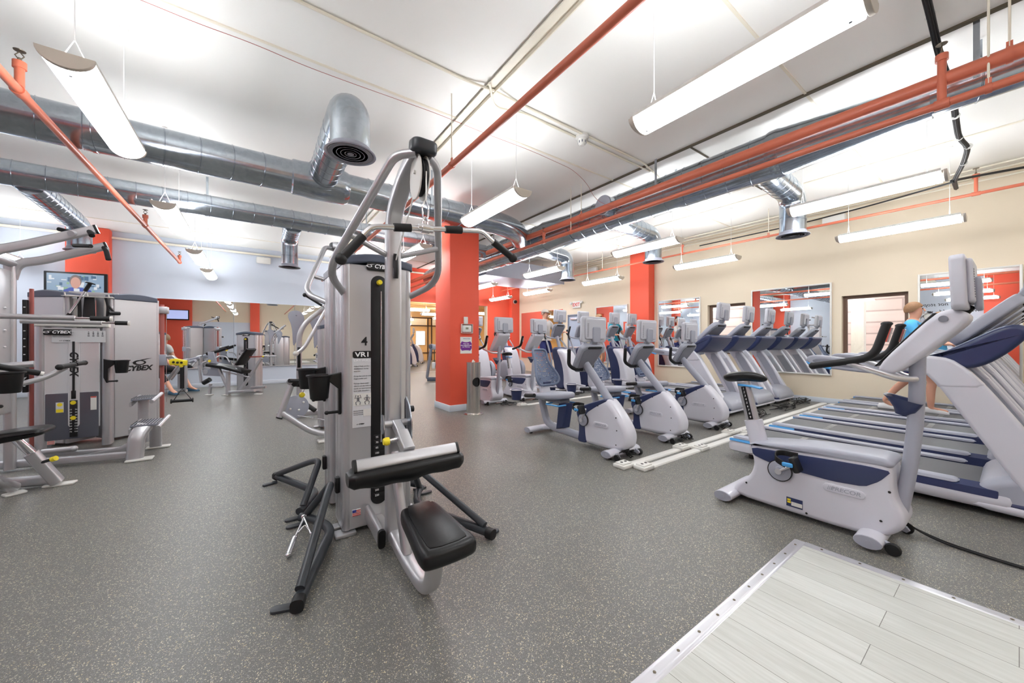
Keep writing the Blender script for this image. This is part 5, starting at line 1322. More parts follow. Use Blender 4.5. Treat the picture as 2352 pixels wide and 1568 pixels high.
def pedal(t, y, z, x, side):
    b = B(); b.box((x, y, z), (0.09, 0.10, 0.035), 0.01, rot=(R(70), 0, 0)); p = b.out('pedal', m_black, t)
    b = B(); b.tube([(x - 0.04, y + 0.04, z - 0.01), (x - 0.045, y + 0.10, z + 0.02), (x, y + 0.11, z + 0.05), (x + 0.045, y + 0.08, z + 0.05), (x + 0.04, y, z + 0.05)], prof=rrect(0.035, 0.008, 0.003), up=(0, 0, 1), fil=0.03); b.out('strap', m_rubber, p)
    b = B(); b.box((x + side * 0.052, y + 0.03, z + 0.0), (0.016, 0.06, 0.028), 0.008); b.out('strap_buckle', m_sky, p)
    return p
def cranks(t, y, z, hw, r=0.165, a=R(40)):
    for s in (-1, 1):
        b = B(); b.lathe([(0, 0), (0.062, 0), (0.07, 0.004), (0.07, 0.016), (0.058, 0.02), (0.03, 0.022), (0.028, 0.03), (0, 0.03)], (s * hw, y, z), rot=(0, R(90) * s, 0), n=28); d = b.out('crank_disc', m_lgrey, t)
        b = B(); b.lathe([(0.0715, 0.0), (0.0725, 0.018), (0.069, 0.018)], (s * (hw - 0.001), y, z), rot=(0, R(90) * s, 0), n=28); b.out('disc_rim', m_black, d)
        py, pz = y - s * -1 * 0 - (r * math.cos(a)) * (1 if s < 0 else -1), z + r * math.sin(a) * (1 if s < 0 else -1)
        b = B(); b.tube([(s * (hw + 0.03), y, z), (s * (hw + 0.045), py, pz)], prof=rrect(0.034, 0.016, 0.006), up=(1, 0, 0)); b.lathe([(0, 0), (0.02, 0), (0.02, 0.012), (0, 0.012)], (s * (hw + 0.036), y, z), rot=(0, R(90) * s, 0), n=14); b.out('crank_arm', m_alu, d)
        pedal(t, py, pz, s * (hw + 0.105), s)

def stabiliser(t, y, hw, z=0.05, wheels=0, name='stabilizer'):
    b = B(); b.tube([(-hw, y, z), (hw, y, z)], prof=[(a * 1.0, c) for a, c in circ(0.036, 18, 0.062)], up=(0, 0, 1)); s_ = b.out(name, m_white, t)
    for s in (-1, 1):
        b = B(); b.tube([(s * hw, y, z), (s * (hw + 0.008), y, z)], prof=circ(0.034, 18, 0.06), up=(0, 0, 1)); b.tube([(s * (hw + 0.004), y, z), (s * (hw + 0.011), y, z)], 0.012, n=10); b.out('end_cap', m_lgrey, s_)
        b = B(); b.cyl((s * (hw - 0.06), y, 0.0), (s * (hw - 0.06), y, z - 0.02), 0.02, n=12); b.out('leveling_foot', m_black, s_)
        if wheels:
            b = B(); b.shell([(y - 0.02, z + 0.02), (y - 0.1, z - 0.0), (y - 0.115, z - 0.02), (y - 0.1, z - 0.038), (y - 0.02, z - 0.02)], s * (hw - 0.08) - 0.012, s * (hw - 0.08) + 0.012, 0.005, 'X'); wh = b.out('wheel_bracket', m_lgrey, s_)
            b = B(); b.lathe([(0, -0.014), (0.03, -0.014), (0.034, -0.008), (0.034, 0.008), (0.03, 0.014), (0, 0.014)], (s * (hw - 0.055), y - 0.095, 0.034), 'X', 20); b.lathe([(0, 0.012), (0.008, 0.012), (0.008, 0.018), (0, 0.018)], (s * (hw - 0.055), y - 0.095, 0.034), 'X', 8); b.out('wheel', m_rubber, wh)

def saddle(t, y, z):
    rings = []
    N = 18
    for i in range(N + 1):
        q = i / N
        yy = y - 0.14 + 0.29 * q
        w = 0.03 + 0.085 * (1 / (1 + math.exp(-(q - 0.52) * 12)))
        e_ = max(0.12, (1 - abs(2 * q - 1) ** 5)) ** 0.5
        w *= e_
        top = 0.03 * math.sin(PI * min(1, q * 0.8 + 0.2)) + 0.012 * q
        hgt = (0.07 + 0.02 * q) * e_
        rings.append([(w * math.cos(2 * PI * k / 16), yy, z + top + (hgt * 0.5 * math.sin(2 * PI * k / 16) * (0.7 if math.sin(2 * PI * k / 16) > 0 else 1.2))) for k in range(16)])
    b = B(); b.loft(rings); return b.out('saddle', m_vinyl, t, ang=60)

def upright_bike(label, loc):
    """local y = 0 is 0.8 m behind the front wheel line"""
    t = thing('upright_bike', label, 'exercise bike', loc, 0, 'upright exercise bikes')
    Y = lambda p: [(y - 0.8, z) for y, z in p]
    body = Y([(1.15, 0.45), (1.155, 0.40), (1.13, 0.30), (1.165, 0.20), (1.26, 0.125), (1.28, 0.035), (1.0, 0.03), (0.6, 0.03), (0.46, 0.05), (0.375, 0.13), (0.37, 0.20), (0.405, 0.27), (0.42, 0.34), (0.42, 0.46), (0.45, 0.505), (0.55, 0.51), (0.75, 0.50), (0.95, 0.475)])
    b = B(); b.shell(chaikin(body, 2), -0.135, 0.135, 0.03, 'X', 4); bd = b.out('body_shell', m_white, t)
    nav = Y([(1.145, 0.425), (1.135, 0.37), (1.05, 0.345), (0.9, 0.326), (0.69, 0.315), (0.54, 0.328), (0.475, 0.38), (0.425, 0.45), (0.52, 0.457), (0.7, 0.449), (0.9, 0.436)])
    for s in (-1, 1):
        b = B(); b.shell(chaikin(nav, 1, 0.15), s * 0.135 - 0.004, s * 0.135 + 0.004, 0.003, 'X'); b.out('side_panel', m_navy, bd)
        b = B()
        for y, z in ((0.455, 0.43), (0.435, 0.33), (0.47, 0.15), (0.82, 0.06), (1.18, 0.15)): b.lathe([(0, 0), (0.0075, 0), (0.006, 0.004), (0, 0.004)], (s * 0.1335, y - 0.8, z), rot=(0, R(90) * s, 0), n=10)
        b.out('screw', m_black, bd)
    cov = Y([(1.165, 0.43), (0.95, 0.438), (0.75, 0.45), (0.5, 0.462), (0.43, 0.462), (0.41, 0.49), (0.44, 0.518), (0.55, 0.52), (0.75, 0.512), (0.95, 0.488), (1.16, 0.455)])
    b = B(); b.shell(chaikin(cov, 2), -0.138, 0.138, 0.02, 'X', 4); b.out('top_cover', m_lgrey, bd)
    plate_logo(bd, (-0.137, 0.635 - 0.8, 0.272), 0.20)
    b = B(); b.box((-0.137, 0.885 - 0.8, 0.105), (0.004, 0.09, 0.06)); st = b.out('sticker', m_navy, bd)
    b = B(); b.box((-0.1395, 0.872 - 0.8, 0.097), (0.001, 0.06, 0.026)); b.out('sticker_field', m_plate, st)
    b = B(); b.box((-0.1395, 0.915 - 0.8, 0.12), (0.001, 0.02, 0.012)); b.box((-0.1395, 0.915 - 0.8, 0.104), (0.001, 0.02, 0.012)); b.out('sticker_flag', m_yellow, st)
    cranks(t, 0.965 - 0.8, 0.305, 0.137, 0.15, R(38))
    b = B(); b.tube([(0, 0.41 - 0.8, 0.19), (0, 0.372 - 0.8, 0.45), (0, 0.345 - 0.8, 0.78), (0, 0.34 - 0.8, 1.14)], prof=rrect(0.06, 0.068, 0.028, 5), up=(1, 0, 0), fil=0.3, fs=8); b.out('post', m_lgrey, t)
    # console arm
    b = B(); b.shell(chaikin(Y([(0.505, 1.035), (0.43, 1.005), (0.34, 1.08), (0.15, 1.30), (0.145, 1.345), (0.20, 1.375), (0.265, 1.355)]), 2, 0.2), -0.13, 0.13, 0.022, 'X', 4); cn = b.out('console', m_white, t)
    b = B(); b.shell(Y([(0.505, 1.052), (0.495, 1.052), (0.262, 1.355), (0.275, 1.355)]), -0.1, 0.1, 0.004, 'X'); b.out('console_face', m_black, cn)
    b = B(); b.lathe([(0, 0), (0.018, 0), (0.018, 0.004), (0, 0.004)], (-0.13, 0.235 - 0.8, 1.32), rot=(0, R(-90), 0), n=14); b.out('pivot_cap', m_grey, cn)
    screen(t, 0.15 - 0.8, 1.365, 0.40, 0.285, R(-2), 0.055)
    b = B(); b.tube([(0, 0.2 - 0.8, 1.34), (0, 0.16 - 0.8, 1.40)], 0.035, n=14); b.out('screen_neck', m_black, t)
    # handlebars
    for s in (-1, 1):
        b = B(); b.tube([(s * 0.03, 0.345 - 0.8, 0.985), (s * 0.12, 0.40 - 0.8, 0.985), (s * 0.215, 0.54 - 0.8, 1.05), (s * 0.22, 0.6 - 0.8, 1.075)], 0.017, 0.1, n=12); hb = b.out('handlebar', m_alu, t)
        b = B(); b.tube([(s * 0.21, 0.765 - 0.8, 1.045), (s * 0.22, 0.62 - 0.8, 1.075), (s * 0.22, 0.485 - 0.8, 1.11), (s * 0.205, 0.435 - 0.8, 1.30)], prof=circ(0.026, 14, 0.021), up=(1, 0, 0), fil=0.07, fs=7); b.ball((s * 0.21, 0.765 - 0.8, 1.045), 0.023, 7); b.ball((s * 0.205, 0.435 - 0.8, 1.30), (0.022, 0.026, 0.014), 7); gp = b.out('grip', m_rubber, hb)
        b = B(); b.tube([(s * 0.205, 0.45 - 0.8, 1.20), (s * 0.20, 0.432 - 0.8, 1.28)], prof=rrect(0.02, 0.046, 0.006), up=(1, 0, 0)); b.out('pulse_plate', m_chrome, gp)
    # cup
    rings = []
    for z, y0, y1, w in ((0.77, 0.385, 0.43, 0.03), (0.80, 0.345, 0.435, 0.05), (0.84, 0.325, 0.455, 0.066), (0.865, 0.315, 0.475, 0.076)):
        rings.append([(u, (y0 + y1) / 2 - 0.8 + v, z + 0.28 * v) for u, v in rrect(w * 2, y1 - y0, 0.03, 4)])
    inner = [[(p[0] * 0.86, (p[1] + 0.405) * 0.86 - 0.405, p[2] - 0.004) for p in rings[-1]], [(p[0] * 0.7, (p[1] + 0.405) * 0.7 - 0.405, p[2] + 0.01) for p in rings[0]]]
    b = B(); b.loft(rings + inner); b.out('cup', m_navy, t)
    # seat post with hole numbers
    b = B(); b.tube([(0, 1.145 - 0.8, 0.43), (0, 1.185 - 0.8, 0.60)], prof=rrect(0.085, 0.12, 0.04, 5), up=(1, 0, 0)); b.out('post_sleeve', m_white, t)
    b = B(); b.tube([(0, 1.185 - 0.8, 0.58), (0, 1.255 - 0.8, 0.885)], prof=rrect(0.055, 0.085, 0.02), up=(1, 0, 0)); sp = b.out('seat_post', m_silver, t)
    b = B(); b.tube([(-0.0285, 1.19 - 0.8, 0.605), (-0.0285, 1.245 - 0.8, 0.85)], prof=rrect(0.003, 0.032, 0.001), up=(1, 0, 0)); ns = b.out('number_strip', m_black, sp)
    for i in range(9): text(str(9 - i), 0.022, (-0.0305, 1.193 - 0.8 + i * 0.00615, 0.622 + i * 0.0265), FX, m_wink, ns)
    b = B(); b.tube([(0, 1.275 - 0.8, 0.862), (0, 1.2 - 0.8, 0.86), (0, 1.13 - 0.8, 0.846)], prof=rrect(0.10, 0.016, 0.007), up=(1, 0, 0), fil=0.04, taper=lambda q: 1 - 0.35 * q); b.out('seat_lever', m_sky, t)
    saddle(t, 1.235 - 0.8, 0.905)
    stabiliser(t, 0.505 - 0.8, 0.26, 0.052, 1, 'front_stabilizer'); stabiliser(t, 1.29 - 0.8, 0.26, 0.045, 0, 'rear_stabilizer')
    return t
UB = upright_bike('upright bike with black saddle nearest the camera, beside pale planks', (3.12, 0.8, 0))
clone(UB, 'upright bike standing just right of the red column', (3.78, 6.18, 0))
clone(UB, 'upright bike second from the red column, before the ellipticals', (4.62, 6.18, 0))

def recumbent(label, loc):
    t = thing('recumbent_bike', label, 'exercise bike', loc, 0, 'recumbent exercise bikes')
    Y = lambda p: [(y - 3.0, z) for y, z in p]
    body = Y([(2.98, 0.40), (2.90, 0.46), (2.78, 0.51), (2.57, 0.585), (2.52, 0.57), (2.40, 0.44), (2.31, 0.32), (2.275, 0.22), (2.30, 0.11), (2.40, 0.065), (2.6, 0.05), (2.95, 0.05), (2.93, 0.16), (2.93, 0.28)])
    b = B(); b.shell(chaikin(body, 2), -0.095, 0.095, 0.045, 'X', 4); bd = b.out('body_shell', m_white, t)
    nav = Y([(2.995, 0.395), (2.90, 0.465), (2.78, 0.515), (2.57, 0.59), (2.545, 0.565), (2.62, 0.52), (2.73, 0.455), (2.83, 0.39), (2.85, 0.28), (2.84, 0.16), (2.82, 0.055), (2.97, 0.05), (2.945, 0.16), (2.945, 0.28)])
    b = B(); b.shell(chaikin(nav, 2, 0.2), -0.0985, 0.0985, 0.012, 'X', 3); b.out('rear_panel', m_navy, bd)
    for s in (-1, 1):
        b = B()
        for y, z in ((2.42, 0.41), (2.41, 0.28), (2.42, 0.13), (2.66, 0.50)): b.lathe([(0, 0), (0.007, 0), (0.006, 0.004), (0, 0.004)], (s * 0.094, y - 3.0, z), rot=(0, R(90) * s, 0), n=10)
        b.out('screw', m_black, bd)
    plate_logo(bd, (-0.096, 2.625 - 3.0, 0.30), 0.20)
    cranks(t, 2.865 - 3.0, 0.315, 0.10, 0.15, R(64))
    b = B(); b.tube([(0, 2.36 - 3.0, 0.30), (0, 2.55 - 3.0, 0.53), (0, 2.97 - 3.0, 0.985)], prof=rrect(0.075, 0.09, 0.036, 5), up=(1, 0, 0), fil=0.3, fs=6); b.out('post', m_lgrey, t)
    console(t, (3.02 - 3.0, 0.855), (2.80 - 3.0, 1.17), 0.26, 0.40, 0.07)
    screen(t, 2.795 - 3.0, 1.19, 0.40, 0.29, R(2), 0.04)
    b = B(); b.tube([(0, 2.82 - 3.0, 1.15), (0, 2.79 - 3.0, 1.22)], prof=rrect(0.1, 0.04, 0.015), up=(1, 0, 0)); b.out('screen_neck', m_lgrey, t)
    for s in (-1, 1):
        b = B(); b.tube([(s * 0.03, 2.955 - 3.0, 0.875), (s * 0.15, 2.97 - 3.0, 0.885), (s * 0.20, 3.0 - 3.0, 0.93), (s * 0.215, 2.98 - 3.0, 1.10)], 0.021, 0.08, n=12, fs=7); b.ball((s * 0.215, 2.98 - 3.0, 1.10), 0.021, 6); b.out('handlebar', m_rubber, t)
    # frame: floor tube sweeping up under the seat
    b = B(); b.tube([(0, 2.45 - 3.0, 0.075), (0, 2.95 - 3.0, 0.085), (0, 3.50 - 3.0, 0.10), (0, 3.62 - 3.0, 0.16), (0, 3.74 - 3.0, 0.50)], prof=rrect(0.085, 0.09, 0.035, 5), up=(1, 0, 0), fil=0.25, fs=8); b.out('frame_tube', m_lgrey, t)
    b = B(); b.tube([(0, 3.76 - 3.0, 0.47), (0, 3.25 - 3.0, 0.41)], prof=rrect(0.10, 0.05, 0.012), up=(1, 0, 0)); rl = b.out('seat_rail', m_silver, t)
    b = B(); b.shell(Y([(3.33, 0.43), (3.18, 0.45), (3.24, 0.14), (3.38, 0.10)]), -0.06, 0.06, 0.02, 'X', 3); b.out('rail_support', m_navy, t)
    b = B(); b.shell(chaikin([(-0.22, 0.25), (-0.2, -0.05), (-0.13, -0.27), (0.13, -0.27), (0.2, -0.05), (0.22, 0.25)], 2), 0.0, 0.075, 0.03, 'Z', 4, Matrix.Translation((0, 3.45 - 3.0, 0.475)) @ Euler((R(-5), 0, 0)).to_matrix().to_4x4()); b.out('seat', m_lgrey, t)
    b = B(); b.box((0, 3.42 - 3.0, 0.46), (0.18, 0.3, 0.05), 0.015); b.out('seat_carriage', m_grey, t)
    b = B(); b.tube([(-0.18, 3.2 - 3.0, 0.425), (-0.18, 3.45 - 3.0, 0.42), (0.18, 3.45 - 3.0, 0.42), (0.18, 3.2 - 3.0, 0.425), (-0.18, 3.2 - 3.0, 0.425)], 0.009, 0.06, n=8); b.out('adjust_lever', m_sky, t)
    # perforated back
    rings = []
    N = 22
    for i in range(N + 1):
        q = 0.5 - 0.5 * math.cos(PI * i / N)
        z = 0.63 + 0.46 * q
        y = 3.61 + 0.19 * q - 3.0
        w = 0.158 + 0.036 * math.cos(2 * PI * (q - 0.16) / 1.15) - 0.012 * q
        w *= max(0.0, 1 - abs(2 * q - 1) ** 7) ** 0.42 * 0.62 + 0.38
        ring = []
        for j in range(13):
            x = w * (j / 6 - 1); ring.append((x, y - 0.055 * (x / 0.18) ** 2, z))
        rings.append(ring)
    b = B()
    vs_ = [[b.bm.verts.new(p) for p in r] for r in rings]
    for i in range(N):
        for j in range(12): b.bm.faces.new((vs_[i][j], vs_[i][j + 1], vs_[i + 1][j + 1], vs_[i + 1][j]))
    bk = b.out('backrest', m_mesh, t, ang=70)
    edge = [r[0] for r in rings] + [rings[-1][k] for k in range(2, 11)] + [r[-1] for r in reversed(rings)] + [rings[0][k] for k in range(10, 1, -1)]
    b = B(); b.tube(edge, 0.016, n=8, closed=True); b.out('backrest_rim', m_seatslate, bk)
    b = B(); b.tube([tuple(V(rings[0][k]) + V((0, 0.004, 0.01))) for k in range(1, 12)], prof=rrect(0.012, 0.06, 0.005), up=(0, 1, 0)); b.out('lumbar_band', m_navy, bk)
    b = B(); b.tube([(0, 3.63 - 3.0, 0.50), (0, 3.68 - 3.0, 0.64)], prof=rrect(0.16, 0.05, 0.015), up=(1, 0, 0)); b.out('back_bracket', m_white, t)
    for s in (-1, 1):
        b = B(); b.tube([(s * 0.09, 3.74 - 3.0, 0.50), (s * 0.24, 3.78 - 3.0, 0.50), (s * 0.27, 3.74 - 3.0, 0.50), (s * 0.27, 3.55 - 3.0, 0.52)], 0.022, 0.06, n=10); sh = b.out('seat_handle', m_white, t)
        b = B(); b.tube([(s * 0.27, 3.72 - 3.0, 0.502), (s * 0.27, 3.54 - 3.0, 0.522)], 0.026, n=12); b.out('grip', m_rubber, sh)
        b = B(); b.lathe([(0.001, -0.12), (0.06, -0.12), (0.075, 0.0), (0.088, 0.006), (0.088, 0.014), (0.072, 0.014), (0.068, 0.0), (0.055, -0.11), (0.001, -0.11)], (s * 0.3, 3.88 - 3.0, 0.55), n=20); cu = b.out('bottle_holder', m_navy, t)
        b = B(); b.lathe([(0.074, 0.006), (0.092, 0.008), (0.092, 0.016), (0.074, 0.016), (0.074, 0.006)], (s * 0.3, 3.88 - 3.0, 0.55), n=20); b.tube([(s * 0.23, 3.84 - 3.0, 0.555), (s * 0.13, 3.76 - 3.0, 0.53)], 0.014, n=8); b.out('holder_rim', m_white, cu)
    stabiliser(t, 2.43 - 3.0, 0.24, 0.055, 1, 'front_stabilizer'); stabiliser(t, 3.72 - 3.0, 0.24, 0.05, 0, 'rear_stabilizer')
    b = B(); b.tube([(0, 3.72 - 3.0, 0.05), (0, 3.5 - 3.0, 0.1)], prof=rrect(0.08, 0.06, 0.02), up=(1, 0, 0)); b.out('rear_strut', m_white, t)
    return t
RB = recumbent('recumbent bike with slotted back, nearest of three and beside the column', (3.14, 3.0, 0))
clone(RB, 'recumbent bike in the middle of the three slotted back bikes', (4.18, 3.02, 0))
clone(RB, 'recumbent bike beside the far treadmills, third from red column', (5.28, 3.04, 0))

def treadmill(label, loc):
    """front (motor end) at local y = -1.05, rear at +1.05"""
    t = thing('treadmill', label, 'treadmill', loc, 0, 'treadmills')
    c0 = 0.70
    Y = lambda p: [(y - c0, z) for y, z in p]
    for s in (-1, 1):
        low = chaikin([(s * 0.40, 0.05), (s * 0.415, 0.12), (s * 0.40, 0.165), (s * 0.33, 0.165), (s * 0.33, 0.05)], 1, 0.2)
        b = B(); b.shell(low, 0.02 - c0, 1.72 - c0, 0.03, 'Y', 3); rl = b.out('side_rail', m_white, t)
        b = B(); b.shell([(s * 0.412, 0.135), (s * 0.406, 0.185), (s * 0.31, 0.205), (s * 0.31, 0.135)], 0.08 - c0, 1.70 - c0, 0.01, 'Y', 2); b.out('navy_band', m_navy, rl)
        b = B(); b.shell(chaikin([(s * 0.404, 0.183), (s * 0.39, 0.215), (s * 0.30, 0.215), (s * 0.295, 0.19)], 1, 0.2), 0.25 - c0, 1.76 - c0, 0.03, 'Y', 3); b.out('foot_rail', m_lgrey, rl)
        b = B(); b.shell(chaikin([(s * 0.418, 0.055), (s * 0.424, 0.125), (s * 0.41, 0.168), (s * 0.30, 0.168), (s * 0.30, 0.055)], 1, 0.2), 1.55 - c0, 1.79 - c0, 0.04, 'Y', 3); rc = b.out('rear_cap', m_white, rl)
        b = B(); b.shell([(s * 0.424, 0.166), (s * 0.415, 0.186), (s * 0.39, 0.186), (s * 0.39, 0.166)], 1.52 - c0, 1.775 - c0, 0.008, 'Y', 3); b.out('accent', m_sky, rc)
    b = B(); b.box((0, 0.93 - c0, 0.165), (0.60, 1.62, 0.05), 0.02); bl = b.out('belt', m_belt, t)
    b = B(); b.box((0, 0.93 - c0, 0.11), (0.64, 1.6, 0.06), 0.01); b.out('deck', m_black, t)
    for yy in (0.62, 1.30):
        b = B()
        for i in range(9): b.box((0.2 - 0.03 * i - 0.004 * i * i, yy - c0 + 0.03 * (i % 2) * 0, 0.1912), (0.013, 0.05, 0.0008), rot=(0, 0, R(20)))
        b.out('belt_marking', m_mark, bl)
    # motor cover
    hood = Y([(0.16, 0.06), (0.18, 0.21), (0.05, 0.30), (-0.12, 0.33), (-0.26, 0.28), (-0.35, 0.17), (-0.35, 0.08), (-0.28, 0.05)])
    b = B(); b.shell(chaikin(hood, 2), -0.40, 0.40, 0.06, 'X', 4); hd = b.out('motor_cover', m_lgrey, t)
    b = B(); b.shell(chaikin(Y([(0.17, 0.07), (0.2, 0.13), (-0.33, 0.145), (-0.345, 0.09), (-0.28, 0.06)]), 1, 0.2), -0.405, 0.405, 0.03, 'X', 3); b.out('navy_skirt', m_navy, hd)
    b = B(); b.shell(chaikin(Y([(0.22, 0.045), (0.16, 0.115), (-0.34, 0.10), (-0.35, 0.06), (-0.28, 0.03)]), 1, 0.2), -0.412, 0.412, 0.03, 'X', 3); b.out('white_skirt', m_white, hd)
    # two broad uprights
    up_ = Y([(0.42, 0.98), (0.36, 0.90), (0.20, 0.60), (0.02, 0.27), (-0.06, 0.12), (-0.30, 0.12), (-0.25, 0.23), (-0.02, 0.63), (0.13, 0.89), (0.21, 1.0), (0.29, 1.07), (0.40, 1.09), (0.47, 1.07)])
    cap_ = Y([(0.43, 0.985), (0.36, 0.89), (0.345, 0.86), (0.12, 0.875), (0.21, 1.005), (0.29, 1.078), (0.40, 1.097), (0.48, 1.075)])
    for s in (-1, 1):
        b = B(); b.shell(chaikin(up_, 1, 0.22), s * 0.355 - 0.05, s * 0.355 + 0.05, 0.02, 'X', 3); u = b.out('upright', m_white, t)
        b = B(); b.shell(chaikin(cap_, 1, 0.2), s * 0.355 - 0.054, s * 0.355 + 0.054, 0.02, 'X', 3); b.out('shoulder', m_white, u)
        inn = [(y_ - c0, z_) for y_, z_ in ((0.30, 0.98), (0.30, 0.90), (0.13, 0.60), (-0.04, 0.29), (-0.17, 0.24), (0.0, 0.62), (0.14, 0.87), (0.24, 0.99))]
        b = B(); b.shell(inn, s * 0.355 - s * 0.045 - 0.012, s * 0.355 - s * 0.045 + 0.006, 0.004, 'X', 2); b.out('inner_cover', m_lgrey, u)
        b = B(); b.tube([(s * 0.355, 0.36 - c0, 1.0), (s * 0.355, 0.62 - c0, 0.985), (s * 0.365, 0.86 - c0, 1.035)], prof=rrect(0.05, 0.06, 0.02), up=(0, 0, 1), fil=0.1); hr = b.out('handrail', m_lgrey, t)
        b = B(); b.shell([(y - c0, z) for y, z in chaikin([(0.58, 1.01), (0.98, 1.075), (1.10, 1.082), (1.14, 1.03), (1.05, 0.975), (0.8, 0.945), (0.6, 0.935)], 2)], s * 0.365 - 0.05, s * 0.365 + 0.05, 0.015, 'X', 3); b.out('arm_pad', m_lgrey, hr)
        b = B(); b.shell([(y - c0, z) for y, z in chaikin([(0.78, 1.02), (1.03, 1.06), (1.10, 1.03), (1.02, 0.995), (0.78, 0.97)], 2)], s * 0.365 - 0.054, s * 0.365 + 0.054, 0.008, 'X', 2); b.out('pad_inlay', m_grey, hr)
        b = B(); b.tube([(s * 0.365 - 0.05, 0.95 - c0, 0.965), (s * 0.365 - 0.046, 1.10 - c0, 1.0), (s * 0.365, 1.135 - c0, 1.02), (s * 0.365 + 0.046, 1.10 - c0, 1.0), (s * 0.365 + 0.05, 0.95 - c0, 0.965)], 0.011, 0.04, n=8); b.out('pad_edge', m_sky, hr)
    # navy bowl under the console
    bowl = Y([(0.47, 1.075), (0.36, 1.10), (0.20, 1.215), (0.06, 1.315), (-0.03, 1.31), (-0.05, 1.25), (0.04, 1.12), (0.15, 1.02), (0.25, 1.0), (0.35, 1.06)])
    b = B(); b.shell(chaikin(bowl, 2), -0.385, 0.385, 0.03, 'X', 4); bw = b.out('console_base', m_navy, t)
    b = B(); b.tube([(-0.30, 0.42 - c0, 1.07), (0.30, 0.42 - c0, 1.07)], 0.028, n=12); b.out('crossbar', m_lgrey, t)
    cn = console(t, (0.30 - c0, 1.185), (-0.02 - c0, 1.52), 0.56, 0.44, 0.075, m_lgrey)
    screen(t, -0.065 - c0, 1.56, 0.40, 0.30, R(4), 0.05)
    b = B(); b.tube([(0, 0.0 - c0, 1.50), (0, -0.04 - c0, 1.58)], prof=rrect(0.14, 0.05, 0.02), up=(1, 0, 0)); b.out('screen_neck', m_lgrey, t)
    for s in (-1, 1):
        for y in (-0.26, 1.6):
            b = B(); b.cyl((s * 0.33, y - c0, 0.0), (s * 0.33, y - c0, 0.07), 0.025, n=12); b.out('leveling_foot', m_black, t)
    return t
TX = (4.50, 5.53, 6.58, 7.62, 8.58)
TM = None
for i, x in enumerate(TX):
    lab = 'near row treadmill, %s' % ('beside the upright bike, closest to the camera', 'second counting from the upright bike', 'third from the upright bike, middle of its row', 'carrying the person in the sky blue shirt', 'last of its row against the cream wall')[i]
    if TM is None: TM = treadmill(lab, (x, 0.70, 0))
    else: clone(TM, lab, (x, 0.70, 0))
for i, x in enumerate((6.55, 7.55, 8.55)):
    clone(TM, 'far row treadmill, %s' % ('beside the third recumbent bike', 'middle one between two others', 'against the cream wall by the wide mirror')[i], (x, 3.70, 0))

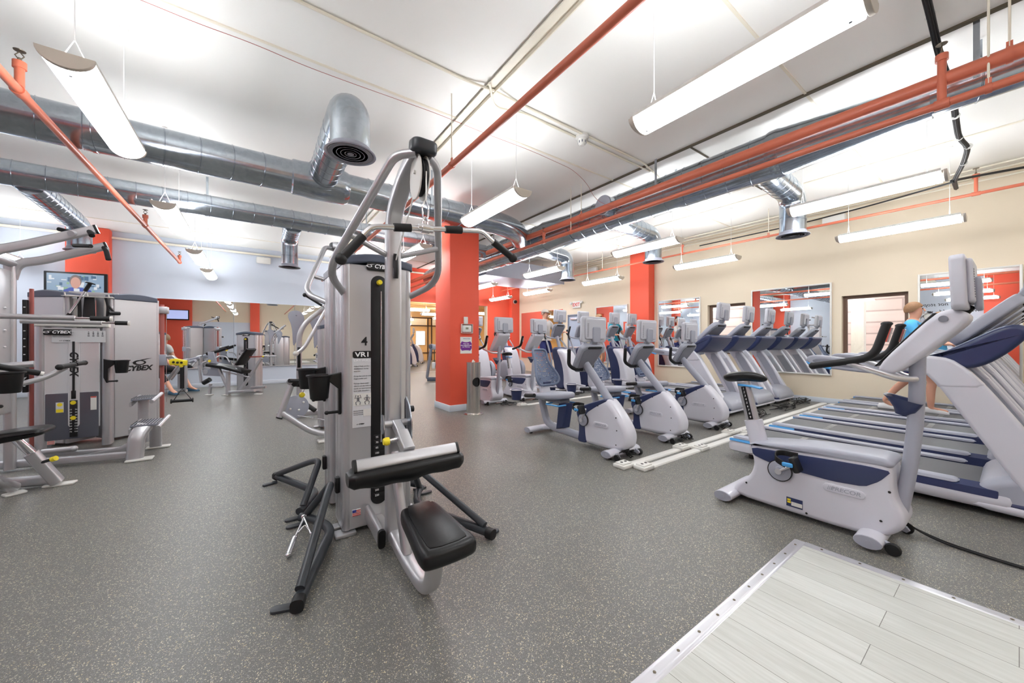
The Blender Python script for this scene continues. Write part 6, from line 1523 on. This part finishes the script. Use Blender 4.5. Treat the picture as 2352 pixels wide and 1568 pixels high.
def elliptical(label, loc, rz=0, drum=False):
    """front of the tower at local y = 0, user stands towards +Y"""
    t = thing('elliptical_trainer', label, 'elliptical', loc, rz, 'elliptical trainers')
    nav = [(0.22, 0.08), (0.55, 0.08), (0.56, 0.3), (0.60, 0.62), (0.70, 0.92), (0.66, 1.07), (0.46, 1.06), (0.32, 0.85), (0.24, 0.5)]
    b = B(); b.shell(chaikin(nav, 2), -0.16, 0.16, 0.05, 'X', 4); tw = b.out('tower', m_navy, t)
    wh = [(0.0, 0.08), (0.27, 0.08), (0.26, 0.45), (0.36, 0.78), (0.52, 1.0), (0.40, 1.03), (0.22, 0.93), (0.10, 0.65), (0.02, 0.35)]
    b = B(); b.shell(chaikin(wh, 2), -0.185, 0.185, 0.055, 'X', 4); b.out('front_shell', m_white, tw)
    b = B(); b.tube([(0, 0.55, 1.02), (0, 0.66, 1.32)], 0.042, n=16); b.out('post', m_lgrey, t)
    console(t, (0.74, 1.28), (0.55, 1.62), 0.26, 0.40, 0.06)
    screen(t, 0.54, 1.66, 0.40, 0.30, R(2), 0.04)
    b = B(); b.tube([(0, 0.57, 1.6), (0, 0.54, 1.69)], prof=rrect(0.1, 0.04, 0.015), up=(1, 0, 0)); b.out('screen_neck', m_lgrey, t)
    b = B(); b.tube([(-0.27, 0.86, 1.40), (-0.24, 0.74, 1.30), (0, 0.63, 1.27), (0.24, 0.74, 1.30), (0.27, 0.86, 1.40)], 0.018, 0.12, n=10); fx = b.out('fixed_handlebar', m_lgrey, t)
    for s in (-1, 1):
        b = B(); b.tube([(s * 0.262, 0.80, 1.34), (s * 0.27, 0.88, 1.42), (s * 0.255, 0.86, 1.50)], 0.021, 0.04, n=10); b.out('grip', m_rubber, fx)
        b = B(); b.tube([(s * 0.27, 0.62, 0.30), (s * 0.28, 0.52, 0.72), (s * 0.30, 0.62, 1.05), (s * 0.31, 0.78 + s * 0.08, 1.25)], 0.02, 0.2, n=10); ma = b.out('moving_arm', m_lgrey, t)
        b = B(); b.tube([(s * 0.31, 0.78 + s * 0.08, 1.23), (s * 0.31, 0.86 + s * 0.08, 1.35), (s * 0.29, 0.80 + s * 0.08, 1.58)], 0.022, 0.08, n=10); b.out('grip', m_rubber, ma)
        b = B(); b.tube([(s * 0.20, 0.55, 0.26 + s * 0.04), (s * 0.2, 1.55, 0.22 - s * 0.03)], prof=rrect(0.06, 0.05, 0.015), up=(0, 0, 1)); pa = b.out('pedal_arm', m_lgrey, t)
        b = B(); b.box((s * 0.2, 1.12, 0.285 + s * 0.01), (0.15, 0.36, 0.05), 0.02); b.out('pedal', m_rubber, pa)
        b = B(); b.tube([(s * 0.24, 0.3, 0.06), (s * 0.24, 1.75, 0.06)], prof=rrect(0.07, 0.06, 0.02), up=(0, 0, 1)); b.out('base_rail', m_white, t)
    b = B(); b.shell(chaikin([(0.6, 0.42), (0.66, 0.52), (0.76, 0.50), (0.76, 0.44)], 1), -0.1, 0.1, 0.02, 'X'); b.out('cup_tray', m_navy, t)
    if drum:
        for s in (-1, 1):
            b = B(); b.lathe([(0, -0.06), (0.26, -0.06), (0.29, -0.03), (0.29, 0.03), (0.26, 0.06), (0.2, 0.07), (0, 0.07)], (s * 0.27, 0.28, 0.34), rot=(0, R(90) * s, 0), n=30); b.out('flywheel_cover', m_lgrey, t)
    stabiliser(t, 0.12, 0.3, 0.05, 1, 'front_stabilizer')
    b = B(); b.tube([(-0.32, 1.72, 0.05), (0.32, 1.72, 0.05)], prof=rrect(0.08, 0.07, 0.03), up=(0, 0, 1)); b.out('rear_stabilizer', m_white, t)
    return t
EL = elliptical('elliptical trainer with the capped man on it, behind the first recumbent', (6.0, 5.87, 0))
clone(EL, 'elliptical trainer hidden mostly behind the first recumbent bike screen', (6.78, 5.85, 0))
clone(EL, 'elliptical trainer under the person in white, before the framed mirror', (7.75, 5.65, 0))
clone(EL, 'elliptical trainer under the person in teal, by the red pilaster', (8.42, 5.6, 0))
ED = elliptical('elliptical trainer with round drum covers, back row right of the column', (5.45, 8.9, 0), 0, True)
clone(ED, 'elliptical trainer with drum covers, back row, second from the column', (6.55, 8.9, 0))
clone(EL, 'elliptical trainer in the far room beyond the opening, left', (6.4, 17.0, 0), R(90))
clone(EL, 'elliptical trainer in the far room beyond the opening, right', (7.6, 19.0, 0), R(60))

# arched machine with blue seat half hidden by the column
t = thing('stretch_trainer', 'arched grey frame machine with blue seat peeking from behind red column', 'gym machine', (4.75, 10.0, 0), R(-35))
b = B(); b.tube([(-0.55, 0, 0.06), (-0.62, 0, 0.12), (-0.5, 0, 0.98), (-0.4, 0, 1.05)], 0.045, 0.12, n=14); b.out('arched_frame', m_grey, t)
b = B(); b.tube([(-0.5, 0, 1.05), (0.1, 0, 0.95)], prof=rrect(0.16, 0.12, 0.04), up=(0, 0, 1)); b.out('beam', m_lgrey, t)
b = B(); b.box((-0.5, 0, 1.05), (0.12, 0.14, 0.14), 0.03); b.out('beam_end', m_slate, t)
b = B(); b.tube([(0.0, 0, 0.95), (0.0, 0, 0.06)], 0.05, n=14); b.out('front_post', m_grey, t)
b = B(); b.box((-0.17, 0, 0.5), (0.34, 0.3, 0.09), 0.03, rot=(0, R(6), 0)); b.out('seat', m_sky, t)
b = B(); b.box((-0.42, 0, 0.48), (0.1, 0.1, 0.2), 0.02); b.tube([(-0.3, 0, 0.42), (0.0, 0, 0.15)], prof=rrect(0.08, 0.06, 0.015), up=(0, 1, 0)); b.out('seat_bracket', m_plate, t)
b = B(); b.tube([(-0.4, 0, 0.95), (-0.4, 0, 0.5)], 0.012); b.out('strap', m_black, t)
b = B(); b.tube([(-0.6, 0, 0.07), (0.3, 0, 0.07)], prof=rrect(0.12, 0.12, 0.03), up=(0, 0, 1)); b.out('base', m_slate, t)

# floor raceways with outlet boxes
def raceway(label, x0, x1, y, boxes):
    t = thing('power_raceway', label, 'raceway', ((x0 + x1) / 2, y, 0), 0, 'white floor power raceways')
    L = x1 - x0
    b = B(); b.tube([(-L / 2, 0, 0), (L / 2, 0, 0)], prof=[(0.0, -0.045), (0.012, -0.038), (0.016, -0.02), (0.016, 0.02), (0.012, 0.038), (0.0, 0.045)], up=(0, 0, 1)); b.out('cover', m_plate, t)
    for x in boxes:
        b = B(); b.box((x - (x0 + x1) / 2, 0, 0.018), (0.16, 0.13, 0.036), 0.008); b.box((x - (x0 + x1) / 2, 0, 0.04), (0.125, 0.095, 0.02), 0.006); ob = b.out('outlet_box', m_plate, t)
        for q in (-0.028, 0.028):
            b = B(); b.lathe([(0, 0), (0.014, 0), (0.013, 0.003), (0, 0.003)], (x - (x0 + x1) / 2 + q, 0, 0.049), n=10); b.out('socket', m_black, ob)
raceway('white floor raceway nearer the camera along the recumbent bike fronts', 2.98, 9.0, 2.06, (3.0, 4.05, 5.25))
raceway('white floor raceway directly touching the recumbent bike front wheels', 2.86, 9.0, 2.2, (2.88, 3.9, 5.05))
raceway('white floor raceway under the elliptical fronts by red column', 4.0, 8.9, 5.42, (4.1, 5.2))
def cord(label, c, n, sp, seed, hz=0.05):
    r_ = random.Random(seed)
    pts = [(c[0], c[1], 0.06)]
    for i in range(n):
        a = r_.uniform(0, 2 * PI)
        pts.append((c[0] + sp[0] * r_.uniform(-1, 1), c[1] + sp[1] * r_.uniform(-1, 1), r_.uniform(0.008, hz)))
    b = B(); b.tube(pts, 0.0055, 0.09, n=7, fs=5)
    return tag(b.out('power_cable', m_rubber), label, 'cord', 'black power cords')
cord('tangled black power cord at front foot of the first recumbent bike', (3.14, 2.33), 26, (0.12, 0.07), 1, 0.12)
cord('tangled black power cord at front foot of the middle recumbent bike', (4.2, 2.34), 16, (0.16, 0.08), 2, 0.09)
cord('tangled black power cord at front foot of the third recumbent bike', (5.3, 2.38), 16, (0.2, 0.1), 3, 0.06)
cord('tangled black power cord before the far treadmill by recumbent bike', (6.6, 2.42), 24, (0.35, 0.12), 4, 0.08)
cord('tangled black power cord before the middle far treadmill', (7.6, 2.42), 30, (0.4, 0.12), 5, 0.09)
cord('tangled black power cord before the far treadmill at cream wall', (8.55, 2.42), 34, (0.35, 0.14), 6, 0.12)
cord('tangled black power cord by the upright bike at red column', (3.9, 5.62), 22, (0.25, 0.12), 7, 0.07)
cord('tangled black power cord by the second upright bike from the column', (4.7, 5.62), 16, (0.3, 0.12), 8, 0.06)
cord('tangled black power cord before the capped man elliptical', (5.75, 5.65), 20, (0.25, 0.12), 9, 0.1)
b = B(); b.tube([(3.29, 0.42, 0.09), (3.34, 0.36, 0.03), (3.32, 0.26, 0.008), (3.3, 0.1, 0.007), (3.29, -0.1, 0.007), (3.32, -0.6, 0.007), (3.5, -1.2, 0.007)], 0.0055, 0.2, n=8); tag(b.out('power_cable', m_rubber), 'black power cord trailing right from the nearest upright bike', 'cord', 'black power cords')
b = B(); b.tube([(3.31, 0.43, 0.08), (3.37, 0.38, 0.03), (3.35, 0.26, 0.007), (3.32, 0.1, 0.007), (3.31, -0.1, 0.007), (3.34, -0.6, 0.007), (3.53, -1.2, 0.007)], 0.0045, 0.2, n=8); tag(b.out('power_cable', m_rubber), 'second thinner cord trailing beside the nearest bike power cord', 'cord', 'black power cords')
# ------------------------------------------------------------------ people
def skin_mesh(name, J, E, rad, material, parent, root, sub=2):
    bm = bmesh.new()
    lay = bm.verts.layers.skin.verify()
    vm = {}
    for k, p in J.items():
        v = bm.verts.new(p); vm[k] = v
        r = rad[k]; r = r if hasattr(r, '__len__') else (r, r)
        v[lay].radius = r
        v[lay].use_root = (k == root)
    for a, c in E: bm.edges.new((vm[a], vm[c]))
    me = bpy.data.meshes.new('s'); bm.to_mesh(me); bm.free()
    o = bpy.data.objects.new('s', me); COL.objects.link(o)
    o.modifiers.new('k', 'SKIN').use_smooth_shade = True
    m = o.modifiers.new('u', 'SUBSURF'); m.levels = sub; m.render_levels = sub
    dg = bpy.context.evaluated_depsgraph_get(); dg.update()
    out = bpy.data.meshes.new_from_object(o.evaluated_get(dg))
    bpy.data.objects.remove(o)
    out.name = name
    out.materials.clear(); out.materials.append(material)
    out.polygons.foreach_set('use_smooth', [True] * len(out.polygons))
    r = bpy.data.objects.new(name, out); COL.objects.link(r); r.parent = parent
    return r

m_skin = mat('skin', (224, 168, 140), 0.5, vary=0.05, vscale=12)
m_hair = mat('light_brown_hair', (150, 112, 78), 0.6, vary=0.25, vscale=60, bump=0.4, bscale=120)
m_ghair = mat('grey_hair', (150, 146, 140), 0.6, vary=0.2, vscale=60, bump=0.4, bscale=120)
m_shirtb = mat('sky_blue_cotton', (84, 176, 226), 0.8, bump=0.1)
m_teal = mat('teal_cotton', (24, 150, 172), 0.8, bump=0.1)
m_wcot = mat('white_cotton', (232, 226, 222), 0.8, bump=0.1)
m_gcot = mat('grey_white_cotton', (206, 202, 198), 0.8, bump=0.1)
m_ncot = mat('navy_cotton', (36, 44, 104), 0.8, bump=0.1)
m_bcot = mat('black_leggings', (20, 20, 24), 0.7)
m_shoe = mat('white_shoe', (226, 226, 226), 0.5)
m_tshoe = mat('blue_black_shoe', (40, 84, 110), 0.5)
m_capf = mat('pale_cap', (168, 160, 150), 0.8)

def person(label, loc, s, J, shirt, legs, hair, shoes, legcover='shorts', cap=False, rz=0, bare=False):
    """J overrides joints (metres for a 1.75 m figure facing -Y, feet at z = 0); s scales the figure"""
    t = thing('person', label, 'person', loc, rz)
    D = dict(pelvis=(0, 0, 0.95), waist=(0, -0.005, 1.08), chest=(0, -0.01, 1.28), neck0=(0, 0.0, 1.44), neck=(0, -0.015, 1.50), jaw=(0, -0.04, 1.565), head=(0, -0.025, 1.645), crown=(0, -0.015, 1.72))
    for q, g in ((-1, 'l'), (1, 'r')):
        D.update({'sh' + g: (q * 0.17, 0.0, 1.40), 'el' + g: (q * 0.25, -0.06, 1.14), 'wr' + g: (q * 0.24, -0.30, 1.06), 'hip' + g: (q * 0.09, 0, 0.90), 'kn' + g: (q * 0.10, -0.03, 0.50), 'an' + g: (q * 0.10, 0.02, 0.09), 'toe' + g: (q * 0.11, -0.16, 0.03)})
    D.update(J)
    Rr = dict(pelvis=(0.15, 0.115), waist=(0.135, 0.10), chest=(0.155, 0.115), neck0=(0.10, 0.075), neck=0.055, jaw=(0.062, 0.072), head=(0.077, 0.096), crown=(0.05, 0.06))
    E = [('pelvis', 'waist'), ('waist', 'chest'), ('chest', 'neck0'), ('neck0', 'neck'), ('neck', 'jaw'), ('jaw', 'head'), ('head', 'crown')]
    for g in 'lr':
        Rr.update({'sh' + g: 0.062, 'el' + g: 0.043, 'wr' + g: (0.028, 0.024), 'hip' + g: 0.088, 'kn' + g: 0.058, 'an' + g: 0.038, 'toe' + g: (0.038, 0.022)})
        E += [('neck0', 'sh' + g), ('sh' + g, 'el' + g), ('el' + g, 'wr' + g), ('pelvis', 'hip' + g), ('hip' + g, 'kn' + g), ('kn' + g, 'an' + g), ('an' + g, 'toe' + g)]
        # calf bulge, palm and five bent fingers
        D['calf' + g] = tuple(V(D['kn' + g]) * 0.68 + V(D['an' + g]) * 0.32 + V((0, 0.015, 0))); Rr['calf' + g] = 0.056
        E.remove(('kn' + g, 'an' + g)); E += [('kn' + g, 'calf' + g), ('calf' + g, 'an' + g)]
        w = V(D['wr' + g]); d = (w - V(D['el' + g])).normalized()
        side = V((1, 0, 0)); side = (side - d * side.dot(d)).normalized(); dn = d.cross(side)
        if dn.z > 0: dn = -dn
        q = -1 if g == 'l' else 1
        D['palm' + g] = tuple(w + d * 0.06); Rr['palm' + g] = (0.036, 0.016); E.append(('wr' + g, 'palm' + g))
        for i, ln in enumerate((0.07, 0.078, 0.073, 0.058)):
            a = w + d * 0.085 + side * (q * (i - 1.5) * 0.021)
            c = a + d * ln * 0.5 + dn * 0.012; e = c + d * ln * 0.22 + dn * ln * 0.42
            for nm, p, r in (('a', a, 0.0095), ('b', c, 0.0088), ('c', e, 0.0075)): D['f%s%d%s' % (nm, i, g)] = tuple(p); Rr['f%s%d%s' % (nm, i, g)] = r
            E += [('palm' + g, 'fa%d%s' % (i, g)), ('fa%d%s' % (i, g), 'fb%d%s' % (i, g)), ('fb%d%s' % (i, g), 'fc%d%s' % (i, g))]
        a = w + d * 0.035 - side * (q * 0.038) + dn * 0.012; c = a + d * 0.035 - side * (q * 0.012) + dn * 0.02
        D['ta' + g] = tuple(a); D['tb' + g] = tuple(c); Rr['ta' + g] = 0.011; Rr['tb' + g] = 0.0085
        E += [('wr' + g, 'ta' + g), ('ta' + g, 'tb' + g)]
    D = {k: tuple(V(p) * s) for k, p in D.items()}
    Rr = {k: tuple(x * s for x in (r if hasattr(r, '__len__') else (r, r))) for k, r in Rr.items()}
    body = skin_mesh('body', D, E, Rr, m_skin, t, 'pelvis')
    hd = V(D['head'])
    # face
    b = B(); b.tube([tuple(hd + V((0, -0.088, 0.012)) * s), tuple(hd + V((0, -0.112, -0.022)) * s), tuple(hd + V((0, -0.094, -0.03)) * s)], 0.011 * s, n=8); b.out('nose', m_skin, body)
    for q in (-1, 1):
        b = B(); b.ball(tuple(hd + V((q * 0.033, -0.087, 0.012)) * s), 0.0075 * s, 6); b.out('eye', m_ink, body)
        b = B(); b.ball(tuple(hd + V((q * 0.082, 0.008, -0.005)) * s), (0.012 * s, 0.022 * s, 0.032 * s), 6); b.out('ear', m_skin, body)
    b = B(); b.box(tuple(hd + V((0, -0.096, -0.058)) * s), (0.042 * s, 0.012 * s, 0.009 * s), 0.004 * s); b.out('mouth', m_redpost, body)
    # hair: shell over the back and top of the skull
    rings = []
    for i in range(9):
        th = PI * 0.02 + (PI * 0.62) * i / 8
        ring = []
        for k in range(20):
            a = 2 * PI * k / 20
            fr = max(0, -math.sin(a))
            tt = th * (1 - 0.45 * fr)
            ring.append(tuple(hd + V(((0.098 if not cap else 0.09) * math.sin(tt) * math.cos(a), 0.014 + (0.114 if not cap else 0.105) * math.sin(tt) * math.sin(a), 0.008 + (0.122 if not cap else 0.10) * math.cos(tt))) * s))
        rings.append(ring)
    b = B(); b.loft(rings); b.out('hair', hair, t)
    if cap:
        rings = []
        for i in range(7):
            th = PI * 0.02 + PI * 0.47 * i / 6
            rings.append([tuple(hd + V((0.097 * math.sin(th) * math.cos(2 * PI * k / 20), 0.012 + 0.114 * math.sin(th) * math.sin(2 * PI * k / 20), 0.03 + 0.088 * math.cos(th))) * s) for k in range(20)])
        b = B(); b.loft(rings); cp = b.out('cap', m_capf, t)
        b = B(); b.tube([tuple(hd + V((0, -0.09, 0.03)) * s), tuple(hd + V((0, -0.18, 0.015)) * s)], prof=rrect(0.006 * s, 0.15 * s, 0.003), up=(0, 0, 1)); b.out('brim', m_capf, cp)
    g_ = 1.14
    JS = {k: D[k] for k in ('pelvis', 'waist', 'chest', 'neck0')}; ES = [('pelvis', 'waist'), ('waist', 'chest'), ('chest', 'neck0')]
    RS = {k: tuple(x * g_ for x in Rr[k]) for k in JS}; RS['neck0'] = (0.10 * s, 0.085 * s)
    for g in 'lr':
        JS['sh' + g] = D['sh' + g]; RS['sh' + g] = (0.076 * s,) * 2
        if not bare:
            JS['sl' + g] = tuple(V(D['sh' + g]) * 0.35 + V(D['el' + g]) * 0.65); RS['sl' + g] = (0.066 * s,) * 2; ES.append(('sh' + g, 'sl' + g))
        ES.append(('neck0', 'sh' + g))
    skin_mesh('shirt', JS, ES, RS, shirt, t, 'waist')
    JL = {'pelvis': tuple(V(D['pelvis']) + V((0, 0, 0.02)) * s)}; RL = {'pelvis': (0.15 * s, 0.125 * s)}; EL_ = [('pelvis', 'band')]
    JL['band'] = tuple(V(D['pelvis']) * 0.35 + V(D['waist']) * 0.65); RL['band'] = (0.145 * s, 0.118 * s)
    for g in 'lr':
        JL['hip' + g] = D['hip' + g]; RL['hip' + g] = (0.102 * s,) * 2
        if legcover == 'shorts':
            JL['th' + g] = tuple(V(D['hip' + g]) * 0.2 + V(D['kn' + g]) * 0.8); RL['th' + g] = (0.082 * s,) * 2; EL_ += [('pelvis', 'hip' + g), ('hip' + g, 'th' + g)]
        else:
            JL['kn' + g] = D['kn' + g]; RL['kn' + g] = (0.066 * s,) * 2
            JL['cf' + g] = tuple(V(D['kn' + g]) * 0.4 + V(D['an' + g]) * 0.6); RL['cf' + g] = (0.058 * s,) * 2
            EL_ += [('pelvis', 'hip' + g), ('hip' + g, 'kn' + g), ('kn' + g, 'cf' + g)]
    skin_mesh(legcover, JL, EL_, RL, legs, t, 'pelvis')
    for g in 'lr':
        a, c = V(D['an' + g]), V(D['toe' + g]); d = (c - a); d.z = 0; d.normalize()
        lo = min(a.z - 0.055 * s, c.z - 0.005)
        rings = []
        for q, w, h in ((-0.075, 0.03, 0.05), (-0.06, 0.04, 0.085), (0.0, 0.043, 0.095), (0.07, 0.045, 0.07), (0.15, 0.047, 0.05), (0.185, 0.03, 0.035)):
            p = a + d * q * s; sd = V((-d.y, d.x, 0))
            z0 = (c.z - 0.03 * s)
            rings.append([tuple(p + sd * (u * w * s) + V((0, 0, 0)) + V((0, 0, (z0 - p.z) + v * h * s))) for u, v in ((-1, 0.12), (-0.8, 0), (0.8, 0), (1, 0.12), (0.9, 0.6), (0.45, 1), (-0.45, 1), (-0.9, 0.6))])
        b = B(); b.loft(rings); b.out('shoe', shoes, t, ang=60)
    return t
# on the fourth near treadmill, walking with both hands on the console rails
person('person in sky blue shirt with short brown hair walking on near treadmill', (7.62, 0.88, 0.195), 0.885,
       dict(ell=(-0.24, -0.10, 1.14), elr=(0.24, -0.10, 1.14), wrl=(-0.28, -0.38, 1.10), wrr=(0.28, -0.38, 1.10), knl=(-0.09, -0.22, 0.53), anl=(-0.09, -0.20, 0.10), toel=(-0.1, -0.38, 0.06), knr=(0.10, 0.08, 0.50), anr=(0.10, 0.34, 0.14), toer=(0.11, 0.2, 0.03)),
       m_shirtb, m_ncot, m_hair, m_shoe)
EPOSE = dict(knl=(-0.17, -0.18, 0.55), anl=(-0.19, -0.05, 0.13), toel=(-0.2, -0.22, 0.06), knr=(0.17, -0.05, 0.50), anr=(0.19, 0.10, 0.11), toer=(0.2, -0.08, 0.03))
person('person in pale cap, grey-white shirt and navy shorts on an elliptical', (6.0, 6.98, 0.31), 0.97,
       dict(EPOSE, ell=(-0.28, -0.08, 1.12), elr=(0.28, -0.12, 1.14), wrl=(-0.30, -0.24, 1.10), wrr=(0.30, -0.36, 1.16)), m_gcot, m_ncot, m_ghair, m_shoe, cap=True)
person('person in white top with bare legs on elliptical, before the framed mirror', (7.75, 6.75, 0.31), 0.93,
       dict(EPOSE, ell=(-0.28, -0.08, 1.12), elr=(0.28, -0.12, 1.14), wrl=(-0.30, -0.24, 1.12), wrr=(0.30, -0.36, 1.16)), m_wcot, m_wcot, m_hair, m_shoe)
person('person in teal shirt on the elliptical closest to the red pilaster', (8.40, 6.74, 0.31), 0.96,
       dict(EPOSE, ell=(-0.28, -0.08, 1.12), elr=(0.28, -0.12, 1.14), wrl=(-0.30, -0.24, 1.12), wrr=(0.30, -0.36, 1.16)), m_teal, m_ncot, m_hair, m_shoe)
# seated on the thigh machine, mostly hidden behind the trainer tower; +x of the figure runs to the right of the photo
person('seated person in black cropped leggings behind the functional trainer tower', (-1.35, 11.2, 0.0), 1.0,
       dict(pelvis=(-0.65, 0.02, 0.60), waist=(-0.68, 0.03, 0.73), chest=(-0.71, 0.03, 0.92), neck0=(-0.72, 0.02, 1.08), neck=(-0.715, 0.01, 1.14), jaw=(-0.70, -0.01, 1.20), head=(-0.70, 0.0, 1.28), crown=(-0.70, 0.01, 1.355),
            shl=(-0.72, -0.16, 1.04), shr=(-0.72, 0.2, 1.04), ell=(-0.66, -0.24, 0.80), elr=(-0.66, 0.27, 0.80), wrl=(-0.50, -0.22, 0.66), wrr=(-0.50, 0.25, 0.66),
            hipl=(-0.60, -0.08, 0.58), hipr=(-0.60, 0.11, 0.58), knl=(-0.28, -0.24, 0.50), knr=(-0.26, 0.2, 0.52), anl=(0.05, -0.30, 0.115), anr=(-0.02, 0.24, 0.115), toel=(0.20, -0.34, 0.05), toer=(0.14, 0.26, 0.05)),
       m_gcot, m_bcot, m_hair, m_tshoe, legcover='leggings', rz=R(-35.5))
# ------------------------------------------------------------------ camera and world
w = bpy.data.worlds.new('world'); SC.world = w; w.use_nodes = True
w.node_tree.nodes['Background'].inputs[0].default_value = (0.9, 0.95, 1.0, 1)
w.node_tree.nodes['Background'].inputs[1].default_value = 0.6
cd = bpy.data.cameras.new('camera'); cam = bpy.data.objects.new('camera', cd); COL.objects.link(cam)
cd.sensor_width = 36; cd.lens = 36 * 831 / 2352; cd.clip_start = 0.05
cam.location = (0, 0, 1.2); cam.rotation_euler = (R(90), 0, R(-35.5))
SC.camera = cam
vs = SC.view_settings
vs.view_transform = 'Standard'; vs.look = 'None'; vs.gamma = 1.0; vs.use_curve_mapping = False
vs.exposure = 1.12
